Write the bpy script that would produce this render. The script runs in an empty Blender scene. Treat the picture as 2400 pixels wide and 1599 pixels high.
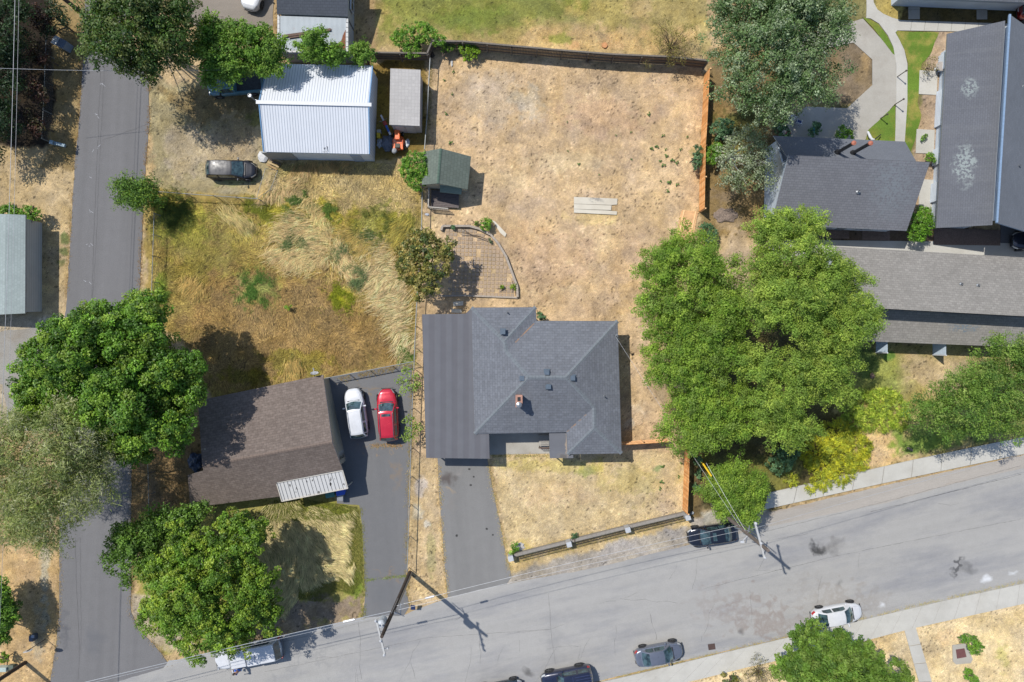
import bpy, bmesh, math, random
import numpy as np
from mathutils import Vector, Matrix
R = math.radians
scene = bpy.context.scene
col = scene.collection
# ---------------------------------------------------------------- camera (drone, straight down from 64 m)
HC, SC, CX, CY = 64.0, 25.0, 1200.0, 799.5
cam_d = bpy.data.cameras.new("camera"); cam = bpy.data.objects.new("camera", cam_d); col.objects.link(cam)
cam.location = (0, 0, HC); cam.rotation_euler = (0, 0, 0)
cam_d.lens = 24.0; cam_d.sensor_width = 36.0; cam_d.clip_end = 2000.0; cam_d.clip_start = 0.5
scene.camera = cam
# ---------------------------------------------------------------- world and sun
SUN = Vector((-0.517, 0.4286, 1.0)).normalized()
elev = math.asin(SUN.z)
world = bpy.data.worlds.new("World"); scene.world = world; world.use_nodes = True
wn = world.node_tree.nodes; wl = world.node_tree.links
sky = wn.new("ShaderNodeTexSky"); sky.sky_type = 'NISHITA'; sky.sun_disc = False
sky.sun_elevation = elev; sky.sun_rotation = math.atan2(SUN.x, SUN.y); sky.altitude = 600
wl.new(sky.outputs[0], wn["Background"].inputs[0]); wn["Background"].inputs[1].default_value = 0.135
sun_d = bpy.data.lights.new("sun", 'SUN'); sun = bpy.data.objects.new("sun", sun_d); col.objects.link(sun)
sun_d.energy = 4.1; sun_d.angle = R(0.55); sun_d.color = (1.0, 0.955, 0.88)
sun.rotation_euler = SUN.to_track_quat('Z', 'Y').to_euler(); sun.location = (-30, 25, 60)
scene.view_settings.view_transform = 'Standard'; scene.view_settings.look = 'None'
scene.view_settings.gamma = 1.0; scene.view_settings.exposure = 0.35
scene.render.engine = 'CYCLES'
scene.cycles.max_bounces = 6; scene.cycles.transparent_max_bounces = 12
# ---------------------------------------------------------------- helpers
rnd = random.Random(7); rng = np.random.default_rng(11)
def P(px, py, h=0.0):
    k = (1 - h / HC) / SC
    return Vector(((px - CX) * k, -(py - CY) * k, h))
def lin(c):
    c = c / 255.0
    return c / 12.92 if c <= 0.04045 else ((c + 0.055) / 1.055) ** 2.4
KE = 1.72
def C(r, g, b, k=1.0): return tuple(min(0.92, lin(v) / KE * k) for v in (r, g, b))
base = {}
def tag(o, label=None, cat=None, group=None, kind=None):
    if label: o['label'] = label
    if cat: o['category'] = cat
    if group: o['group'] = group
    if kind: o['kind'] = kind
    return o
def thing(name, label, cat, loc, group=None, rz=0.0):
    o = bpy.data.objects.new(name, None); col.objects.link(o)
    o.location = loc; o.rotation_euler = (0, 0, rz); o.empty_display_size = 0.3
    base[o.name] = Vector(loc) if rz == 0 else Vector((0, 0, 0))
    return tag(o, label, cat, group)
def link(name, me, parent=None):
    o = bpy.data.objects.new(name, me); col.objects.link(o)
    if parent is not None:
        o.parent = parent; base[o.name] = base.get(parent.name, Vector((0, 0, 0)))
    else: base[o.name] = Vector((0, 0, 0))
    return o
class MB:
    def __init__(s): s.v = []; s.f = []; s.m = []; s.uv = None
    def add(s, vs, fs, mi=0):
        n = len(s.v); s.v += [tuple(v) for v in vs]
        s.f += [tuple(i + n for i in f) for f in fs]; s.m += [mi] * len(fs); return s
    def box(s, c, size, rz=0.0, mi=0, mat=None):
        sx, sy, sz = size[0] / 2, size[1] / 2, size[2] / 2
        M = mat if mat is not None else Matrix.Rotation(rz, 3, 'Z')
        c = Vector(c)
        vs = [c + M @ Vector((x * sx, y * sy, z * sz)) for z in (-1, 1) for y in (-1, 1) for x in (-1, 1)]
        return s.add(vs, [(0, 2, 3, 1), (4, 5, 7, 6), (0, 1, 5, 4), (2, 6, 7, 3), (0, 4, 6, 2), (1, 3, 7, 5)], mi)
    def beam(s, a, b, w, h, mi=0):
        a = Vector(a); b = Vector(b); d = b - a; L = d.length; x = d.normalized()
        up = Vector((0, 0, 1)) if abs(x.z) < 0.95 else Vector((1, 0, 0))
        y = up.cross(x).normalized(); z = x.cross(y)
        M = Matrix((x, y, z)).transposed()
        return s.box((a + b) / 2, (L, w, h), mat=M, mi=mi)
    def prism(s, poly, z0, z1, mi=0):
        n = len(poly); a = sum(poly[i][0] * poly[(i + 1) % n][1] - poly[(i + 1) % n][0] * poly[i][1] for i in range(n))
        if a < 0: poly = poly[::-1]
        vs = [(p[0], p[1], z0) for p in poly] + [(p[0], p[1], z1) for p in poly]
        fs = [tuple(range(n, 2 * n)), tuple(reversed(range(n)))] + [(i, (i + 1) % n, n + (i + 1) % n, n + i) for i in range(n)]
        return s.add(vs, fs, mi)
    def tube(s, pts, rad, n=8, mi=0, caps=True):
        pts = [Vector(p) for p in pts]; m = len(pts)
        rad = rad if hasattr(rad, '__len__') else [rad] * m
        vs = []; prev = None
        for i, p in enumerate(pts):
            d = (pts[min(i + 1, m - 1)] - pts[max(i - 1, 0)])
            d = d.normalized() if d.length > 1e-9 else Vector((0, 0, 1))
            if prev is None:
                up = Vector((0, 0, 1)) if abs(d.z) < 0.9 else Vector((1, 0, 0)); a = d.cross(up).normalized()
            else: a = (prev - d * prev.dot(d)).normalized()
            prev = a; b = d.cross(a)
            vs += [p + (a * math.cos(2 * math.pi * k / n) + b * math.sin(2 * math.pi * k / n)) * rad[i] for k in range(n)]
        fs = [(i * n + k, i * n + (k + 1) % n, (i + 1) * n + (k + 1) % n, (i + 1) * n + k) for i in range(m - 1) for k in range(n)]
        if caps: fs += [tuple(reversed(range(n))), tuple(range((m - 1) * n, m * n))]
        return s.add(vs, fs, mi)
    def lathe(s, c, prof, n=20, axis='Z', mi=0, M=None):
        c = Vector(c); vs = []
        for r, z in prof:
            for k in range(n):
                a = 2 * math.pi * k / n; v = Vector((r * math.cos(a), r * math.sin(a), z))
                if axis == 'Y': v = Vector((v.x, v.z, v.y))
                if axis == 'X': v = Vector((v.z, v.x, v.y))
                if M is not None: v = M @ v
                vs.append(c + v)
        m = len(prof)
        fs = [(i * n + k, i * n + (k + 1) % n, (i + 1) * n + (k + 1) % n, (i + 1) * n + k) for i in range(m - 1) for k in range(n)]
        fs += [tuple(reversed(range(n))), tuple(range((m - 1) * n, m * n))]
        return s.add(vs, fs, mi)
    def build(s, name, mat, parent=None, smooth=False, bevel=0.0, local=False):
        off = Vector((0, 0, 0)) if (parent is None or local) else base.get(parent.name, Vector((0, 0, 0)))
        me = bpy.data.meshes.new(name)
        me.from_pydata([(v[0] - off.x, v[1] - off.y, v[2] - off.z) for v in s.v], [], s.f)
        mats = mat if isinstance(mat, (list, tuple)) else [mat]
        for m in mats: me.materials.append(m)
        if len(mats) > 1: me.polygons.foreach_set('material_index', s.m)
        if smooth: me.polygons.foreach_set('use_smooth', [True] * len(me.polygons))
        if s.uv is not None:
            uvl = me.uv_layers.new(name='UVMap'); uvl.data.foreach_set('uv', np.array(s.uv, dtype=np.float32).ravel())
        me.update()
        o = link(name, me, parent)
        if bevel > 0:
            b = o.modifiers.new('bevel', 'BEVEL'); b.width = bevel; b.segments = 2; b.limit_method = 'ANGLE'
        if parent is not None and local: base[o.name] = Vector((0, 0, 0))
        return o
def copy_tree(o, parent=None):
    c = o.copy(); col.objects.link(c); c.parent = parent; base[c.name] = base.get(o.name, Vector((0, 0, 0)))
    for ch in [k for k in bpy.data.objects if k.parent == o]: copy_tree(ch, c)
    return c
# ---------------------------------------------------------------- material helpers
class NT:
    def __init__(s, name):
        s.mat = bpy.data.materials.new(name); s.mat.use_nodes = True
        s.t = s.mat.node_tree; s.n = s.t.nodes; s.l = s.t.links
        s.b = s.n["Principled BSDF"]; s.out = s.n["Material Output"]
    def new(s, k, **kw):
        n = s.n.new(k)
        for a, v in kw.items(): setattr(n, a, v)
        return n
    def put(s, sock, v):
        if hasattr(v, 'is_linked') or hasattr(v, 'links'): s.l.new(v, sock)
        else:
            if isinstance(v, tuple) and len(v) == 3 and sock.type == 'RGBA': v = (*v, 1)
            sock.default_value = v
    def coord(s, which='Object'): return s.new("ShaderNodeTexCoord").outputs[which]
    def mapping(s, vec, loc=(0, 0, 0), rot=(0, 0, 0), scale=(1, 1, 1)):
        m = s.new("ShaderNodeMapping"); s.put(m.inputs[0], vec)
        m.inputs['Location'].default_value = loc; m.inputs['Rotation'].default_value = rot; m.inputs['Scale'].default_value = scale
        return m.outputs[0]
    def noise(s, vec, scale, detail=4, rough=0.55, dist=0.0):
        n = s.new("ShaderNodeTexNoise"); s.put(n.inputs['Vector'], vec)
        n.inputs['Scale'].default_value = scale; n.inputs['Detail'].default_value = detail
        n.inputs['Roughness'].default_value = rough; n.inputs['Distortion'].default_value = dist
        return n.outputs['Fac']
    def math(s, op, a, b=0.0, c=None, clamp=False):
        m = s.new("ShaderNodeMath", operation=op, use_clamp=clamp); s.put(m.inputs[0], a); s.put(m.inputs[1], b)
        if c is not None: s.put(m.inputs[2], c)
        return m.outputs[0]
    def rng(s, v, a, b, c=0.0, d=1.0):
        m = s.new("ShaderNodeMapRange"); s.put(m.inputs[0], v)
        for i, x in enumerate((a, b, c, d)): m.inputs[i + 1].default_value = x
        return m.outputs[0]
    def mix(s, f, a, b, mode='MIX'):
        m = s.new("ShaderNodeMix", data_type='RGBA', blend_type=mode)
        s.put(m.inputs[0], f); s.put(m.inputs[6], a); s.put(m.inputs[7], b); return m.outputs[2]
    def scalec(s, colr, v):   # multiply colour by scalar socket
        m = s.new("ShaderNodeVectorMath", operation='SCALE'); s.put(m.inputs[0], colr); s.put(m.inputs[3], v); return m.outputs[0]
    def bump(s, h, strength=0.3, dist=0.02):
        b = s.new("ShaderNodeBump"); s.put(b.inputs['Height'], h); b.inputs['Strength'].default_value = strength
        b.inputs['Distance'].default_value = dist; s.l.new(b.outputs[0], s.b.inputs['Normal'])
    def done(s, colr, rough=0.85, metal=0.0, spec=0.3, coat=0.0):
        s.put(s.b.inputs['Base Color'], colr); s.put(s.b.inputs['Roughness'], rough)
        s.b.inputs['Metallic'].default_value = metal; s.b.inputs['Specular IOR Level'].default_value = spec
        s.b.inputs['Coat Weight'].default_value = coat; s.b.inputs['Coat Roughness'].default_value = 0.04
        return s.mat
def stain_fac(t, vec, cx, cy, rx, ry, ang, edge, amt=0.3, nscale=1.2, h=0.0):
    c = P(cx, cy, h); vec = t.new('ShaderNodeNewGeometry').outputs['Position']
    nz = t.new("ShaderNodeTexNoise"); t.put(nz.inputs['Vector'], vec); nz.inputs['Scale'].default_value = nscale; nz.inputs['Detail'].default_value = 6
    off = t.new("ShaderNodeVectorMath", operation='SUBTRACT'); t.put(off.inputs[0], nz.outputs['Color']); off.inputs[1].default_value = (.5, .5, .5)
    sc = t.new("ShaderNodeVectorMath", operation='SCALE'); t.put(sc.inputs[0], off.outputs[0]); sc.inputs[3].default_value = amt * 4 * max(rx, ry) / SC
    ad = t.new("ShaderNodeVectorMath", operation='ADD'); t.put(ad.inputs[0], vec); t.put(ad.inputs[1], sc.outputs[0])
    sb = t.new("ShaderNodeVectorMath", operation='SUBTRACT'); t.put(sb.inputs[0], ad.outputs[0]); sb.inputs[1].default_value = (c.x, c.y, 0)
    m = t.mapping(sb.outputs[0], rot=(0, 0, -R(ang)), scale=(1, 1, 1))
    m2 = t.new("ShaderNodeVectorMath", operation='MULTIPLY'); t.put(m2.inputs[0], m); m2.inputs[1].default_value = (SC / rx, SC / ry, 0)
    ln = t.new("ShaderNodeVectorMath", operation='LENGTH'); t.put(ln.inputs[0], m2.outputs[0])
    return t.rng(ln.outputs['Value'], 1.0, edge, 0.0, 1.0)
def mat_plain(name, c, rough=0.6, metal=0.0, spec=0.4, var=0.12, scale=6.0, coat=0.0, bump=0.0):
    t = NT(name); v = t.coord()
    n = t.noise(v, scale, 5)
    t.done(t.scalec(c, t.rng(n, 0.3, 0.7, 1 - var, 1 + var)), rough, metal, spec, coat)
    if bump: t.bump(t.noise(v, scale * 6, 4), bump, 0.01)
    return t.mat
def mat_asphalt(name, c, ang=0.0, stains=(), streak=0.10, blotch=0.10, speck=0.22, tint=None):
    t = NT(name); v = t.coord()
    big = t.rng(t.noise(v, 0.12, 5, 0.6), 0.3, 0.7, 1 - blotch, 1 + blotch)
    mid = t.rng(t.noise(v, 1.3, 5, 0.6), 0.3, 0.7, 0.965, 1.035)
    st = t.rng(t.noise(t.mapping(t.mapping(v, rot=(0, 0, -R(ang))), scale=(0.03, 0.9, 1)), 1.0, 4), 0.3, 0.7, 1 - streak, 1 + streak)
    sp = t.rng(t.noise(v, 14.0, 3, 0.75), 0.3, 0.7, 1 - speck, 1 + speck)
    f = t.math('MULTIPLY', t.math('MULTIPLY', big, mid), t.math('MULTIPLY', st, sp))
    if tint is not None: c = t.mix(t.rng(t.noise(t.mapping(t.mapping(v, rot=(0, 0, -R(ang))), scale=(.22, 1, 1)) if ang else v, 0.35, 6, 0.65), 0.48, 0.68), c, tint)
    if ang: big = t.rng(t.noise(t.mapping(t.mapping(v, rot=(0, 0, -R(ang))), scale=(.12, .8, 1)), 0.3, 5, 0.6), 0.3, 0.7, 1 - blotch, 1 + blotch); f = t.math('MULTIPLY', t.math('MULTIPLY', big, mid), t.math('MULTIPLY', st, sp))
    colr = t.scalec(c, f)
    for (cx, cy, rx, ry, a, edge, cc, s, amt) in stains:
        fac = t.math('MULTIPLY', stain_fac(t, v, cx, cy, rx, ry, a, edge, amt), s)
        colr = t.mix(fac, colr, cc)
    t.done(colr, 0.9, spec=0.25); t.bump(sp, 0.25, 0.01); return t.mat
def mat_shingle(name, c, c2=None, row=0.19, tab=0.34, var=0.14, dark=0.72, patches=(), blotch=0.07, weather=None, ph=3.3):
    t = NT(name); uv = t.coord('UV'); v = t.coord()
    b = t.new("ShaderNodeTexBrick"); t.put(b.inputs['Vector'], uv)
    b.inputs['Scale'].default_value = 1.0; b.inputs['Brick Width'].default_value = tab; b.inputs['Row Height'].default_value = row
    b.inputs['Mortar Size'].default_value = 0.022; b.inputs['Mortar Smooth'].default_value = 0.5; b.offset = 0.5
    b.inputs['Color1'].default_value = (1 - var, 1 - var, 1 - var, 1); b.inputs['Color2'].default_value = (1 + var, 1 + var, 1 + var, 1)
    b.inputs['Mortar'].default_value = (dark, dark, dark, 1)
    colr = c
    if c2 is not None: colr = t.mix(t.rng(t.noise(v, 4.0, 4, 0.7), 0.42, 0.58), c, c2)
    m = t.new("ShaderNodeVectorMath", operation='MULTIPLY'); t.put(m.inputs[0], colr if c2 is not None else c); t.put(m.inputs[1], b.outputs['Color'])
    big = t.rng(t.noise(v, 0.35, 5, 0.6), 0.3, 0.7, 1 - blotch, 1 + blotch)
    sp = t.rng(t.noise(v, 22.0, 3, 0.7), 0.3, 0.7, 0.86, 1.14)
    colr = t.scalec(m.outputs[0], t.math('MULTIPLY', big, sp))
    if weather is not None:
        w = t.noise(t.mapping(uv, scale=(2.2, 0.12, 1)), 1.0, 5, 0.65)
        colr = t.mix(t.rng(w, 0.5, 0.75, 0, 0.45), colr, weather)
    for (cx, cy, rx, ry, a, edge, cc, s, amt) in patches:
        fac = stain_fac(t, v, cx, cy, rx, ry, a, edge, amt, 2.0, ph)
        sq = t.rng(t.noise(v, 5.0, 2, 0.5), 0.44, 0.50)
        colr = t.mix(t.math('MULTIPLY', t.math('MULTIPLY', fac, sq), s), colr, cc)
    t.done(colr, 0.9, spec=0.2); t.bump(b.outputs['Fac'], 0.35, -0.012); return t.mat
def mat_stripe(name, c, cl, spacing, width, axis=0, rough=0.45, metal=0.0, src='UV', var=0.05, rust=None, rustr=(0.6, 0.7), soft=0.01):
    t = NT(name); uv = t.coord(src); sep = t.new("ShaderNodeSeparateXYZ"); t.put(sep.inputs[0], uv)
    f = t.math('FRACT', t.math('DIVIDE', sep.outputs[axis], spacing))
    d = t.math('ABSOLUTE', t.math('SUBTRACT', f, 0.5))
    fac = t.rng(d, width / spacing / 2, width / spacing / 2 + soft / spacing, 1.0, 0.0)
    v = t.coord()
    colr = t.mix(fac, c, cl)
    colr = t.scalec(colr, t.rng(t.noise(v, 0.9, 5), 0.3, 0.7, 1 - var, 1 + var))
    if rust is not None:
        colr = t.mix(t.rng(t.noise(v, 0.7, 7, 0.65), rustr[0], rustr[1]), colr, rust)
    t.done(colr, rough, metal, 0.4); t.bump(fac, 0.5, 0.02); return t.mat
def mat_siding(name, c, spacing=0.18): 
    return mat_stripe(name, c, tuple(x * 0.55 for x in c), spacing, 0.02, axis=2, src='Object', rough=0.6)
def mat_leaf(name, transl=0.35, rough=0.55):
    t = NT(name); a = t.new("ShaderNodeAttribute"); a.attribute_name = 'Col'
    t.done(a.outputs['Color'], rough, spec=0.35)
    tr = t.new("ShaderNodeBsdfTranslucent"); gain = t.mix(1.0, a.outputs['Color'], (1.15, 1.25, 0.55), 'MULTIPLY'); t.put(tr.inputs[0], gain)
    mx = t.new("ShaderNodeMixShader"); mx.inputs[0].default_value = transl
    t.l.new(t.b.outputs[0], mx.inputs[1]); t.l.new(tr.outputs[0], mx.inputs[2]); t.l.new(mx.outputs[0], t.out.inputs[0]); return t.mat
def mat_paint(name, c, metal=0.0, rough=0.3, coat=1.0):
    t = NT(name); v = t.coord()
    n = t.noise(v, 2.0, 6, 0.6)
    t.done(t.scalec(c, t.rng(n, 0.3, 0.7, 0.93, 1.05)), t.rng(n, 0.3, 0.8, rough * 0.8, rough * 1.5), metal, 0.5, coat); return t.mat
def mat_glass(name, c=(0.012, 0.018, 0.022)):
    t = NT(name); n = t.noise(t.coord(), 3.0, 4)
    t.done(t.scalec(c, t.rng(n, 0.35, 0.65, 0.5, 2.2)), 0.06, 0.0, 0.8, 0.6); return t.mat
def mesh_np(name, V, F4, mat, parent=None, cols=None, smooth=False):
    """V (n,3), F4 (m,k) index array of equal-size faces; fast"""
    off = Vector((0, 0, 0)) if parent is None else base.get(parent.name, Vector((0, 0, 0)))
    V = np.asarray(V, dtype=np.float32) - np.array(off, dtype=np.float32)
    me = bpy.data.meshes.new(name); m, k = F4.shape
    me.vertices.add(len(V)); me.vertices.foreach_set('co', V.ravel())
    me.loops.add(m * k); me.loops.foreach_set('vertex_index', F4.astype(np.int32).ravel())
    me.polygons.add(m); me.polygons.foreach_set('loop_start', np.arange(0, m * k, k, dtype=np.int32))
    if smooth: me.polygons.foreach_set('use_smooth', np.ones(m, dtype=bool))
    if cols is not None:
        a = me.color_attributes.new('Col', 'FLOAT_COLOR', 'POINT')
        cc = np.ones((len(V), 4), dtype=np.float32); cc[:, :3] = cols; a.data.foreach_set('color', cc.ravel())
    me.materials.append(mat); me.update(calc_edges=True)
    return link(name, me, parent)
# numpy value noise
_tab = np.random.default_rng(5).random((256, 256))
def vnoise(x, y, s, seed=0):
    x = x / s + seed * 17.3; y = y / s + seed * 31.7
    xi = np.floor(x).astype(int); yi = np.floor(y).astype(int); fx = x - xi; fy = y - yi
    fx = fx * fx * (3 - 2 * fx); fy = fy * fy * (3 - 2 * fy)
    g = lambda a, b: _tab[a % 256, b % 256]
    return (g(xi, yi) * (1 - fx) + g(xi + 1, yi) * fx) * (1 - fy) + (g(xi, yi + 1) * (1 - fx) + g(xi + 1, yi + 1) * fx) * fy
def fbm(x, y, s, seed=0, o=4):
    r = 0; a = 1; w = 0
    for i in range(o): r = r + a * vnoise(x, y, s / 2 ** i, seed + i); w += a; a *= 0.55
    return r / w
def sdist(X, Y, poly):
    """signed distance to polygon (inside positive)"""
    d = np.full(X.shape, 1e9); ins = np.zeros(X.shape, bool); n = len(poly)
    for i in range(n):
        x0, y0 = poly[i]; x1, y1 = poly[(i + 1) % n]; ex, ey = x1 - x0, y1 - y0
        L = ex * ex + ey * ey + 1e-9
        t = np.clip(((X - x0) * ex + (Y - y0) * ey) / L, 0, 1)
        d = np.minimum(d, (X - x0 - t * ex) ** 2 + (Y - y0 - t * ey) ** 2)
        c = ((y0 > Y) != (y1 > Y)) & (X < ex * (Y - y0) / (ey if ey != 0 else 1e-9) + x0)
        ins ^= c
    d = np.sqrt(d); return np.where(ins, d, -d)
def sstep(a, b, x):
    t = np.clip((x - a) / (b - a), 0, 1); return t * t * (3 - 2 * t)
# ================================================================ GROUND
def struct(o): o['kind'] = 'structure'; return o
TAN = (198, 168, 134); STRAW = (216, 186, 136); BROWN = (150, 122, 96); OLIVE = (140, 134, 66); LAWN = (104, 138, 48)
ZONES = [  # polygon px, colour, edge softness px, noise px
 ([(1000,118),(1660,150),(1652,500),(1610,560),(1560,720),(1500,860),(1620,1050),(1600,1215),(1195,1310),(1150,1080),(970,1075),(975,720),(985,440)], (200,169,131), 6, 4),
 ([(1150,1060),(1612,1060),(1600,1215),(1190,1318)], (202,176,134), 6, 8),
 ([(870,-60),(1660,-60),(1660,140),(1010,92),(870,118)], (170,150,96), 8, 10),
 ([(880,-60),(1380,-60),(1360,20),(1250,60),(1080,70),(900,60)], (140,138,72), 30, 40),
 ([(1250,60),(1640,70),(1640,140),(1200,105)], (200,168,118), 14, 14),
 ([(343,195),(620,195),(640,380),(610,468),(360,450)], (162,146,110), 6, 10),
 ([(380,210),(620,200),(600,260),(470,300),(400,260)], (140,120,84), 14, 20),
 ([(400,290),(600,320),(590,370),(420,420),(380,350)], (170,152,124), 14, 20),
 ([(340,442),(620,462),(640,378),(965,378),(990,450),(975,700),(972,848),(760,888),(500,935),(430,800),(345,730)], (162,138,80), 5, 8),
 ([(640,378),(960,380),(985,440),(970,500),(700,480),(620,470)], (184,158,112), 14, 16),
 ([(500,640),(850,640),(930,800),(940,850),(700,880),(480,900),(430,760)], (154,124,80), 30, 30),
 ([(-80,330),(178,330),(160,560),(150,760),(-80,760)], (188,162,122), 8, 10),
 ([(-80,742),(150,742),(145,820),(60,1010),(-80,1010)], (186,168,142), 8, 8),
 ([(-80,-60),(200,-60),(186,270),(172,350),(-80,330)], (50,42,34), 8, 8),  # dark mulch under the left-edge trees, their deep shade painted into its colour
 ([(118,-60),(200,-60),(186,270),(172,400),(100,390),(128,260)], (150,126,86), 6, 8),
 ([(300,1020),(470,1000),(470,1190),(340,1220),(305,1420),(300,1300)], (142,116,82), 8, 12),
 ([(-80,1270),(150,1270),(140,1450),(112,1660),(-80,1660)], (190,158,114), 6, 8),
 ([(600,1160),(850,1170),(858,1340),(852,1450),(600,1500),(380,1530),(320,1420),(320,1200)], (154,142,80), 6, 10),
 ([(640,1420),(760,1398),(850,1400),(852,1452),(640,1505),(500,1510),(480,1450)], (146,126,104), 10, 30),
 ([(304,1395),(400,1400),(470,1545),(360,1512),(320,1475)], (176,158,132), 6, 8),
 ([(935,1075),(1045,1075),(1048,1410),(930,1430)], (200,172,132), 5, 6),
 ([(1180,1310),(1620,1212),(1820,1180),(1830,1225),(1400,1340),(1180,1385)], (168,156,142), 6, 8),
 ([(1190,1305),(1610,1205),(1618,1232),(1480,1262),(1300,1312),(1195,1345)], (198,170,124), 6, 8),
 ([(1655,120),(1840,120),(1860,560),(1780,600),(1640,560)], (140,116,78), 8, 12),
 ([(1600,560),(1790,560),(1780,620),(1700,700),(1600,680)], (188,160,122), 8, 10),
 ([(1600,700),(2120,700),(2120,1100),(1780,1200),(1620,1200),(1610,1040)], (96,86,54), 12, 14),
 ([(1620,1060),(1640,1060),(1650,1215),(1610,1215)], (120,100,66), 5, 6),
 ([(1640,1200),(1760,1180),(1800,1200),(1650,1240)], (178,168,150), 6, 5),
 ([(1990,800),(2420,800),(2420,1020),(2180,1070),(1980,1120),(1960,900)], (170,152,98), 8, 12),
 ([(2020,820),(2120,830),(2130,940),(2000,930)], (150,150,80), 20, 20),
 ([(2110,830),(2270,840),(2230,930),(2120,930)], (190,164,122), 22, 20),
 ([(2010,1015),(2130,1010),(2150,1080),(2030,1100)], (206,172,126), 10, 12),
 ([(2120,1020),(2300,990),(2400,1000),(2180,1062),(2100,1070),(2090,1000)], (128,146,66), 10, 14),
 ([(1640,1070),(1900,1070),(1850,1150),(1760,1160)], (124,118,60), 14, 14),
 ([(1400,1620),(1640,1550),(2160,1450),(2480,1380),(2480,1700),(1300,1700)], (222,194,150), 5, 6),
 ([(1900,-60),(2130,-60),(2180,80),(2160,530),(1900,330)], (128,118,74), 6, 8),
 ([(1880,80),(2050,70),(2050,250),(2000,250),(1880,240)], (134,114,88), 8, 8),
 ([(2180,60),(2230,60),(2210,560),(2130,560),(2150,300)], (176,150,122), 5, 8),
 ([(2110,-60),(2480,-60),(2480,60),(2110,60)], (100,86,56), 5, 6),
 ([(1780,530),(2160,530),(2420,540),(2420,600),(1780,600)], (112,94,80), 4, 6),
 ([(2044,-30),(2112,-30),(2120,22),(2108,48),(2070,34),(2054,22)], (176,154,92), 2, 3),
 ([(640,-60),(880,-60),(880,120),(640,130)], (176,146,104), 6, 8),
 ([(860,150),(1000,130),(1000,350),(870,380)], (136,112,60), 6, 8),
]
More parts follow.
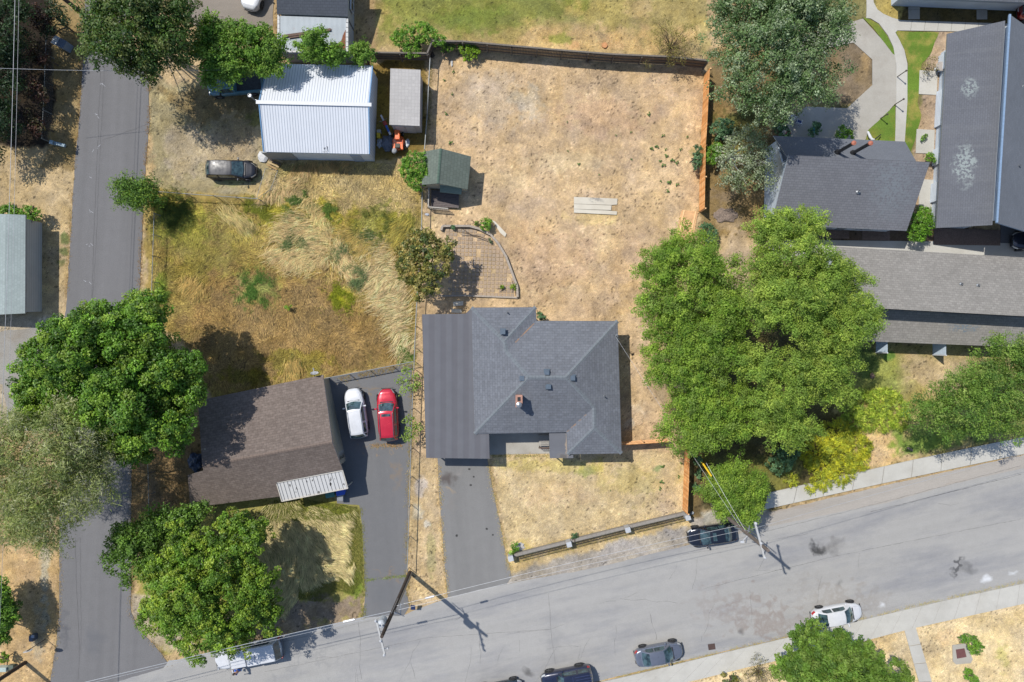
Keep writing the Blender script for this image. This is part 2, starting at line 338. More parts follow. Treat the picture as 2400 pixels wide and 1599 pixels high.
BLOBS = [  # ellipses px x,y,rx,ry,colour,strength
 (1330,380,90,26,(216,190,150),.5),(1480,330,26,80,(186,158,132),.45),(1180,420,60,30,(212,184,142),.5),(1300,300,120,14,(188,160,130),.4),(1090,420,14,60,(186,160,130),.5),(1240,480,70,20,(190,162,132),.4),(1420,580,24,90,(212,184,144),.45),(1300,680,110,14,(214,186,146),.5),(1480,540,60,18,(188,158,126),.4),(1130,200,50,40,(190,164,136),.4),(1540,230,50,60,(188,160,134),.45),
 (395,500,45,50,(120,118,40),.8),(430,530,90,60,(158,150,66),.8),(470,600,90,40,(162,146,76),.6),(900,520,90,40,(150,146,70),.6),(560,560,60,30,(166,148,76),.6),(640,500,45,40,(150,140,40),.7),(780,510,60,40,(150,138,48),.7),
 (930,520,50,40,(132,124,50),.7),(800,700,35,25,(160,160,30),.85),(600,680,46,42,(124,142,66),.55),(375,680,18,50,(120,140,48),.8),
 (430,640,60,40,(146,130,60),.6),(720,590,130,70,(196,168,100),.6),(860,660,60,90,(196,166,104),.6),(560,520,50,25,(200,172,106),.6),
 (700,850,110,30,(138,126,48),.6),(580,880,80,20,(126,112,40),.7),(950,840,20,30,(122,136,54),.8),(760,1210,60,30,(124,140,44),.7),
 (835,1370,25,30,(104,126,42),.7),(770,1290,60,80,(190,172,104),.7),(560,330,60,60,(172,150,122),.5),(600,280,30,20,(120,116,50),.6),
 (900,250,25,70,(140,126,60),.6),(1150,235,100,70,(198,176,150),.5),(1240,240,40,40,(176,166,150),.45),(1420,270,110,50,(190,154,124),.5),
 (1280,600,120,90,(196,160,126),.5),(1470,640,90,90,(192,158,124),.45),(1390,510,70,20,(226,194,134),.6),(1160,650,60,60,(206,178,132),.5),
 (1390,700,90,60,(190,158,120),.4),(1560,400,60,100,(214,182,140),.4),(1060,300,40,120,(196,164,130),.4),(1010,560,30,90,(214,184,134),.4),
 (1500,700,60,60,(204,168,116),.5),(1375,1105,25,18,(140,142,76),.7),(1500,1130,110,45,(188,168,110),.6),(1300,1090,120,18,(190,172,96),.5),
 (1560,1150,25,60,(190,164,140),.5),(1220,1290,30,20,(180,160,90),.5),(1300,1160,100,30,(208,176,142),.4),(1540,1100,14,10,(110,130,80),.6),
 (1500,960,20,20,(214,190,160),.7),(1480,990,18,15,(200,186,166),.6),(1420,30,80,40,(176,156,90),.6),(1100,40,90,35,(122,132,56),.7),
 (1300,105,80,12,(216,180,130),.5),(1345,105,18,16,(212,164,118),.6),(1430,100,30,20,(210,170,124),.6),(1310,90,40,12,(130,140,60),.6),
 (1560,60,70,60,(168,148,98),.6),(1500,20,40,30,(196,164,120),.5),(985,1140,16,22,(190,176,166),.7),(1010,1300,10,60,(150,146,90),.4),(980,1200,12,20,(196,186,170),.6),
 (1000,1230,8,10,(224,216,204),.6),(1216,1290,10,10,(226,220,206),.6),(2060,1050,40,25,(216,184,140),.6),(2140,910,30,26,(160,150,80),.5),
 (2030,850,30,40,(96,116,56),.8),(2085,835,14,10,(84,120,54),.8),(2000,930,20,14,(120,104,90),.6),(2240,870,40,30,(196,172,136),.5),
 (2130,1010,10,30,(150,142,90),.4),(2220,1060,30,10,(196,172,124),.4),(1710,520,30,40,(176,150,116),.7),(1700,460,50,20,(140,120,100),.6),
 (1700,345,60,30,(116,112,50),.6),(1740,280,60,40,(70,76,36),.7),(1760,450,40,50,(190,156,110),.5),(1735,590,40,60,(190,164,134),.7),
 (2220,1490,60,20,(216,180,136),.5),(2320,1500,60,60,(222,192,138),.4),(2350,1540,20,30,(176,170,96),.5),(2180,1540,20,40,(190,164,124),.5),
 (2050,1540,40,60,(226,190,136),.5),(1620,1585,80,20,(220,184,130),.5),(100,420,60,30,(200,170,124),.5),(60,900,60,40,(178,160,134),.4),
 (150,560,12,14,(100,110,60),.8),(150,590,12,9,(110,116,66),.8),(140,615,14,9,(90,100,56),.7),(60,1340,30,60,(196,162,122),.4),(105,1360,12,110,(170,160,140),.8),
 (90,1480,16,60,(166,152,130),.6),(380,1490,20,20,(178,160,130),.5),(1590,112,45,25,(130,116,80),.5),(500,430,80,14,(170,150,110),.6),(600,440,30,20,(202,168,110),.6),
 (560,425,50,12,(140,140,84),.5),(640,440,14,50,(168,150,124),.6),(690,400,50,20,(150,136,84),.5),(2030,140,12,30,(196,160,110),.5),
]
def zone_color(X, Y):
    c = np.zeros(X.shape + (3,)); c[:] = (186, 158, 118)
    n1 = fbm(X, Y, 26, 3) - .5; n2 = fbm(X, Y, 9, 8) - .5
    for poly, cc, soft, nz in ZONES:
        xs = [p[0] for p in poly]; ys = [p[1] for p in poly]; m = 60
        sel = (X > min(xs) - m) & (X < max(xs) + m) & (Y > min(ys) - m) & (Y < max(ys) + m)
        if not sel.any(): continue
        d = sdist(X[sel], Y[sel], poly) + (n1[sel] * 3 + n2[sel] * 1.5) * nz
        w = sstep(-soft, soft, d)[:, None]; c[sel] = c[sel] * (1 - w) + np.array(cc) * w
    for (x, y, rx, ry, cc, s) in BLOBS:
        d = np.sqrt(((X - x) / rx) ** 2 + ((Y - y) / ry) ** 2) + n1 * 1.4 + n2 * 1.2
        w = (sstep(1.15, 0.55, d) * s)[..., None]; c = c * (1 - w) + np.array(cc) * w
    # patchiness everywhere
    p1 = (fbm(X, Y, 60, 21) - .5)[..., None]; p2 = (fbm(X, Y, 18, 22) - .5)[..., None]; p3 = (vnoise(X, Y, 3.2, 23) - .5)[..., None]
    c = c * (1 + p1 * 0.26 + p2 * 0.30 + p3 * 0.16)
    hue = (fbm(X, Y, 34, 25) - .5)[..., None]; c = c + hue * np.array([10., 2., -18.])
    # small dark tufts and pale bits scattered in the dry yards
    t = vnoise(X, Y, 4.5, 31) * vnoise(X, Y, 2.3, 32) * (0.6 + 0.8 * fbm(X, Y, 60, 33)); c = c * (1 - 0.42 * sstep(0.56, 0.72, t))[..., None]
    q = vnoise(X, Y, 3.5, 41) * fbm(X, Y, 40, 42); c = c * (1 + 0.18 * sstep(0.52, 0.64, q))[..., None]
    c = np.clip(c, 4, 250) / 255
    return np.where(c <= 0.04045, c / 12.92, ((c + 0.055) / 1.055) ** 2.4) / KE * np.array([1.26, 1.32, 1.36])
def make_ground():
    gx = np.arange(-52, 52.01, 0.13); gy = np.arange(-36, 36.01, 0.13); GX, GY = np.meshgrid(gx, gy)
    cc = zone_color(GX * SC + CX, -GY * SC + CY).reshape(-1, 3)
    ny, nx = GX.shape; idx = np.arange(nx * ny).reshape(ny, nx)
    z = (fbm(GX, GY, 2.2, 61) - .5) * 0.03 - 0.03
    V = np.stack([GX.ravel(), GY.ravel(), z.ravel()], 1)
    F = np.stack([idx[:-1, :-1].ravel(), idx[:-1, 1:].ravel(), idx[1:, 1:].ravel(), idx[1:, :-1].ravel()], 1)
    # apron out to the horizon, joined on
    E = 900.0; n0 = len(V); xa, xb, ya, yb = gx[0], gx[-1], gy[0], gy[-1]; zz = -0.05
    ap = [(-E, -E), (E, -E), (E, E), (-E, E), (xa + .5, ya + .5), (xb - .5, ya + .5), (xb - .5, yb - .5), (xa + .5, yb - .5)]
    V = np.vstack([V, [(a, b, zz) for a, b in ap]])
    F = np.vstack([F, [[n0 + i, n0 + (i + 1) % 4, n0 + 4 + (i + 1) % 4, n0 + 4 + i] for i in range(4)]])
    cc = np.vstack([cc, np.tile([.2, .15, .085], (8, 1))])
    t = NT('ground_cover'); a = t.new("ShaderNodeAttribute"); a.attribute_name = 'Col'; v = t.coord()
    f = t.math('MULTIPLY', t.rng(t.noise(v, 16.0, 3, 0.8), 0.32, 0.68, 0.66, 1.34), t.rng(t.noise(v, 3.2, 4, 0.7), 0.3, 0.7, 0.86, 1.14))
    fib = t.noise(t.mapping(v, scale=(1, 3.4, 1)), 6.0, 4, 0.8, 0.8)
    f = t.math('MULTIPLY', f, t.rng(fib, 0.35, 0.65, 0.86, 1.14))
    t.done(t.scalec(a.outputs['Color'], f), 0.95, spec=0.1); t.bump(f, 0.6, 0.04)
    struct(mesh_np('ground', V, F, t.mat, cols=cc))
make_ground()
# ---------------------------------------------------------------- flat sheets: roads, drives, paths
def jitter(poly, step=14, amp=3.0, seed=0, closed=True):
    out = []; n = len(poly)
    for i in range(n if closed else n - 1):
        x0, y0 = poly[i]; x1, y1 = poly[(i + 1) % n]; L = math.hypot(x1 - x0, y1 - y0); k = max(1, int(L / step))
        for j in range(k):
            t = j / k; x = x0 + (x1 - x0) * t; y = y0 + (y1 - y0) * t
            nn = (float(fbm(np.array([x + seed * 99.]), np.array([y]), 14, seed, 3)[0]) - .5) * 2 * amp
            out.append((x - (y1 - y0) / L * nn, y + (x1 - x0) / L * nn))
    return out
def sheet(name, poly, z, mat, thick=0.0, jit=0.0, step=10, seed=1, kind='structure'):
    if jit: poly = jitter(poly, step, jit, seed)
    pts = [P(x, y) for x, y in poly]
    bm = bmesh.new(); vs = [bm.verts.new((p.x, p.y, z)) for p in pts]
    f = bm.faces.new(vs); f.normal_update()
    if f.normal.z < 0: f.normal_flip()
    if thick:
        e = bmesh.ops.extrude_face_region(bm, geom=[f]); bmesh.ops.translate(bm, verts=[g for g in e['geom'] if isinstance(g, bmesh.types.BMVert)], vec=(0, 0, -thick))
        bmesh.ops.recalc_face_normals(bm, faces=bm.faces)
    bmesh.ops.triangulate(bm, faces=[q for q in bm.faces if len(q.verts) > 4])
    me = bpy.data.meshes.new(name); bm.to_mesh(me); bm.free(); me.materials.append(mat); o = link(name, me)
    if kind: o['kind'] = kind
    return o
DK = C(40, 40, 42); WT = C(226, 228, 230); BR = C(150, 132, 116)
m_road = mat_asphalt('worn_grey_asphalt', C(184, 182, 178), ang=13, blotch=0.03, streak=0.05, speck=0.14, stains=[
    (1918,1290,30,16,-30,.35,C(60,60,62),.9,.5),(1945,1282,40,26,20,.1,C(110,108,106),.6,.5),(2245,1325,34,9,40,.3,C(84,84,86),.8,.6),(2270,1330,14,26,60,.2,C(110,110,110),.6,.5),
    (2312,1357,17,12,0,.3,C(240,242,244),.9,.5),(2066,1420,12,9,0,.3,C(232,234,236),.8,.5),(2375,1343,14,5,0,.2,C(232,234,236),.7,.5),(1968,1368,10,14,0,.1,C(120,118,116),.6,.5),
    (1790,1450,190,42,-13,.1,C(150,132,122),.5,.4),(1990,1410,160,30,-13,.1,C(156,146,136),.4,.4),(1240,1575,22,10,-20,.2,C(90,88,86),.7,.4),(1738,1480,10,12,0,.2,C(100,98,98),.6,.4),
    (700,1540,160,20,-13,.1,C(158,158,158),.5,.4),(1300,1500,30,60,0,.1,C(158,158,158),.5,.4)], tint=C(160,160,162))
m_lane = mat_asphalt('blue_grey_asphalt', C(131, 130, 131), ang=87, blotch=0.05, streak=0.07, speck=0.18, stains=[(150,1480,14,60,5,.1,C(96,97,104),.6,.3),(220,1500,30,50,0,.1,C(110,112,118),.5,.3)])
m_drive_b = mat_asphalt('dark_asphalt_brown_house', C(130, 130, 131), ang=94, streak=.05, blotch=0.07, speck=0.12, stains=[(930,1110,10,40,5,.2,C(150,134,116),.6,.6),(900,1045,60,5,-3,.2,C(170,146,116),.7,.6),(905,1345,50,4,-8,.2,C(160,136,110),.7,.6),(870,905,40,8,-5,.2,C(150,134,112),.7,.6),(900,1390,50,40,0,.1,C(120,122,126),.5,.4)])
m_drive_m = mat_asphalt('grey_asphalt_main_drive', C(145, 144, 142), ang=95, streak=.05, blotch=0.10, speck=0.13, stains=[(1050,1125,22,24,0,.2,C(98,88,84),.8,.5),(1075,1105,24,12,0,.1,C(166,160,156),.6,.6),(1060,1180,16,30,10,.1,C(146,142,138),.6,.6),(1050,1150,20,4,-10,.2,C(180,160,134),.7,.5),(1100,1100,4,3,0,.4,C(40,38,38),.9,.3),(1110,1118,3,3,0,.4,C(40,38,38),.9,.3),(1070,1255,4,4,0,.4,C(40,38,38),.9,.3),(1141,1240,4,3,0,.4,C(44,42,42),.9,.3),(1155,1254,3,3,0,.4,C(44,42,42),.9,.3),(1103,1138,4,3,0,.4,C(44,42,42),.9,.3)])
m_conc = mat_asphalt('pale_concrete', C(214, 211, 202), blotch=0.08, streak=0.03, speck=0.07, tint=C(204,200,190))
m_conc2 = mat_asphalt('grey_concrete', C(196, 191, 180), blotch=0.10, streak=0.03, speck=0.08, tint=C(184,177,165))
m_gravel = mat_asphalt('pale_gravel', C(172, 168, 160), blotch=0.10, streak=0.02, speck=0.34, tint=C(160,150,136))
m_dirtstrip = mat_asphalt('dusty_shoulder', C(188, 181, 172), ang=13, blotch=0.10, streak=0.08, speck=0.22, tint=C(178,160,140))
lane = [(202,-60),(196,110),(188,250),(176,380),(167,520),(157,690),(150,760),(148,900),(140,1100),(139,1290),(139,1430),(130,1520),(108,1660),(420,1660),(400,1560),(360,1510),(322,1470),(307,1436),(306,1250),(309,1090),(318,900),(327,680),(336,480),(342,380),(350,290),(349,195),(320,130),(282,-60)]
sheet('lane_road', lane, 0.004, m_lane, jit=2.2, step=8, seed=2)
road = [(-80,1752),(262,1601),(352,1575),(384,1566),(396,1548),(440,1543),(560,1512),(660,1490),(850,1448),(945,1442),(1050,1400),(1190,1368),(1400,1330),(1500,1305),(1620,1276),(1830,1228),(2070,1180),(2260,1128),(2480,1080),(2480,1353),(2030,1449),(1700,1526),(1380,1602),(1100,1670),(-80,1900)]
sheet('main_road', road, 0.008, m_road, jit=2.0, step=10, seed=3)
sheet('road_shoulder', [(1790,1204),(2070,1139),(2400,1066),(2480,1050),(2480,1082),(2260,1130),(2070,1182),(1830,1230),(1640,1274),(1640,1240)], 0.004, m_dirtstrip, jit=2.0, step=10, seed=4)
sheet('gravel_drive', [(-80,790),(62,770),(150,756),(150,1010),(20,1010),(8,900),(-80,900)], 0.003, m_gravel, jit=4, step=10, seed=5)
sheet('driveway', [(772,885),(966,852),(966,960),(958,1130),(953,1330),(948,1372),(960,1420),(945,1446),(850,1452),(855,1400),(852,1290),(848,1225),(842,1185),(790,1180)], 0.006, m_drive_b, jit=1.6, step=9, seed=6)
sheet('driveway', [(1004,1000),(1140,1000),(1142,1078),(1152,1130),(1166,1200),(1182,1280),(1199,1352),(1186,1371),(1050,1402),(1042,1330),(1036,1240),(1028,1150),(1026,1078)], 0.0065, m_drive_m, jit=1.6, step=9, seed=7)
sheet('driveway', [(430,-60),(640,-60),(640,60),(600,90),(540,70),(470,80),(440,40)], 0.004, mat_asphalt('brown_gravel', C(158,148,136), blotch=.08, speck=.2, stains=[(500,40,50,2,-8,.3,C(110,100,92),.8,.2)]), jit=3, seed=8)
sheet('patio', [(1140,960),(1330,960),(1330,1010),(1292,1063),(1148,1066)], 0.012, m_conc2, thick=0.1)
# kerbs and pavements laid as separate slabs with real joints, one object per pavement
def slabs(name, top, bot, n, z0, z1, mat, gap=0.02, kind='structure'):
    mb = MB()
    def along(L, t):
        d = [0];
        for i in range(len(L) - 1): d.append(d[-1] + math.hypot(L[i+1][0]-L[i][0], L[i+1][1]-L[i][1]))
        s = t * d[-1]
        for i in range(len(L) - 1):
            if s <= d[i+1] + 1e-6:
                u = (s - d[i]) / (d[i+1] - d[i]); return (L[i][0]+(L[i+1][0]-L[i][0])*u, L[i][1]+(L[i+1][1]-L[i][1])*u)
        return L[-1]
    for i in range(n):
        g = gap / 2
        a = P(*along(top, (i + g) / n)); b = P(*along(top, (i + 1 - g) / n)); c = P(*along(bot, (i + 1 - g) / n)); d = P(*along(bot, (i + g) / n))
        dz = rnd.uniform(-.004, .004); mb.prism([(p.x, p.y) for p in (a, b, c, d)], z0, z1 + dz)
    o = mb.build(name, mat); o['kind'] = kind; return o
slabs('sidewalk', [(1800,1155),(2137,1078),(2290,1046),(2480,1008)], [(1790,1194),(2075,1131),(2290,1086),(2480,1046)], 10, -.05, 0.10, m_conc)
slabs('sidewalk', [(1385,1603),(1480,1582),(1700,1528),(1900,1481),(2030,1450),(2230,1403),(2480,1350)], [(1300,1660),(1500,1621),(1620,1596),(1750,1563),(2000,1508),(2120,1476),(2480,1396)], 24, -.05, 0.11, m_conc, gap=0.012)
slabs('path', [(2118,1472),(2165,1640)], [(2144,1466),(2196,1640)], 4, -.05, 0.06, m_conc, gap=.03)
m_joint = mat_plain('joint_weeds', C(170,150,100), 0.95)
sheet('path', [(2030,-30),(2031,20),(2030,43),(2040,44),(2060,56),(2081,84),(2093,110),(2100,150),(2100,240),(2097,345),(2119,345),(2126,240),(2126,150),(2119,118),(2107,93),(2098,77),(2108,66),(2108,47),(2090,42),(2070,33),(2056,23),(2047,6),(2045,-30)], 0.05, m_conc, thick=.1)
sheet('plaza', [(1870,90),(2022,44),(2062,88),(2098,128),(2100,180),(2098,242),(2026,330),(1850,330),(1820,300),(1890,250),(1985,254),(2044,200),(2044,140),(2000,100),(1960,108),(1880,120)], 0.03, m_conc2, thick=.1)
sheet('plaza', [(1985,254),(2044,200),(2044,140),(2099,128),(2100,242),(2036,300)], 0.034, m_conc2, thick=.05)
slabs('path', [(2106,48),(2480,60)], [(2102,72),(2480,78)], 12, -.05, 0.055, m_conc, gap=.03)
for (x0, x1) in ((2129,2155),(2289,2313)): slabs('path', [(x0,0),(x0,46)], [(x1,0),(x1,46)], 2, -.05, .053, m_conc2, gap=.03)
for (x, y, w, h) in ((2155,165,42,58),(2148,303,42,58),(2155,420,36,70)): sheet('patio_slab', [(x,y),(x+w,y+2),(x+w-2,y+h),(x-2,y+h-2)], .04, m_conc, thick=.1)
sheet('path', [(1800,562),(2190,566),(2480,572),(2480,640),(1990,640),(1800,600)], 0.02, m_conc, thick=.1)
sheet('parking_lot', [(2345,525),(2500,535),(2500,572),(2345,570)], 0.03, mat_asphalt('parking_asphalt', C(120,121,124)), thick=.05)
m_bark = mat_asphalt('bark_mulch', C(150,128,116), blotch=.1, speck=.4, tint=C(130,114,104))
for pl in ([(2188,535),(2344,540),(2344,576),(2188,574)], [(2020,536),(2085,537),(2085,564),(2020,562)], [(1900,532),(1990,536),(1990,560),(1900,558)]): sheet('mulch_bed', pl, 0.034, m_bark)
m_lawn_g = mat_asphalt('mown_green_lawn', C(116,146,54), blotch=.16, speck=.28, tint=C(150,150,66))
sheet('lawn', [(2022,42),(2034,44),(2058,57),(2079,85),(2092,110),(2099,130),(2092,126),(2064,90),(2042,62)], 0.042, m_lawn_g, jit=.6)
sheet('lawn', [(2098,246),(2098,332),(2028,332),(2034,306)], 0.036, m_lawn_g, jit=1)
m_lawn2 = mat_asphalt('patchy_green_lawn', C(112,142,50), blotch=.16, speck=.28, tint=C(186,164,92))
sheet('lawn', [(2098,74),(2200,76),(2180,130),(2160,150),(2153,220),(2150,240),(2160,270),(2144,330),(2130,370),(2116,345),(2124,240),(2128,150),(2118,112)], 0.02, m_lawn2, jit=2)
# concrete-block paver terrace with dry grass in its joints, in a real grid
def pavers():
    poly = [(1040,532),(1100,532),(1138,548),(1168,578),(1192,622),(1210,664),(1212,696),(1044,694)]
    mb = MB(); s = 9.2; ca, sa = math.cos(R(2)), math.sin(R(2))
    for i in range(-2, 24):
        for j in range(-2, 24):
            x = 1036 + i * s * ca - j * s * sa; y = 526 + i * s * sa + j * s * ca
            if sdist(np.array([x + 4.]), np.array([y + 4.]), poly)[0] < 3: continue
            if rnd.random() < 0.10: continue
            p = P(x + 4.4, y + 4.4); mb.box((p.x, p.y, 0.0), (0.30, 0.30, 0.04 + rnd.uniform(-.012, .008)), rz=R(-2 + rnd.uniform(-3, 3)))
    o = mb.build('paved_terrace', mat_asphalt('dusty_pavers', C(196,172,146), blotch=.14, speck=.26, tint=C(178,164,148))); o['kind'] = 'structure'
pavers()
# hairline cracks and tar lines in the road
def cracks():
    mb = MB()
    L = [([(530,1490),(536,1520),(545,1560),(540,1600)],.04),([(838,1455),(845,1500),(843,1560),(848,1600)],.03),([(960,1548),(970,1575),(975,1600)],.03),([(1285,1390),(1290,1450),(1292,1490),(1300,1540),(1303,1565)],.03),
         ([(1524,1440),(1528,1462),(1538,1490),(1538,1510)],.035),([(1218,1500),(1217,1520),(1215,1540)],.025),([(620,1575),(1000,1495),(1290,1475),(1330,1460)],.025),([(640,1510),(930,1440)],.02),([(1190,1485),(1290,1475)],.02),
         ([(2040,1200),(2200,1160),(2400,1110)],.045),([(1700,1270),(2000,1195),(2400,1090)],.03),([(1650,1380),(1950,1305),(2400,1215)],.03),([(1600,1300),(1900,1250)],.02),([(236,150),(230,320),(222,500),(214,730)],.03),([(246,150),(240,250),(236,320),(226,560),(216,720)],.02),
         ([(176,1260),(180,1380),(186,1500),(184,1599)],.03),([(188,1260),(190,1390),(190,1540)],.02),([(346,292),(290,312),(236,330)],.03),([(905,1340),(958,1352)],.03),([(305,1436),(310,1450),(318,1470),(332,1488)],.03)]
    gg = random.Random(9)
    for k in range(26):
        x = gg.uniform(700, 2350); y = 1400 - (x - 1400) * .232 + gg.uniform(-40, 110); d = gg.uniform(-.35,.35) + (1.75 if gg.random() < .5 else -.23); n = gg.randint(3, 6); st = gg.uniform(14, 30); L.append(([(x + i*st*math.cos(d) + gg.uniform(-4,4), y + i*st*math.sin(d) + gg.uniform(-4,4)) for i in range(n)], .022))
    for pts, w in L:
        q = jitter(pts, 7, 1.6, len(mb.v) % 13, closed=False)
        for a, b in zip(q[:-1], q[1:]):
            A = P(*a); B = P(*b); d = B - A
            if d.length < 1e-4: continue
            n = Vector((-d.y, d.x, 0)).normalized() * (w * rnd.uniform(.3, .9) / 2)
            mb.add([(A - n) + Vector((0,0,.0125)), (B - n) + Vector((0,0,.0125)), (B + n) + Vector((0,0,.0125)), (A + n) + Vector((0,0,.0125))], [(0, 1, 2, 3)])
    o = mb.build('road_cracks', mat_plain('crack_dark', C(104,102,102), .95)); o['kind'] = 'structure'
cracks()
def survey_marks():
    mb = MB()
    for (x, y) in ((238,195),(231,272),(225,348),(219,421),(213,500),(208,575),(204,655),(196,728)):
        for k in range(3):
            a = P(x + rnd.uniform(-5, 5), y + rnd.uniform(-6, 6)); b = a + Vector((rnd.uniform(-.28,.28), rnd.uniform(-.28,.28), 0)); d = b - a
            if d.length < .08: continue
            n = Vector((-d.y, d.x, 0)).normalized() * .018; z = Vector((0,0,.0085))
            mb.add([a-n+z, b-n+z, b+n+z, a+n+z], [(0,1,2,3)])
    o = mb.build('road_paint_marks', mat_plain('faded_white_paint', C(190,192,198), .8)); o['kind'] = 'structure'
survey_marks()
# ================================================================ BUILDINGS
def hit(px, py, plane):
    a, b, c = [Vector(q) for q in plane[:3]]; n = (b - a).cross(c - a); o = Vector((0, 0, HC)); d = P(px, py) - o
    return o + d * ((a - o).dot(n) / d.dot(n))
def newell(p):
    n = Vector((0, 0, 0))
    for i in range(len(p)):
        a, b = p[i], p[(i + 1) % len(p)]
        n += Vector(((a.y - b.y) * (a.z + b.z), (a.z - b.z) * (a.x + b.x), (a.x - b.x) * (a.y + b.y)))
    return n.normalized()
def roof(name, faces, mat, parent, thick=0.17, fascia=None, updir=None):
    """faces: list of lists of Vectors (world). UVs run along the eave / up the slope"""
    off = base.get(parent.name, Vector((0, 0, 0))); key = {}; V = []; F = []; UV = []; MI = []
    def vid(p):
        k = (round(p.x, 2), round(p.y, 2), round(p.z, 2))
        if k not in key: key[k] = len(V); V.append(p.copy())
        return key[k]
    tops = []
    for f in faces:
        f = [Vector(p) for p in f]; n = newell(f)
        if n.z < 0: f = f[::-1]; n = -n
        if updir is not None: s = Vector(updir)
        else: s = Vector((-n.x, -n.y, 0)) if (n.x ** 2 + n.y ** 2) > 1e-6 else Vector((0, 1, 0))
        s = (s - n * s.dot(n)).normalized(); u = s.cross(n)
        ids = [vid(p) for p in f]; F.append(ids); UV += [(p.dot(u), p.dot(s)) for p in f]; MI.append(0); tops.append(ids)
    nt = len(V); V += [v - Vector((0, 0, thick)) for v in V]
    ec = {}
    for ids in tops:
        for i in range(len(ids)): ec.setdefault(frozenset((ids[i], ids[(i + 1) % len(ids)])), []).append((ids[i], ids[(i + 1) % len(ids)]))
        F.append([i + nt for i in reversed(ids)]); UV += [(0, 0)] * len(ids); MI.append(1)
    for e in ec.values():
        if len(e) == 1: a, b = e[0]; F.append([b, a, a + nt, b + nt]); UV += [(0, 0)] * 4; MI.append(1)
    me = bpy.data.meshes.new(name); me.from_pydata([tuple(v - off) for v in V], [], F)
    me.materials.append(mat); me.materials.append(fascia or mat); me.polygons.foreach_set('material_index', MI)
    uvl = me.uv_layers.new(name='UVMap'); uvl.data.foreach_set('uv', np.array(UV, dtype=np.float32).ravel()); me.update()
    return link(name, me, parent)
def caps(parent, segs, mat, w=0.30, seg=0.28, name='ridge_cap'):
    mb = MB()
    for a, b in segs:
        a = Vector(a); b = Vector(b); L = (b - a).length; n = max(1, int(L / seg)); d = (b - a) / n
        for i in range(n):
            p = a + d * i; q = p + d * 0.93; k = rnd.uniform(.0, .02); up = Vector((0, 0, 0.015 + k))
            x = d.normalized(); y = Vector((0, 0, 1)).cross(x).normalized() * w / 2; lo = Vector((0, 0, -w * 0.2))
            mb.add([p + up + y + lo, p + up, p + up - y + lo, q + up + y + lo, q + up, q + up - y + lo], [(0, 1, 4, 3), (1, 2, 5, 4)])
            mb.add([q + up + y + lo, q + up, q + up - y + lo, q + y + lo * 1.4, q - y + lo * 1.4], [(0, 1, 2, 4, 3)])
    return mb.build(name, mat, parent)
def inset(poly, d):
    n = len(poly); a = sum(poly[i][0] * poly[(i + 1) % n][1] - poly[(i + 1) % n][0] * poly[i][1] for i in range(n)); sg = 1 if a > 0 else -1; out = []
    for i in range(n):
        p0 = Vector(poly[i - 1][:2]); p1 = Vector(poly[i][:2]); p2 = Vector(poly[(i + 1) % n][:2])
        e1 = (p1 - p0).normalized(); e2 = (p2 - p1).normalized(); n1 = Vector((-e1.y, e1.x)) * sg; n2 = Vector((-e2.y, e2.x)) * sg
        m = n1 + n2; out.append(tuple(p1 + m * (d / max(0.3, m.dot(n1)))))
    return out
def px3(L, h): return [P(x, y, h) for x, y in L]
def walls(parent, poly, z1, mat, d=0.35, name='wall', z0=-.1):
    mb = MB(); mb.prism(inset([(p.x, p.y) for p in poly], d), z0, z1); return mb.build(name, mat, parent)
m_white_trim = mat_plain('white_trim_paint', C(232,234,236), .5, var=.05)
m_glass = mat_glass('window_glass'); m_black = mat_plain('black_plastic', (.012,.012,.013), .5, var=.3)
m_metal = mat_plain('galvanised_metal', C(176,180,184), .38, .6, .5, .1); m_wood_dk = mat_plain('weathered_wood', C(120,110,100), .85, var=.2, bump=.3)
def window(parent, a, b, z0, z1, out=0.04, frame=m_white_trim, n=2, fw=.07):
    """window in the vertical plane through ground points a-b (outward side = left of a->b reversed by sign of out)"""
    a = Vector((a[0], a[1], 0)); b = Vector((b[0], b[1], 0)); d = (b - a).normalized(); nrm = Vector((d.y, -d.x, 0)) * out
    L = (b - a).length; f = MB(); g = MB(); mid = (a + b) / 2
    M = Matrix((d, Vector((0,0,1)).cross(d), Vector((0,0,1)))).transposed(); zc = (z0 + z1) / 2; T = abs(out) * 2
    for z in (z0, z1): f.box(mid + nrm + Vector((0,0,z)), (L + fw, T, fw), mat=M)
    for i in range(n + 1): f.box(a + d * L * i / n + nrm + Vector((0,0,zc)), (fw * (1 if i in (0, n) else .7), T - .004, z1 - z0), mat=M)
    g.box(mid + nrm * 0.6 + Vector((0,0,zc)), (L - .01, T * .5, z1 - z0 - .01), mat=M)
    o = f.build('window', frame, parent); g.build('pane', m_glass, o); return o
def door(parent, a, b, z1, mat, out=.03):
    a = Vector((a[0], a[1], 0)); b = Vector((b[0], b[1], 0)); d = (b - a).normalized(); nrm = Vector((d.y, -d.x, 0)) * out
    M = Matrix((d, Vector((0,0,1)).cross(d), Vector((0,0,1)))).transposed(); L = (b - a).length
    m = MB(); m.box((a + b) / 2 + nrm + Vector((0,0,z1/2+.02)), (L, abs(out) * 2, z1), mat=M); o = m.build('door', mat, parent, bevel=.01)
    h = MB(); h.tube([a + d * L * .85 + nrm + Vector((0,0,1)), a + d * L * .85 + nrm * 3.2 + Vector((0,0,1))], .03); h.build('handle', m_metal, o)
def roof_vent(parent, px, py, plane, mat, s=.36, name='roof_vent'):
    p = hit(px, py, plane); mb = MB(); mb.box(p + Vector((0,0,.03)), (s*1.5, s*1.5, .03)); mb.box(p + Vector((0,0,.14)), (s, s, .2)); mb.box(p + Vector((0,-.05,.26)), (s*1.15, s*1.1, .04)); return mb.build(name, mat, parent)
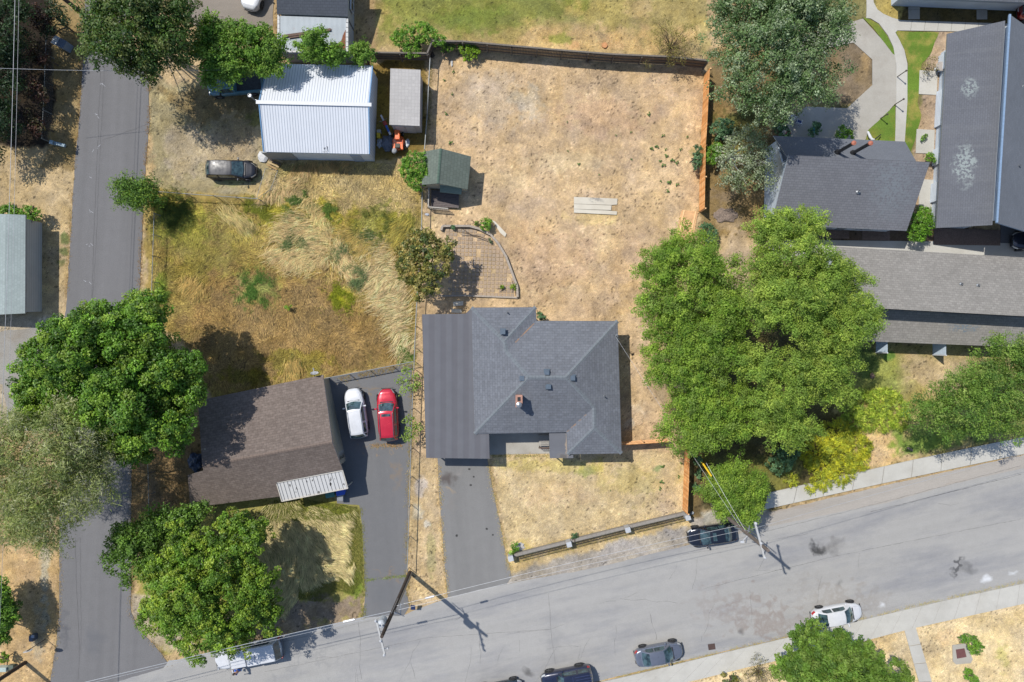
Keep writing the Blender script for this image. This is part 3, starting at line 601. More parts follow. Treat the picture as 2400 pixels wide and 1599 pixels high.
def vent_pipe(parent, px, py, plane, h, r, mat, name='vent_pipe', cap=False):
    p = hit(px, py, plane); mb = MB(); mb.lathe(p, [(r*2.2, -.02), (r*2.0, .04), (r, .1), (r, h), (r*.8, h), (r*.8, h-.12)], 12)
    if cap: mb.lathe(p + Vector((0,0,h)), [(r*1.7, 0), (r*1.7, .05), (.01, .16)], 12)
    return mb.build(name, mat, parent)
# ---- main house -------------------------------------------------
mh_c = C(130,134,142)
m_roof_main = mat_shingle('slate_grey_shingles', mh_c, C(124,127,134), row=.24, tab=.42, var=.10, dark=.76, blotch=.08, weather=C(140,144,150))
m_cap_main = mat_plain('pale_cap_shingles', C(130,137,143), .9, var=.1, scale=3)
m_cream = mat_siding('cream_siding', C(206,200,190))
def main_house():
    t = thing('main_house', 'large grey hip-roofed house with brick chimney and flat carport roof along its west side', 'house', P(1280, 900))
    e = 3.0; sl = .36
    NW, NE1, IN1, NE, SE, SW2, IN2, SW = [P(x, y, e) for x, y in ((1105,721),(1255.6,720),(1257.5,752),(1447.7,752.5),(1457,1063),(1330,1065),(1327.6,1013.5),(1112.5,1017))]
    def rp(px, py, h): return P(px, py, h)
    A = rp(1182, 800, e + sl * 2.75); A2 = rp(1187, 824, e + sl * 2.80); R1 = rp(1239, 885, e + sl * 4.9); R2 = rp(1326, 885, e + sl * 4.9)
    R3 = rp(1392, 955, e + sl * 2.45); R4 = rp(1393, 1003, e + sl * 2.40)
    Wm = [NW, A, A2, R1, SW]; N1 = [NW, NE1, A]; E1 = [NE1, IN1, A2, A]; Nn = [IN1, NE, R2, R1, A2]; S = [SW, R1, R2, R3, IN2]; Em = [NE, SE, R4, R3, R2]; W2 = [IN2, R3, R4, SW2]; S2 = [SW2, R4, SE]
    fas = mat_plain('grey_fascia', C(150,152,156), .5)
    roof('roof', [Wm, N1, E1, Nn, S, Em, W2, S2], m_roof_main, t, .16, fas)
    walls(t, [NW, NE1, IN1, NE, SE, SW2, IN2, SW], e - .1, m_cream, .45)
    caps(t, [(NW, A), (NE1, A), (A2, A), (A2, R1), (R2, R1), (SW, R1), (NE, R2), (R3, R2), (R4, R3), (SW2, R4), (SE, R4)], m_cap_main, .36)
    mval = (mat_stripe('valley_debris', C(150,132,120), mh_c, .5, .3, axis=1, src='Object', rust=C(176,140,110), rustr=(.5,.55)))
    for a, b in ((IN1, A2), (IN2, R3)): v = MB(); v.beam(a + Vector((0,0,.012)), a + (b - a) * .72 + Vector((0,0,.012)), .10, .012); v.build('roof_valley', mval, t)
    mv = mat_plain('blue_grey_vent', C(96,112,128), .5)
    for x, y, pl in ((1281.6,872,Nn),(1223,885.5,Wm),(1342,885,Em),(1285.5,905,S),(1179,777,Wm)): roof_vent(t, x, y, pl, mv)
    for x, y, pl in ((1416,929,Em),(1189,733,N1)): vent_pipe(t, x, y, pl, .45, .05, m_metal)
    # chimney
    p = hit(1216, 937, S); m = MB(); m.box(p + Vector((0,0,.55)), (.50, .95, 1.7)); m.box(p + Vector((0,0,1.40)), (.60, 1.05, .10))
    ch = m.build('chimney', mat_stripe('chimney_brick', C(196,150,132), C(150,130,120), .08, .014, axis=2, src='Object', rough=.9, var=.2), t)
    m = MB(); m.box(p + Vector((0,.18,1.46)), (.26, .34, .03)); m.build('flue', m_black, ch)
    m = MB(); m.lathe(p + Vector((0,-.30,1.45)), [(.14,0),(.14,.22),(.26,.22),(.24,.28),(.01,.36)], 18); m.build('chimney_cap', m_metal, ch)
    # carport
    e2 = 2.9; cp = px3([(989,737),(1091,735.5),(1105,722),(1112.5,1017),(1124,1016),(1146,1012),(1147.5,1075.5),(998.7,1073.5)], e2)
    cp[4].z = cp[4].z
    mr = mat_stripe('dark_membrane', C(107,107,113), C(113,114,120), 1.02, .34, axis=0, rough=.75, var=.06, soft=.16)
    roof('carport_roof', [[cp[0], cp[1], cp[2], cp[3], cp[4], cp[5], cp[6], cp[7]]], mr, t, .18, mat_plain('dark_fascia', C(80,82,88), .6), updir=(0,1,0))
    for x, y in ((1003,1066),(1070,1067),(1140,1068),(1004,960),(1003,850)):
        q = P(x, y, e2); m = MB(); m.box((q.x, q.y, e2/2-.1), (.12,.12,e2-.2)); m.build('carport_post', m_white_trim, t)
    q0 = P(1000,745,e2); q1 = P(1104,745,e2); m = MB(); m.box(((q0.x+q1.x)/2, q0.y-.1, 1.3), (q1.x-q0.x-.2, .12, 2.6)); m.box((q0.x+.1, q0.y-4, 1.3), (.12, 7.6, 2.6)); m.build('carport_wall', m_cream, t)
    # flat porch roof in the south corner
    pr = px3([(1287,1014.5),(1327.2,1014),(1330,1066.2),(1343.6,1066.2),(1343.6,1074),(1288.6,1074)], 2.78)
    mp = mat_asphalt('porch_roof_felt', C(120,122,128), blotch=.08, speck=.08, stains=[(1325,1035,4,34,2,.5,C(178,162,146),.9,.25),(1315,1060,10,7,0,.6,C(92,86,82),.8,.3),(1313,1061,16,12,0,.7,C(140,136,132),.4,.2)])
    roof('porch_roof', [pr], mp, t, .14, fas)
    for x, y in ((1291,1070),(1316,1070),(1339,1070)): q = P(x, y, 2.7); m = MB(); m.box((q.x, q.y, 1.3), (.1,.1,2.6)); m.build('porch_post', m_white_trim, t)
    s_a = P(1131, 1000, 0); dr = mat_plain('dark_green_door', C(80,70,60), .5)
    wl = inset([(p.x, p.y) for p in [NW, NE1, IN1, NE, SE, SW2, IN2, SW]], .45)
    a = Vector(wl[7]); b = Vector(wl[6]); d = (b - a)
    window(t, a + d * .12, a + d * .32, 1.0, 2.1); door(t, a + d * .5, a + d * .62, 2.05, dr); window(t, a + d * .70, a + d * .86, 1.0, 2.1)
    a = Vector(wl[5]); b = Vector(wl[4]); d = b - a; window(t, a + d * .2, a + d * .75, .9, 2.1, n=3)
    a = Vector(wl[4]); b = Vector(wl[3]); d = b - a
    for k in (.15, .42, .7): window(t, a + d * k, a + d * (k + .12), 1.1, 2.1)
    a = Vector(wl[3]); b = Vector(wl[2]); d = b - a
    for k in (.2, .6): window(t, a + d * k, a + d * (k + .18), 1.1, 2.1)
    m = MB(); q = P(1440,785,3.4); m.tube([q + Vector((0,0,-.8)), q + Vector((0,0,.9))], .04); m.box(q + Vector((0.05,0,.85)), (.22,.12,.12), rz=.6); m.tube([q+Vector((0,0,.3)), q + Vector((.5,-.45,-.2))], .03); m.build('service_mast', m_metal, t)
main_house()
# porch railing and wooden steps beside the front patio
def patio_bits():
    t = thing('patio_bench', 'weathered slatted garden bench on the concrete patio beside the porch roof', 'bench', P(1275,1045))
    m = MB()
    for i in range(7): q = P(1275, 1022 + i * 3.6, .45); m.box(q, (.95, .11, .04))
    m.build('seat', mat_plain('grey_slats', C(186,182,174), .85), t)
    for x in (-.45,.45):
        for y in (0, 1.0): q = P(1275,1046,0); m = MB(); m.box((q.x + x, q.y + y, .22), (.07,.07,.44)); m.build('leg', m_wood_dk, t)
    m = MB(); q = P(1275,1050,.7)
    for i in range(6): m.beam((q.x-.45+i*.18, q.y, .35), (q.x-.45+i*.18, q.y, .95), .03, .03)
    m.beam((q.x-.5,q.y,.95),(q.x+.5,q.y,.95),.05,.05); m.beam((q.x-.5,q.y,.5),(q.x+.5,q.y,.5),.05,.05); m.build('backrest', mat_plain('brown_iron', C(110,84,70), .6), t)
patio_bits()
# ---- brown house -------------------------------------------------
def brown_house():
    t = thing('brown_house', 'brown shingled house with a pale metal awning, wedged between two big maples', 'house', P(620,1030))
    r = 4.32; e = 2.9
    NW = P(464,939,e); NE = P(757,878.6,e); RE = P(778.6,1036,r); RW = P(474,1092,r); SE = P(803,1101,2.9); a1 = P(648,1131,2.9); a2 = P(656,1164,2.25); SWc = P(446,1190,2.25); w1 = P(440,1114,3.75)
    # south plane from ridge: put every corner exactly on one plane
    pl = [RE, RW, P(803,1101,2.9)]
    SE, a1, a2, SWc, w1, w2 = [hit(x, y, pl) for x, y in ((803,1101),(648,1131),(656,1164),(446,1190),(440,1114),(477,1103))]
    N = [NW, NE, RE, RW]; S = [RW, RE, SE, a1, a2, SWc, w1, w2]
    m = mat_shingle('brown_shingles', C(142,129,121), C(130,117,109), row=.22, tab=.42, var=.12, dark=.78)
    fas = mat_plain('light_grey_fascia', C(168,172,176), .5); roof('roof', [N, S], m, t, .16, fas)
    caps(t, [(RE, RW)], mat_plain('brown_caps', C(136,120,110), .9, scale=3), .34)
    g = inset([(p.x, p.y) for p in [NW, NE, SE, a1, a2, SWc, w1, w2]], .35)
    ws = mat_siding('grey_tan_siding', C(176,168,150,1.4)); mb = MB(); mb.prism(g, -.1, 2.2)
    ne = Vector(g[1]); se = Vector(g[2]); nw = Vector(g[0]); sw = Vector((g[6][0], g[6][1]))
    def gable(a, b, rr):   # vertical gable wall up to the ridge
        d = (b - a); tt = 0.66; rg = a + d * tt; n = Vector((d.y, -d.x)).normalized() * .08
        for s in (0,): pass
        V = [(a.x, a.y, 2.19), (b.x, b.y, 2.19), (b.x, b.y, 2.72), (rg.x, rg.y, rr), (a.x, a.y, 2.80)]
        V2 = [(x - n.x, y - n.y, z) for x, y, z in V]; k = 5
        mb.add(V + V2, [tuple(range(5)), tuple(reversed(range(5, 10)))] + [(i, (i+1)%5 + 0 if False else (i+1)%5, (i+1)%5+5, i+5) for i in range(5)])
    gable(ne, se, 4.08); gable(nw, Vector(g[7]), 4.0)
    mb.prism([g[0], g[1], tuple(ne + (se-ne)*.1), tuple(nw + (sw-nw)*.1)], 2.19, 2.8)
    mb.build('wall', ws, t)
    d = se - ne; window(t, (ne + d * .78), (ne + d * .60), 1.25, 2.15, n=2, out=-.05)
    door(t, ne + d * .95, ne + d * .86, 2.0, mat_plain('door_white', C(210,210,206), .5), out=-.03)
    # metal awning
    aw = [P(648,1131,2.72), P(803,1102,2.72), P(815.5,1144.5,2.45), P(661,1175,2.45)]; d1 = (aw[1]-aw[0]).normalized(); n_ = 18; rib = MB(); pan = MB()
    for i in range(n_):
        u0 = i / n_; u1 = (i + .74) / n_; u2 = (i + 1) / n_
        f = lambda u, v, z=0: (aw[0] * (1-u) + aw[1] * u) * (1-v) + (aw[3] * (1-u) + aw[2] * u) * v + Vector((0,0,z))
        pan.add([f(u0,0), f(u1,0), f(u1,1), f(u0,1)], [(0,3,2,1)]); pan.add([f(u1,0,-.07), f(u2,0,-.07), f(u2,1,-.07), f(u1,1,-.07)], [(0,3,2,1)])
        pan.add([f(u1,0), f(u1,0,-.07), f(u1,1,-.07), f(u1,1)], [(0,3,2,1)]); pan.add([f(u2,0), f(u2,0,-.07), f(u2,1,-.07), f(u2,1)], [(0,1,2,3)])
    tt = NT('peeling_white_metal'); v = tt.coord(); c = tt.mix(tt.rng(tt.noise(tt.mapping(v, scale=(2.2,1.2,1)), 1.3, 3, .5), .655, .665), C(228,228,226), C(90,88,86)); tt.done(c, .5, .1)
    ao = pan.build('awning', tt.mat, t)
    rm = MB()
    for a, b in ((0,1),(1,2),(2,3),(3,0)): rm.beam(aw[a] + Vector((0,0,.02)), aw[b] + Vector((0,0,.02)), .14 if a in (0,) else .08, .12)
    for k in (.03,.5,.97): q = aw[3]*(1-k)+aw[2]*k; rm.beam((q.x, q.y+.1, 0), (q.x, q.y+.1, 2.4), .08, .08)
    rm.build('awning_frame', mat_plain('cream_trim', C(222,216,204), .5), ao)
    m = MB(); q = P(737,876,3.2); m.tube([q + Vector((-.15,.35,-.6)), q + Vector((-.1,.5,.1)), q], .03)
    Mx = Matrix.Rotation(R(-68), 3, 'X') @ Matrix.Rotation(R(0), 3, 'Y'); m.lathe(q, [(.02,-.05),(.20,-.02),(.34,.05),(.36,.07),(.34,.06),(.2,0),(.02,-.03)], 20, M=Mx); m.build('satellite_dish', mat_plain('dish_grey', C(206,208,212), .4), t)
brown_house()
def bin_(name, label, px, py, c, lid, rz, s=(.55,.6,1.0), cat='bin'):
    t = thing(name, label, cat, P(px, py), rz=0); p = P(px, py); M = Matrix.Rotation(rz, 3, 'Z'); m = MB(); w, d, h = s
    vs = [p + M @ Vector((x*w*k, y*d*k, z)) for z, k in ((0.05,.38),(h,.5)) for x, y in ((-1,-1),(1,-1),(1,1),(-1,1))]
    m.add(vs, [(0,3,2,1),(4,5,6,7),(0,1,5,4),(1,2,6,5),(2,3,7,6),(3,0,4,7)]); m.build('body', c, t, bevel=.03)
    m = MB(); m.box(p + Vector((0,0,h+.04)), (w*1.06, d*1.1, .08), rz=rz); m.box(p + M @ Vector((0, d*.56, h+.01)), (w*.8,.06,.06), rz=rz); m.build('lid', lid, t, bevel=.03)
    for sx in (-1, 1): m = MB(); m.lathe(p + M @ Vector((sx*w*.45, d*.42, .13)), [(.13,-.03),(.13,.03)], 12, axis='X'); m.build('wheel', m_black, t)
mb_blue = mat_plain('blue_bin', (.012,.07,.42), .45, var=.08); mb_green = mat_plain('green_bin', (.04,.16,.14), .5); mb_grey = mat_plain('grey_bin', C(150,154,160), .5)
bin_('recycling_bin', 'bright blue wheeled bin under the corner of the pale awning', 804, 1143, mb_blue, mb_blue, .2, (.75,.85,1.1))
bin_('garden_waste_bin', 'dull green wheeled bin under the awning left of the blue bin', 779, 1149, mb_green, mb_green, .2, (.8,.85,1.0))
bin_('rubbish_bin', 'small grey lidded bin on the drive edge just below the blue bin', 802, 1162, mb_grey, mb_grey, 0.03, (.55,.55,.75))
# ---- white metal shop ---------------------------------------------
def shop():
    t = thing('metal_shop', 'large white ribbed-metal workshop with a low gable roof and blue-white walls', 'workshop', P(740,270))
    e, r = 2.9, 4.25
    NW, NE, RE, RW, SE, SW = P(627,149.5,e), P(873.5,153.5,e), P(864.5,246,r), P(607,240,r), P(866,361.5,e), P(618,356,e)
    m = mat_stripe('white_ribbed_metal', C(240,244,250,1.06), C(186,194,206), .24, .03, axis=0, rough=.4, metal=0.0, soft=.02, var=.03)
    roof('roof', [[NW, NE, RE, RW], [RW, RE, SE, SW]], m, t, .14, mat_plain('pale_blue_trim', C(150,190,222), .45))
    mb = MB(); up = Vector((0,0,.05)); x = (RE - RW).normalized() * .25
    mb.beam(RW - x + up, RE + x + up, .34, .06); mb.build('ridge_cap', m_white_trim, t, bevel=.02)
    for a_, b_ in ((NE, RE), (RE, SE), (NW, RW), (RW, SW)): mb = MB(); mb.beam(a_ + Vector((0,0,.03)), b_ + Vector((0,0,.03)), .10, .05); mb.build('rake_trim', mat_plain('blue_rake_trim', C(120,164,206), .5), t)
    w = mat_stripe('blue_white_wall_panels', C(232,238,246,1.2), C(190,202,220), .3, .03, axis=1, src='Object', rough=.5)
    g = inset([(p.x, p.y) for p in [NW, NE, SE, SW]], .12); mb = MB(); mb.prism(g, -.1, 2.78)
    for a, b in ((g[1], g[2]), (g[0], g[3])):
        a = Vector(a); b = Vector(b); c = (a + b) / 2; n = Vector((.05, 0)) * (-1 if a.x > -15 else 1)
        V = [(a.x,a.y,2.77),(b.x,b.y,2.77),(c.x,c.y,4.08)]; mb.add(V + [(x+n.x,y,z) for x,y,z in V], [(0,1,2),(5,4,3),(0,3,4,1),(1,4,5,2),(2,5,3,0)])
    mb.build('wall', w, t)
    a = Vector(g[3]); b = Vector(g[2]); d = b - a; mb = MB(); c = a + d * .09
    mb.box((c.x, c.y - .05, 1.3), (2.6, .08, 2.5)); mb.build('sliding_door', mat_plain('grey_door_panel', C(170,172,172), .6), t)
    door(t, a + d * .80, a + d * .90, 2.0, mat_plain('blue_white_door', C(190,204,224), .5))
    mb = MB(); p = hit(762,346,[RW,RE,SE])
    for k in range(9): 
        q = p + Vector((rnd.uniform(-.22,.22), rnd.uniform(-.4,.4), .03)); mb.box(q, (rnd.uniform(.05,.22), .035, .02), rz=rnd.uniform(0,3))
    mb.box(p + Vector((0,.35,.03)), (.4,.03,.03)); mb.box(p + Vector((0,-.4,.03)), (.4,.03,.03)); mb.box(p + Vector((.2,0,.03)), (.03,.6,.03)); mb.build('roof_patch', mat_plain('dark_tar', C(96,98,104), .7), t)
    mb = MB(); q = P(596,234,3.6); mb.tube([P(624,236,3.5), P(603,235,3.55), q, q + Vector((0,0,1.0))], .07); mb.lathe(q + Vector((0,0,.95)), [(.10,0),(.19,.02),(.19,.16),(.13,.18),(.13,.1)], 16); mb.build('flue_pipe', m_metal, t)
shop()
# ---- long pale shed -------------------------------------------------
def long_shed():
    t = thing('long_shed', 'narrow shed with a pale grey tiled roof and white doors beside the white workshop', 'shed', P(948,230))
    c = [P(915,160.6,2.55), P(985.6,163.8,2.35), P(983.5,295.5,2.35), P(912.5,292.5,2.55)]
    m = mat_shingle('pale_grey_tiles', C(206,202,198), row=.3, tab=.3, var=.05, dark=.86); m.node_tree.nodes['Brick Texture'].offset = 0.0
    roof('roof', [c], m, t, .12, mat_plain('grey_edge', C(200,198,194), .6))
    ws = mat_siding('white_shed_boards', C(214,214,218), .25); walls(t, c, 2.3, ws, .10)
    g = inset([(p.x,p.y) for p in c], .10); a = Vector(g[3]); b = Vector(g[2]); d = b - a; w = mat_plain('white_shed_door', C(222,222,226), .5)
    door(t, a + d * .12, a + d * .45, 2.0, w); door(t, a + d * .47, a + d * .80, 2.0, w)
long_shed()
# ---- green play house -------------------------------------------------
def green_shed():
    t = thing('green_shed', 'small gabled shed with dark green roof and little railed deck', 'shed', P(1050,400))
    RN, RS, EN, ES, WN, WS = P(1033,348,3.5), P(1026,430,3.5), P(1104,367,2.2), P(1096.4,444.6,2.2), P(992,356,2.6), P(988.8,433.4,2.6)
    m = mat_shingle('green_shingles', C(122,132,122), row=.3, tab=.36, var=.08, dark=.74)
    roof('roof', [[RN, RS, ES, EN], [RN, WN, WS, RS]], m, t, .1, mat_plain('green_edge', C(120,140,126), .7)); caps(t, [(RN, RS)], mat_plain('green_cap', C(96,118,104), .9), .22)
    cr = mat_siding('cream_boards', C(220,216,196)); mb = MB(); g = inset([(p.x, p.y) for p in [WN, EN, ES, WS]], .25); mb.prism(g, -.1, 2.1)
    a = Vector(g[3]); b = Vector(g[2]); c = a.lerp(b, .42); c2 = Vector(g[0]).lerp(Vector(g[1]), .42)
    mb.add([(a.x,a.y,2.09),(b.x,b.y,2.09),(c.x,c.y,3.2),(g[0][0],g[0][1],2.09),(g[1][0],g[1][1],2.09),(c2.x,c2.y,3.2)], [(0,1,2),(5,4,3),(0,3,4,1),(1,4,5,2),(2,5,3,0)])
    mb.build('wall', cr, t); d = b - a; door(t, a + d * .35, a + d * .6, 1.8, mat_plain('green_door', C(80,100,84), .6))
    pr = [P(1031,431,2.0), P(1084,440,2.0), P(1081,456,1.75), P(1031,450.5,1.75)]; roof('porch_roof', [pr], mat_shingle('pale_green_shingles', C(150,166,152), row=.16, tab=.3, var=.05, dark=.85), t, .08)
    mb = MB()
    for i in range(10): q = P(1043, 449 + i * 3.9, .3); mb.box(q, (2.6, .135, .05), rz=R(-3))
    mb.box(P(1043, 466, .14), (2.5, 1.4, .24), rz=R(-3)); mb.build('deck', mat_plain('grey_deck_boards', C(122,112,110), .85, var=.2), t)
    mb = MB(); A, B, D = P(1005,440,.95), P(1003.5,485,.95), P(1050,489,.95)
    for p, q, n in ((A, B, 11), (B, D, 9)):
        mb.beam(p, q, .09, .05); mb.beam(p - Vector((0,0,.8)), q - Vector((0,0,.8)), .05, .05)
        for i in range(n + 1): s = p.lerp(q, i / n); mb.box(s - Vector((0,0,.45)), (.05,.05,.9))
    mb.build('railing', mat_plain('pale_weathered_rail', C(206,200,190), .8), t)
green_shed()
# ---- barn at the left edge ---------------------------------------------
def left_barn():
    t = thing('grey_barn', 'grey-green shingled barn cut off by the left edge of the picture', 'barn', P(0,620))
    e = 2.55; r = 2.8; NE, SE = P(59.7,504,e), P(58.7,734.5,e); RN, RS = P(14,502,r), P(10,737,r); NW, SW = P(-160,500,1.5), P(-160,742,1.5)
    roof('roof', [[RN, NE, SE, RS], [NW, RN, RS, SW]], mat_shingle('grey_green_shingles', C(172,184,182), row=.24, tab=.3, var=.06, dark=.85), t, .16, mat_plain('barn_edge', C(190,190,190), .6))
    walls(t, [NE, SE, SW, NW], 2.4, mat_siding('grey_barn_boards', C(190,188,186,1.5), .3), .28)
left_barn()
# ---- garage and tin lean-to at the top ------------------------------------
def top_garage():
    t = thing('grey_garage', 'grey shingled garage at the top edge with white side wall', 'garage', P(740,0))
    e = 2.9; c = [P(646,-80,4.2), P(815,-80,4.2), P(815.5,38.5,e), P(649,32.5,e)]
    roof('roof', [c], mat_shingle('blue_grey_shingles', C(92,98,108), row=.24, tab=.4, var=.06, dark=.78), t, .16, mat_plain('pale_edge', C(170,176,180), .6))
    g = px3([(652,-80),(815.5,-80),(815.5,38),(652,34)], e); walls(t, g, 2.8, mat_siding('off_white_boards', C(196,198,200), .3), .12)
    a = P(836, 4, 0); b = P(836, 44, 0); window(t, (a.x-.05, a.y), (b.x-.05, b.y), 1.0, 1.9, out=.06)
    t = thing('tin_lean_to', 'rusting corrugated tin lean-to roof framed by white blocks, below the grey garage', 'lean-to', P(735,80))
    h = 2.55; c = [P(657,37,h+.15), P(811,42,h+.15), P(811,119,h-.1), P(657,117,h-.1)]
    mt = mat_stripe('old_corrugated_tin', C(196,206,212), C(150,160,168), .11, .04, axis=0, rough=.5, metal=.15, soft=.03, rust=C(150,92,62), rustr=(.63,.72), var=.08)
    nt = NT('rusty_tin'); v = nt.coord()
    # rust is concentrated in the south-east corner
    roof('roof', [c], mt, t, .05)
    mb = MB()
    for (ax, ay, bx, by) in ((653.5,36,653.5,121),(814,43,814,122),(654,121,814,122.5)):
        A = P(ax, ay, h); B = P(bx, by, h); n = int((B - A).length / .4)
        for i in range(n): s = A.lerp(B, (i + .5) / n); mb.box(s + Vector((0,0,-.05 + rnd.uniform(-.01,.01))), (.2 if ax==bx else .38, .38 if ax==bx else .2, .3))
    mb.build('block_parapet', mat_plain('white_blocks', C(226,226,224), .7, var=.1), t)
    g = px3([(654,40),(814,43),(814,121),(654,120)], h); walls(t, g, 2.3, mat_siding('white_block_wall', C(200,202,206), .2), .03)
    mb = MB(); p0 = [hit(x, y, c) for x, y in ((781,86),(812,74),(811,118),(790,117))]
    mb.add([q + Vector((0,0,.012)) for q in (hit(810,70,c), hit(810,117,c), hit(783,116,c), hit(788,104,c), hit(800,96,c), hit(804,82,c))], [(5,4,3,2,1,0)]); mb.build('rusted_sheet', mat_asphalt('rust_red', C(150,98,74), blotch=.2, speck=.3, tint=C(180,140,120)), t)
    for nm, lab, a, b, w in (('plank', 'long dark plank lying across the tin roof', (662,86.5), (776,70.5), .22), ('plank', 'short dark plank lying across the tin roof below the long one', (679,90), (752,79), .12)):
        mb = MB(); mb.beam(hit(*a, c) + Vector((0,0,.1)), hit(*b, c) + Vector((0,0,.1)), w, .08); tag(mb.build(nm, mat_plain('dark_brown_plank', C(118,96,84), .85, var=.25), None), lab, 'plank')
top_garage()
# ---- grey flats building with clerestory (B9) ---------------------------------
m_bluewhite = mat_siding('pale_blue_siding', C(210,222,236,1.25), .2)
def flats_centre():
    t = thing('clerestory_house', 'grey low building with two tall black flue pipes, right of the cedar fence', 'building', P(1980,420))
    NWl, NEl = P(1813,318.5,2.8), P(2121,332,2.8); N2, N1 = P(2147,378,4.25), P(1846,369,4.25)
    U1, U2 = P(1848,363.5,5.9), P(2180,380,5.9); S1, S2 = P(1808,527,2.9), P(2125,541,2.9)
    m1 = mat_shingle('grey_shingles_cool', C(124,128,136), row=.2, tab=.36, var=.04, dark=.88)
    m2 = mat_shingle('grey_shingles_rows', C(142,143,149), row=.22, tab=.4, var=.07, dark=.72, patches=[(2085,440,60,90,20,.2,C(150,158,164),.7,.3)], ph=4.2)
    f = mat_plain('white_blue_fascia', C(190,202,216), .5)
    roof('lower_roof', [[NWl, NEl, N2, N1]], m1, t, .16, f); roof('upper_roof', [[U1, U2, S2, S1]], m2, t, .18, f)
    g = inset([(p.x, p.y) for p in [NWl, NEl, S2, S1]], .35); mb = MB(); mb.prism(g, -.1, 2.6)
    # gable side walls under the two planes and the clerestory strip
    yr = (N1.y + N2.y) / 2; gw = Vector(g[0]).lerp(Vector(g[3]), .33); ge = Vector(g[1]).lerp(Vector(g[2]), .33)
    for a, c, b, s in ((g[0], gw, g[3], 1), (g[1], ge, g[2], -1)):
        V = [(a[0],a[1],2.59),(b[0],b[1],2.59),(b[0],b[1],2.75),(c[0],c[1]-.2,5.45),(c[0],c[1],5.45),(c[0],c[1]+.05,4.0)]; n = .12 * s
        mb.add(V + [(x+n,y,z) for x,y,z in V], [tuple(range(6)), tuple(reversed(range(6,12)))] + [(i,(i+1)%6,(i+1)%6+6,i+6) for i in range(6)])
    mb.prism([tuple(gw), tuple(ge), (ge.x, ge.y-.12), (gw.x, gw.y-.12)], 2.59, 5.5); mb.build('wall', m_bluewhite, t)
    for k in range(4): a = gw.lerp(ge, .1+k*.22); b = gw.lerp(ge, .1+k*.22+.14); window(t, b, a, 4.6, 5.2, out=.04)
    pl = [NWl, NEl, N2]
    bl = mat_plain('matt_black_flue', (.016,.017,.02), .45, var=.2)
    for bx, by, tx, ty in ((1963,357.5,2000,337),(1999.5,358.5,2041,340.5)):
        p = hit(bx, by, pl); # height from the parallax between foot and cap
        k0 = 1 - p.z / HC; vb = math.hypot(bx-CX, by-CY) * k0; vt = math.hypot(tx-CX, ty-CY); hh = HC * (1 - vb / vt) - p.z; hh = max(1.6, min(3.2, hh))
        mb = MB(); mb.lathe(p, [(.26,-.1),(.26,.05),(.15,.25),(.15,hh)], 16); fo = mb.build('flue_pipe', bl, t, smooth=False)
        mb = MB(); mb.lathe(p + Vector((0,0,hh)), [(.17,0),(.20,.03),(.20,.16),(.01,.24)], 16); mb.build('flue_cap', mat_plain('rusty_cap', C(196,120,96), .7), fo)
    vent_pipe(t, 2011, 450, [U1, U2, S2], .3, .09, m_metal)
    a = Vector(g[3]); b = Vector(g[2]); d = b - a
    for k in (.1,.38,.7): window(t, a + d * k, a + d * (k+.14), .9, 2.0)
    for k in (.27,.58): door(t, a + d * k, a + d * (k+.06), 2.05, mat_plain('grey_blue_door', C(120,130,142), .5))
flats_centre()
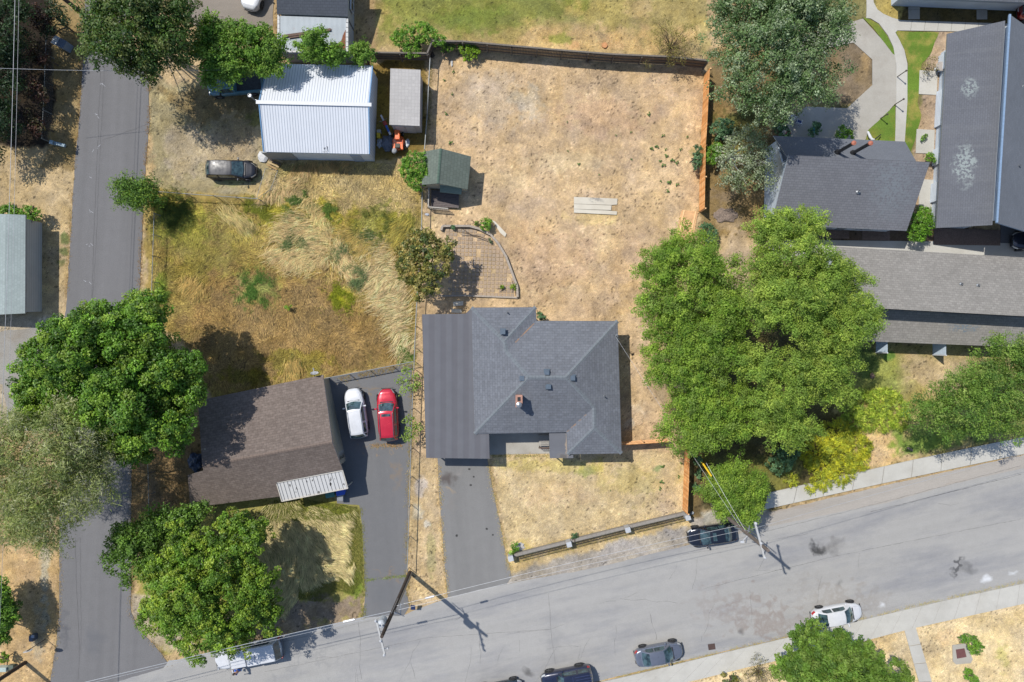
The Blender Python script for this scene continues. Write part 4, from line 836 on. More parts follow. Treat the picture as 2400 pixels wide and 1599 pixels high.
# ---- tall right building (B8) ---------------------------------
def flats_right():
    t = thing('long_flats', 'long grey two-level roofed block along the right edge with pale blue window walls', 'building', P(2300,300))
    W1, W2 = P(2221,79,2.7), P(2195,534.5,2.7); E1, E2 = P(2356,48.5,4.3), P(2326,527.5,4.3)
    U1, U2 = P(2366.5,34,5.6), P(2336,522,5.6); X1, X2 = P(2560,170,2.7), P(2520,578,2.7)
    m1 = mat_shingle('charcoal_grey_shingles', C(116,119,127), row=.18, tab=.34, var=.05, dark=.84, weather=C(134,136,140), ph=3.5, patches=[(2275,205,17,26,0,.5,C(176,188,186),.6,.25),(2262,385,20,56,0,.5,C(180,192,190),.65,.25)])
    m2 = mat_shingle('grey_shingles_plain', C(118,123,131), row=.18, tab=.34, var=.05, dark=.92)
    f = mat_plain('blue_fascia', C(150,176,206), .5)
    roof('lower_roof', [[W1, E1, E2, W2]], m1, t, .16, mat_plain('grey_fascia_b', C(140,142,146), .5)); roof('upper_roof', [[U1, X1, X2, U2]], m2, t, .2, f)
    mb = MB(); up = Vector((0,0,.02)); mb.beam(U1 + up, U2 + up, .16, .1); mb.build('gutter', f, t)
    mb = MB(); g = [W1 + Vector((1.3,-.5,0)), E1 + Vector((.9,-.6,0)), E2 + Vector((.9,.5,0)), W2 + Vector((1.0,.5,0))]
    wx = [P(2225,100,2.7), P(2196,520,2.7)]
    A = Vector((P(2221,79,2.7).x + 1.1, W1.y - .6)); B = Vector((W2.x + 1.1, W2.y + .5)); Cc = Vector((E2.x + .35, E2.y + .4)); D = Vector((E1.x + .35, E1.y - .5))
    mb.prism([(A.x,A.y),(B.x,B.y),(Cc.x,Cc.y),(D.x,D.y)], -.1, 2.5)
    mb.prism([(D.x-.25,D.y),(Cc.x-.25,Cc.y),(Cc.x-.1,Cc.y),(D.x-.1,D.y)], 2.5, 5.35)
    mb.build('wall', m_bluewhite, t)
    # projecting side wings and windows on the west wall
    gw = m_glass; n = 7
    for i, (y0, y1) in enumerate(((115,170),(172,212),(216,300),(304,340),(352,390),(395,425),(432,476),(480,522))):
        a = P(2200,y0,0); b = P(2200,y1,0); u0 = (A.y - a.y) / (A.y - B.y); u0 = max(.02, min(.98, u0)); u1 = max(.02, min(.98, (A.y - b.y) / (A.y - B.y)))
        p = A.lerp(B, u0); q = A.lerp(B, u1)
        if i % 2 == 0: 
            mb = MB(); mb.prism([(p.x-.22,p.y),(q.x-.22,q.y),(q.x+.1,q.y),(p.x+.1,p.y)], 0, 2.42); mb.build('bay', mat_siding('bay_pale_blue', C(222,232,244,1.3), .2), t)
        else: window(t, p, q, .4, 2.2, out=-.05)
    for i in range(6):
        u = .06 + i * .155; p = D.lerp(Cc, u); q = D.lerp(Cc, u + .10); window(t, (p.x-.25,p.y), (q.x-.25,q.y), 4.45, 5.1, out=-.05)
    vent_pipe(t, 2398, 203, [U1,X1,X2], .3, .08, m_metal); vent_pipe(t, 2386, 390, [U1,X1,X2], .3, .08, m_metal)
flats_right()
# ---- brown grey row (B10) ---------------------------------
def flats_south():
    t = thing('brown_row_building', 'long brown-grey stepped roof row building at the right edge beside the big trees', 'building', P(2220,690))
    r1, r2 = P(1960,578,2.7), P(2560,613,2.7); s1, s2 = P(1960,717.5,5.0), P(2560,750,5.0); l1, l2 = P(1970,720,3.1), P(2560,752,3.1); q1, q2 = P(1960,797.5,2.4), P(2560,820,2.4)
    m = mat_shingle('taupe_shingles', C(164,160,154), C(156,152,146), row=.22, tab=.4, var=.10, dark=.78, patches=[(2262,768,45,10,0,.4,C(128,140,150),.95,.25)], ph=2.9)
    f = mat_plain('taupe_fascia', C(176,170,160), .6)
    roof('upper_roof', [[r1, r2, s2, s1]], m, t, .18, f); roof('lower_roof', [[l1, l2, q2, q1]], m, t, .16, mat_plain('blue_grey_fascia', C(150,166,180), .5))
    mb = MB(); a, b = r1 + Vector((.4,-.4,0)), r2 + Vector((0,-.4,0)); c, d = q2 + Vector((0,1.4,0)), q1 + Vector((.4,1.4,0)); mb.prism([(p.x,p.y) for p in (a,b,c,d)], -.1, 2.3)
    mb.prism([(s1.x+.4,s1.y+.4),(s2.x,s2.y+.4),(s2.x,s2.y+.55),(s1.x+.4,s1.y+.55)], 2.3, 4.7); mb.build('wall', m_bluewhite, t)
    for x, y in ((2252,666),(2291.5,669)): vent_pipe(t, x, y, [r1,r2,s2], .25, .07, m_metal)
    for k in range(8): 
        a = Vector((s2.x,s2.y+.4)).lerp(Vector((s1.x,s1.y+.4)), .3+k*.08); b = Vector((s2.x,s2.y+.4)).lerp(Vector((s1.x,s1.y+.4)), .34+k*.08); window(t, b, a, 3.5, 4.3, out=-.04)
    for k in range(6):
        a = Vector((d.x,d.y)).lerp(Vector((c.x,c.y)), .15+k*.12); b = Vector((d.x,d.y)).lerp(Vector((c.x,c.y)), .2+k*.12); window(t, a, b, .9, 1.9)
flats_south()
def screen(px, py0, py1, lab):
    t = thing('privacy_screen', lab, 'screen', P(px, (py0+py1)/2)); a = P(px, py0, 0); b = P(px, py1, 0); mb = MB()
    for i in range(9): z = .15 + i * .21; mb.box(((a.x+b.x)/2, (a.y+b.y)/2, z), (.04, a.y-b.y, .18), mat=Matrix.Rotation(R(18),3,'Y'))
    mb.build('slat_panel', mat_plain('blue_white_slats', C(206,222,236), .6), t); 
    for q in (a, b): mb = MB(); mb.box((q.x, q.y, 1.0), (.1,.1,2.0)); mb.build('post', m_white_trim, t)
screen(2053, 786, 826.5, 'pale blue slatted privacy screen under the row building eave, nearer the big green trees')
screen(2186, 790, 832, 'pale blue slatted privacy screen under the row building eave, nearer the right-hand tree')
def flats_top():
    t = thing('top_edge_building', 'blue-fasciaed building eave along the top right edge', 'building', P(2300,-30))
    a, b = P(2112,-6,2.5), P(2500,10,2.5); c, d = P(2500,-260,5), P(2112,-262,5)
    roof('roof', [[a, b, c, d]], mat_shingle('grey_shingles_top', C(116,120,128)), t, .3, mat_plain('blue_grey_eave', C(150,172,194), .5)); walls(t, [a, b, P(2500,-260,2.5), P(2112,-262,2.5)], 2.2, m_bluewhite, .5)
flats_top()
# ================================================================ TREES AND PLANTS
def leafcol(L): return np.array([[*C(*c)] for c in L]) * np.array([1.52, 1.42, 1.34])
def foliage(blobs, g, dens, cr, nl, ll, lw, cols, up=0.5, droop=0.0, spread=1.0, inner=0.12, minz=-0.25, streak=0.0, dirjit=0.6, bright=0.2, flat=0.75, lobe=0):
    """blobs: list (x,y,z,r,rz). returns V,F,cols for rhombic leaves gathered in clusters on the crown's lumpy surface"""
    cc = []; nn = []; big = blobs
    if lobe > 0:
        sub = []
        for (bx, by, bz, r, rz) in blobs:
            n = max(2, int(2.2 * (r / lobe) ** 2)) if r > lobe * .8 else 1
            if n == 1: sub.append((bx, by, bz, r, rz)); continue
            for k in range(n):
                u = g.normal(size=3); u /= np.linalg.norm(u); u[2] = abs(u[2]) * (1 if g.random() < .85 else -.3); q = .62 + .36 * g.random(); R2 = lobe * (.55 + .75 * g.random())
                sub.append((bx + u[0] * (r - R2 * .35) * q, by + u[1] * (r - R2 * .35) * q, bz + u[2] * rz * q * (.8 + .5 * g.random()), R2, R2 * (.75 + .4 * g.random())))
            # shaded inner foliage that closes the crown
            m_ = int(1.5 * r * r * dens); u = g.normal(size=(m_, 3)); u /= np.linalg.norm(u, axis=1)[:, None]; rr = (g.random(m_) ** .5 * .72)[:, None]
            cc.append(np.array([bx, by, bz - rz * .25]) + u * rr * np.array([r, r, rz * .7])); nn.append(u)
        blobs = sub
    for (bx, by, bz, r, rz) in blobs:
        n = max(4, int(2.6 * math.pi * r * r * dens)); u = g.normal(size=(n * 2, 3)); u /= np.linalg.norm(u, axis=1)[:, None]; u = u[u[:, 2] > minz][:n]
        lump = 1 + 0.16 * np.sin(u[:, 0] * 5 + bx) * np.cos(u[:, 1] * 4 + by) + g.normal(size=len(u)) * 0.07
        rad = np.where(g.random(len(u)) < inner, g.random(len(u)) * .75, 0.80 + 0.2 * g.random(len(u))) * lump
        p = np.array([bx, by, bz]) + u * rad[:, None] * np.array([r, r, rz]); cc.append(p); nn.append(u)
    cc = np.vstack(cc); nn = np.vstack(nn)
    keep = np.ones(len(cc), bool)
    for (bx, by, bz, r, rz) in blobs:
        d = (cc - np.array([bx, by, bz])) / np.array([r, r, rz]); keep &= ~((lobe == 0) & (np.linalg.norm(d, axis=1) < 0.62) & (g.random(len(cc)) > inner * 1.5))
    cc = cc[keep]; nn = nn[keep]; m = len(cc)
    crs = cr * (0.65 + 0.7 * g.random(m)); ci = g.integers(0, len(cols), m); ck = 1 + g.normal(size=m) * bright
    # leaves
    idx = np.repeat(np.arange(m), np.maximum(3, (nl * (crs / cr) ** 2 * (0.8 + .4 * g.random(m))).astype(int))); N = len(idx)
    o = g.normal(size=(N, 3)); o /= np.linalg.norm(o, axis=1)[:, None]; o *= (0.55 + 0.45 * g.random(N))[:, None] * crs[idx][:, None] * spread
    o[:, 2] *= flat
    if streak > 0:   # stretch the cluster outwards, as sprays
        od = nn[idx].copy(); od[:, 2] *= 0.3; od /= np.linalg.norm(od, axis=1)[:, None] + 1e-6; o += od * (g.random(N) - .3)[:, None] * streak
    pos = cc[idx] + o; pos[:, 2] -= droop * g.random(N) * crs[idx]
    nr = 0.55 * o / (np.linalg.norm(o, axis=1)[:, None] + 1e-6) + np.array([0, 0, up]) + g.normal(size=(N, 3)) * 0.42; nr /= np.linalg.norm(nr, axis=1)[:, None]
    ax = nn[idx] * 0.8 + g.normal(size=(N, 3)) * dirjit + np.array([0, 0, -droop]); ax -= nr * np.sum(ax * nr, 1)[:, None]; ax /= np.linalg.norm(ax, axis=1)[:, None] + 1e-6
    bi = np.cross(nr, ax); s = (0.7 + 0.6 * g.random(N))[:, None]
    a = pos - ax * ll / 2 * s; b = pos + bi * lw / 2 * s + ax * ll * .05 * s; c = pos + ax * ll / 2 * s - nr * ll * .12; d = pos - bi * lw / 2 * s + ax * ll * .05 * s
    V = np.stack([a, b, c, d], 1).reshape(-1, 3); F = np.arange(4 * N).reshape(N, 4)
    K = cols[ci][idx] * (ck[idx] * (1 + g.normal(size=N) * 0.14))[:, None]; K = np.clip(K, 0.004, .8)
    return V, F, np.repeat(K, 4, 0), cc
m_leafA = mat_leaf('leaves_glossy', .30, .5); m_leafB = mat_leaf('leaves_soft', .38, .65)
m_bark = mat_plain('bark_brown', C(106,92,80), .95, var=.25, bump=.5); m_bark_pale = mat_plain('bark_pale', C(206,206,200), .8, var=.15)
def tree(name, label, cat, lumps, h, species, group=None, trunk=None, bark=None, branches=10, brr=.07, seed=1, foot=None, show=0.0):
    """lumps: (px,py,rpx,[dz],[flat]) measured in the photograph, standing at crown height h"""
    g = np.random.default_rng(seed); bl = []
    for l in lumps:
        px, py, r = l[:3]; dz = l[3] if len(l) > 3 else 0; fl = l[4] if len(l) > 4 else (.32 if cat == 'juniper' else .7)
        z = h + dz; R_ = r / SC * (1 - z / HC); q = P(px, py, z); bl.append((q.x, q.y, z, R_, R_ * fl))
    cx = sum(b[0] * b[3] for b in bl) / sum(b[3] for b in bl); cy = sum(b[1] * b[3] for b in bl) / sum(b[3] for b in bl)
    if foot is not None: q = P(*foot); cx, cy = q.x, q.y
    t = thing(name, label, cat, (cx, cy, 0), group)
    V, F, K, cc = foliage(bl, g, **species[0]); mesh_np('crown' if h > 1.2 else 'foliage', V, F, species[1], t, K)
    mb = MB(); r0 = trunk if trunk else max(.05, min(.4, h * .035)); top = Vector((cx, cy, max(.2, h * .55)))
    mb.tube([(cx, cy, -.1), (cx + .05, cy, h * .25), top], [r0, r0 * .8, r0 * .6], 8)
    if branches and len(cc):
        zz = cc[:, 2]; pick = g.choice(len(cc), min(branches, len(cc)), replace=False)
        for k in pick:
            e = Vector(cc[k]); e.z += show; m1 = top.lerp(e, .5) + Vector((g.normal() * .25, g.normal() * .25, .25)); 
            mb.tube([top - Vector((0, 0, g.random() * h * .2)), top.lerp(m1, .5), m1, e], [brr * (1.6 if h > 4 else .8), brr * 1.1, brr * .7, brr * .2], 5)
    mb.build('trunk' if h > 1.2 else 'stem', bark or m_bark, t); return t
GM = leafcol([(96,140,42),(112,156,50),(84,126,40),(124,160,56),(76,116,38),(132,164,60)])
SP_MAPLE = (dict(dens=1.5, lobe=1.15, cr=.46, nl=80, ll=.17, lw=.135, cols=GM, up=.55, inner=.22, bright=.20), m_leafA)
SP_MAPLE2 = (dict(dens=1.6, lobe=1.0, cr=.38, nl=60, ll=.155, lw=.12, cols=leafcol([(114,150,48),(128,162,54),(98,138,44),(144,168,58),(88,124,40)]), up=.55, inner=.22, bright=.20), m_leafA)
SP_DARKSPRAY = (dict(dens=3.0, lobe=0.6, cr=.32, nl=26, ll=.20, lw=.13, cols=leafcol([(96,134,52),(108,146,56),(84,118,48)]), up=.4, streak=.5), m_leafA)
SP_LOCUST = (dict(dens=1.9, lobe=1.05, cr=.36, nl=66, ll=.15, lw=.075, cols=leafcol([(122,158,58),(136,170,64),(150,180,72),(108,146,52),(130,160,76)]), up=.45, streak=.45, dirjit=.7, bright=.15, inner=.22), m_leafB)
SP_LOCUST2 = (dict(dens=1.9, lobe=1.1, cr=.36, nl=64, ll=.15, lw=.075, cols=leafcol([(140,172,72),(152,180,78),(126,160,68),(162,186,84),(120,150,66)]), up=.45, streak=.45, dirjit=.7, bright=.15, inner=.22), m_leafB)
SP_WILLOW = (dict(dens=1.45, lobe=1.1, cr=.46, nl=26, ll=.34, lw=.055, cols=leafcol([(146,162,104),(160,174,116),(132,150,94),(164,178,108),(176,182,146)]), up=.35, streak=.9, dirjit=.9, bright=.2, inner=.06, minz=-.1), m_leafB)
SP_POPLAR = (dict(dens=1.9, lobe=0.95, cr=.36, nl=34, inner=.2, ll=.16, lw=.10, cols=leafcol([(108,138,88),(120,148,98),(98,128,80),(138,160,124),(84,116,68),(150,170,138)]), up=.35, streak=.45, bright=.16), m_leafA)
SP_OLIVE = (dict(dens=4, cr=.34, nl=22, ll=.18, lw=.09, cols=leafcol([(140,158,124),(158,174,144),(122,142,100),(176,190,166)]), up=.3, streak=.5), m_leafA)
SP_LIME = (dict(dens=3.4, lobe=0.6, cr=.32, nl=30, ll=.20, lw=.11, cols=leafcol([(106,146,58),(122,164,64),(92,132,54),(134,168,76)]), up=.4, streak=.4), m_leafB)
SP_TOPL = (dict(inner=.25, dens=2.0, lobe=1.0, cr=.42, nl=30, ll=.22, lw=.12, cols=leafcol([(74,106,48),(88,118,52),(62,92,44),(106,126,66),(96,108,60)]), up=.4, streak=.5), m_leafA)
SP_BRONZE = (dict(dens=6.5, cr=.27, nl=24, ll=.19, lw=.14, cols=leafcol([(122,126,60),(146,142,74),(100,108,52),(168,160,100),(90,110,60)]), up=.4, streak=.2, bright=.22), m_leafA)
SP_PLUM = (dict(dens=5, cr=.36, nl=22, ll=.18, lw=.13, cols=leafcol([(70,46,42),(92,66,56),(52,42,36),(76,74,50)]), up=.4), m_leafA)
SP_DARK = (dict(dens=4, cr=.45, nl=30, ll=.22, lw=.10, cols=leafcol([(48,72,44),(58,84,50),(38,60,38)]), up=.3, streak=.4), m_leafA)
SP_BUSH = (dict(dens=13, cr=.17, nl=20, ll=.13, lw=.09, cols=leafcol([(92,140,48),(110,158,54),(128,170,60)]), up=.5, bright=.15), m_leafA)
SP_BUSHY = (dict(dens=13, cr=.17, nl=20, ll=.14, lw=.08, cols=leafcol([(124,164,44),(146,182,54),(108,148,44)]), up=.5, bright=.15), m_leafA)
SP_BLUEG = (dict(dens=13, cr=.16, nl=20, ll=.14, lw=.10, cols=leafcol([(90,128,90),(108,146,104),(78,114,78)]), up=.5, bright=.15), m_leafA)
SP_JUN = (dict(dens=12, cr=.15, nl=16, ll=.30, lw=.045, cols=leafcol([(188,212,84),(172,202,78),(160,186,88),(204,222,96)]), up=.35, streak=.45, dirjit=.45, flat=.5), m_leafB)
SP_GOLD = (dict(dens=12, cr=.15, nl=16, ll=.30, lw=.045, cols=leafcol([(222,222,70),(206,212,70),(190,202,72),(174,190,80)]), up=.35, streak=.45, dirjit=.45, flat=.5), m_leafB)
SP_ARB = (dict(dens=14, cr=.20, nl=26, ll=.17, lw=.06, cols=leafcol([(98,148,42),(116,164,50),(84,130,40)]), up=.4, streak=.2), m_leafA)
SP_TWIG = (dict(dens=6, cr=.26, nl=10, ll=.12, lw=.06, cols=leafcol([(134,132,72),(150,146,90),(120,116,66)]), up=.3), m_leafB)
T = tree
T('maple_tree','biggest dark green maple, spreading over the lane left of the brown house roof','tree',
  [(265,850,150,.5),(330,790,95),(160,850,95),(105,920,72,-.8),(230,770,60,-.5),(395,850,85,0),(420,930,62,-.8),(330,950,120,.3),(390,1010,55,-1),(330,1030,50,-1.2),(200,950,90,-.3),(450,880,42,-1),(325,730,34,-1),(80,985,35,-1.4),(275,1000,60,-1)], 7.6, SP_MAPLE, seed=2, trunk=.42, foot=(300,870))
T('maple_tree','bright green maple on the corner with the white pickup under its lower edge','tree',
  [(470,1350,110,.5),(560,1290,78),(420,1400,82),(540,1420,92),(600,1360,62,-.5),(480,1480,66,-.8),(400,1450,55,-1),(560,1230,46,-.8),(610,1240,34,-1),(620,1440,45,-1),(385,1330,42,-1),(350,1420,26,-1.5),(530,1510,30,-1.5),(450,1270,60,-.5),(580,1490,35,-1.2)], 6.4, SP_MAPLE2, seed=3, trunk=.38, foot=(510,1330))
T('spreading_plum_tree','darker green low tree reaching over the lane from behind the corner maple','tree',
  [(330,1265,52),(290,1290,36),(370,1225,42),(420,1215,40),(260,1315,16,-.5),(350,1310,36),(285,1250,26),(450,1210,34),(300,1350,14,-.6),(470,1200,26)], 5.0, SP_DARKSPRAY, seed=4, foot=(350,1260))
T('willow_tree','wispy grey-green willow leaning over the lane at the left edge','tree',
  [(120,1090,95,.5),(55,1040,70),(190,1040,70),(40,1130,85),(110,1180,80),(195,1130,70,-.5),(60,1220,60,-.8),(150,1230,55,-1),(225,1080,48,-1),(150,1000,50),(255,1110,30,-1.2),(60,980,40,-.8),(200,970,40,-.5),(130,1265,30,-1.5),(-20,1100,80),(255,1065,26,-1.2)], 9.5, SP_WILLOW, seed=5, trunk=.3, foot=(290,1060), bark=m_bark, branches=16, brr=.07)
T('mixed_ash_tree','large dark green tree with bare dead twigs over the top of the lane','tree',
  [(330,70,100,.5),(270,110,60),(400,100,58,-.3),(250,50,50),(420,40,50),(300,150,40,-1),(370,160,45,-1),(330,-10,80),(215,80,20,-1),(430,130,24,-1),(350,180,18,-1.5),(240,130,22,-1.2)], 8.0, SP_TOPL, seed=6, trunk=.4, foot=(330,80), branches=14, brr=.05, show=.2)
T('green_ash_tree','leafy light green tree between the dark lane tree and the white workshop','tree',
  [(520,110,52),(500,80,36),(550,150,44,-.6),(510,165,36,-.8),(480,120,26,-.8),(550,80,30)], 5.6, SP_LIME, seed=7, foot=(530,140))
T('green_ash_tree','leafy light green tree touching the workshop roof corner','tree',
  [(620,110,42),(600,90,34),(640,140,34,-.6),(615,160,34,-.9),(580,120,28,-.6),(655,110,18,-.8)], 5.6, SP_LIME, seed=8, foot=(625,135))
T('young_ash_tree','feathery green tree over the rusty tin lean-to roof','tree',
  [(750,115,34),(735,95,20),(775,130,28,-.5),(720,125,22,-.5),(795,140,16,-.8),(745,78,9,-.3)], 4.6, SP_LIME, seed=9)
T('young_ash_tree','small light green tree by the plank fence corner below the tin lean-to','tree', [(848,118,22),(840,135,16,-.3),(862,128,16,-.3),(845,100,11)], 3.2, SP_LIME, seed=10)
T('leafy_bush','loose green bush hanging over the plank fence step','bush', [(960,90,26),(985,75,24),(940,92,22),(965,118,20,-.2),(1005,85,20),(1030,95,14)], 1.5, SP_BUSH, seed=11)
T('leafy_bush','bright lime bush in front of the plank fence by its step','bush', [(1098,120,20),(1085,114,12),(1112,122,12)], .8, SP_BUSHY, seed=12)
T('leafy_bush','small green bush in front of the plank fence left of the lime bush','bush', [(1046,112,13),(1058,108,9)], .8, SP_BUSH, seed=13)
T('round_shrub','round green shrub between the orange mower and the green shed','shrub', [(978,385,30),(962,400,24,-.3),(990,400,24,-.2),(975,425,22,-.6),(955,385,18,-.4),(996,378,16,-.3)], 2.6, (dict(SP_BUSH[0], dens=15), m_leafA), seed=14)
T('roadside_tree','dark feathery tree overhanging the lane edge beside the wire fence','tree', [(320,450,25),(292,438,20),(345,455,23),(322,476,17),(298,466,14),(362,475,17,-.6),(350,434,12),(274,434,10,-.3),(282,472,8,-.3)], 3.0, (dict(SP_DARKSPRAY[0], dens=5, lobe=.35, streak=1.0, lw=.08, cols=leafcol([(104,142,60),(86,122,58),(124,158,60)])), m_leafB), seed=15, foot=(355,462))
T('bronze_maple','olive and bronze leaved tree straddling the chain-link fence by the paved terrace','tree', [(1000,590,42),(970,630,40),(1020,620,38),(985,570,32),(1000,660,30),(1045,580,20),(960,590,24),(985,690,14,-.8),(1035,600,22)], 3.8, SP_BRONZE, seed=16, foot=(1000,615))
T('honey_locust','big green tree on the left of the central clump, over the fallen fence panel','tree',
  [(1600,640,88,.5),(1680,650,70),(1545,620,48,-.5),(1560,720,62),(1640,740,90,.3),(1704,740,58),(1560,800,56,-.5),(1620,850,70),(1560,880,40,-1),(1692,830,66),(1505,635,22,-1),(1600,570,34,-.8),(1650,570,34,-.8),(1545,850,34,-1),(1640,910,44,-.8)], 8.2, SP_LOCUST, seed=17, trunk=.4, foot=(1620,760))
T('honey_locust','tallest yellow-green tree of the central clump, reaching the row building roof','tree',
  [(1850,600,90,.5),(1920,680,90,.3),(1970,760,76),(1850,720,110,.8),(1800,560,56,-.5),(1880,530,44,-.8),(1840,500,26,-1),(2020,745,36,-1),(1960,630,50,-.5),(1900,820,90),(1960,850,60,-.5),(1790,650,56,-.2),(1850,910,80),(1930,920,56,-.8),(2000,690,30,-1),(1830,1000,56,-1),(1782,862,56,-.3),(1900,990,44,-1.2),(1975,920,28,-1.2)], 9.4, SP_LOCUST2, seed=18, trunk=.5, foot=(1860,740))
T('honey_locust','lower green tree of the central clump, over the short cedar fence end','tree',
  [(1640,980,70),(1590,960,42,-.5),(1700,960,60),(1620,1020,44,-.6),(1730,1010,44,-.6),(1690,1020,40,-.5),(1570,1000,26,-.8),(1760,950,44),(1600,1045,20,-1)], 7.0, SP_LOCUST, seed=19, foot=(1660,960))
T('young_locust','small bright green tree beside the utility pole and the dark car','tree', [(1720,1140,56),(1680,1130,36),(1765,1140,36),(1700,1180,34,-.4),(1745,1180,34,-.4),(1660,1150,20,-.6),(1725,1100,26),(1735,1210,20,-.8)], 4.2, (dict(SP_LOCUST[0], dens=3.2, lobe=.7), m_leafB), seed=20)
T('garden_tree','mid green tree at the right edge above the sidewalk','tree', [(2230,940,72,.3),(2180,960,50,-.5),(2290,900,66),(2350,850,62),(2300,980,56,-.3),(2370,940,70),(2215,990,26,-.8),(2400,860,50),(2140,965,22,-1),(2330,800,26,-1),(2360,1010,36,-1)], 6.2,
  (dict(SP_LOCUST[0], dens=1.9, cols=leafcol([(104,142,62),(118,154,66),(130,164,72),(142,166,88),(92,128,58)]), nl=42), m_leafB), seed=21, foot=(2290,920))
T('silver_poplar','large silvery green poplar with white branches over the top fence corner','tree',
  [(1820,60,110,.8),(1720,70,64,-.3),(1900,90,80),(1790,160,90,.3),(1880,180,80),(1950,60,50,-.5),(1740,190,56,-.5),(1830,230,56,-.5),(1770,260,36,-1),(1690,130,30,-1),(1950,170,36,-1),(1840,-20,110),(1990,150,14,-1.5),(1700,20,50,-.5),(1930,220,24,-1.2),(1690,210,24,-1.5),(1850,275,16,-1.5)], 10.0, SP_POPLAR, seed=22, trunk=.4, bark=m_bark_pale, branches=34, brr=.06, show=.5, foot=(1810,130))
T('russian_olive','sparse silvery olive tree left of the clerestory house','tree', [(1745,355,50),(1720,385,36),(1775,375,36),(1760,320,30),(1715,420,22,-.5),(1790,420,24,-.6),(1745,425,24,-.6),(1700,350,20)], 4.4, SP_OLIVE, seed=23, bark=m_bark_pale, branches=16, brr=.06, show=.2, foot=(1690,382))
T('lilac_bush','blue-green bush with the grey planter box at its side','bush', [(1690,295,18),(1702,300,18),(1685,315,14),(1680,300,14)], 1.3, SP_BLUEG, seed=24)
T('lilac_bush','green bush just right of the cedar fence below the planter box','bush', [(1670,362,16),(1680,350,14),(1665,376,12),(1690,358,10)], 1.3, SP_BUSH, seed=25)
T('lilac_bush','blue-green bush leaning on the house side of the cedar fence','bush', [(1634,370,12),(1636,350,10),(1632,385,10)], 1.2, SP_BLUEG, seed=26)
T('evergreen_shrub','oval bright evergreen between the two grey flats buildings','shrub', [(2158,520,22),(2166,505,18),(2150,545,20,-.2),(2170,530,18),(2145,555,12,-.4)], 1.7, SP_ARB, seed=27)
T('juniper_shrub','yellow-green spreading juniper patch between the big clump and the right tree','juniper', [(2060,945,34),(2020,950,34),(2095,955,30),(2080,930,20),(2030,985,24),(2000,990,22),(2110,985,20),(2075,985,24),(2000,960,24)], .34, (dict(SP_JUN[0]), m_leafB), seed=28, branches=0)
T('juniper_shrub','golden juniper spreading over the sidewalk edge','juniper', [(2000,1050,36),(1960,1060,40),(2015,1080,22),(1930,1080,38),(1975,1105,30),(1930,1125,22),(1855,1125,12),(1905,1138,14),(2015,1050,24),(1985,1020,22),(1910,1060,36),(1960,1020,36)], .34, SP_GOLD, seed=29, branches=0)
T('street_tree','dense green tree at the bottom edge partly hiding the white car','tree', [(1930,1532,58,.3),(1985,1540,50),(1890,1540,60),(1960,1580,90,.4),(1880,1482,24,-.5),(1860,1570,50),(2040,1580,54,-.3),(1905,1462,12,-.8),(1975,1496,14,-.6),(1830,1560,22,-.8),(2090,1600,36,-.8)], 5.6,
  (dict(SP_LOCUST[0], dens=1.9, cr=.30, lw=.12, ll=.2, cols=leafcol([(100,136,52),(114,148,60),(88,124,48),(126,156,72)])), m_leafB), seed=30, foot=(1955,1575))
T('yard_tree','dark green tree cropped by the left edge above the stop sign','tree', [(-10,1440,36),(15,1420,18,-.3),(10,1480,22,-.3),(20,1450,16),(-20,1400,40)], 2.9, (dict(SP_MAPLE[0], dens=3, lobe=.8, cols=leafcol([(96,140,48),(120,164,56),(80,120,44)])), m_leafA), seed=31, foot=(2,1440), branches=4)
T('round_shrub','tiny round yellow-green shrub at the left edge below the dark cropped tree','shrub', [(11,1543,11)], .9, SP_BUSHY, seed=32)
# dark planting along the top of the left edge
T('spruce_tree','dark evergreen at the left edge, upper of the two beside the lane','tree', [(20,60,50),(-20,100,60),(35,130,30,-1),(10,20,40),(40,20,26),(-60,60,70)], 4.2, SP_DARK, seed=33, foot=(5,70), branches=4)
T('spruce_tree','dark evergreen at the left edge, lower of the two beside the lane','tree', [(0,210,42),(-20,270,46),(10,260,24,-1),(25,180,24,-1),(-60,230,60),(30,300,20,-1),(-20,340,30,-1)], 4.0, SP_DARK, seed=34, foot=(0,240), branches=4)
for i, (x, y, r, lab) in enumerate(((105,50,26,'plum-red leaved shrub tree at the very top left'),(100,130,22,'plum-red leaved shrub tree beside the pale utility box'),(92,215,20,'plum-red leaved shrub tree midway along the dark left strip'),(88,290,20,'plum-red leaved shrub tree at the lower end of the dark left strip'))):
    T('plum_tree', lab, 'tree', [(x-6, y, r),(x+6, y+16, r*.6),(x-16, y-18, r*.7)], 2.4, SP_PLUM, group='plum trees along the dark left strip', seed=40+i)
T('dark_shrub','dark green shrub between the plum trees and the top of the lane','shrub', [(130,20,18),(142,48,14),(120,75,14)], 2.4, SP_DARK, seed=45)
for i, (x, y, r, lab) in enumerate(((22,495,20,'green hedge bush behind the grey barn at the left edge'),(70,500,20,'green hedge bush behind the barn wall near the lane'))):
    T('hedge_bush', lab, 'bush', [(x, y, r*.8),(x+14, y+4, r*.7),(x-12, y-2, r*.6)], 1.4, SP_BUSH, seed=50+i)
T('thin_shrub','thin brownish shrub hanging over the plank fence near its right end','shrub', [(1585,110,28),(1560,90,30),(1600,130,22),(1610,80,24),(1575,140,16,-.4),(1520,150,10,-.4),(1550,60,22)], 2.0, SP_TWIG, seed=53, branches=60, brr=.022, bark=mat_plain('twig_brown', C(124,106,82), .9))
T('thin_shrub','thin bare-twigged shrub at the bottom edge left of the street tree','shrub', [(1780,1560,24),(1760,1590,22),(1800,1590,20)], 1.1, SP_TWIG, seed=54, branches=50, brr=.018, bark=mat_plain('twig_brown_b', C(118,102,84), .9))
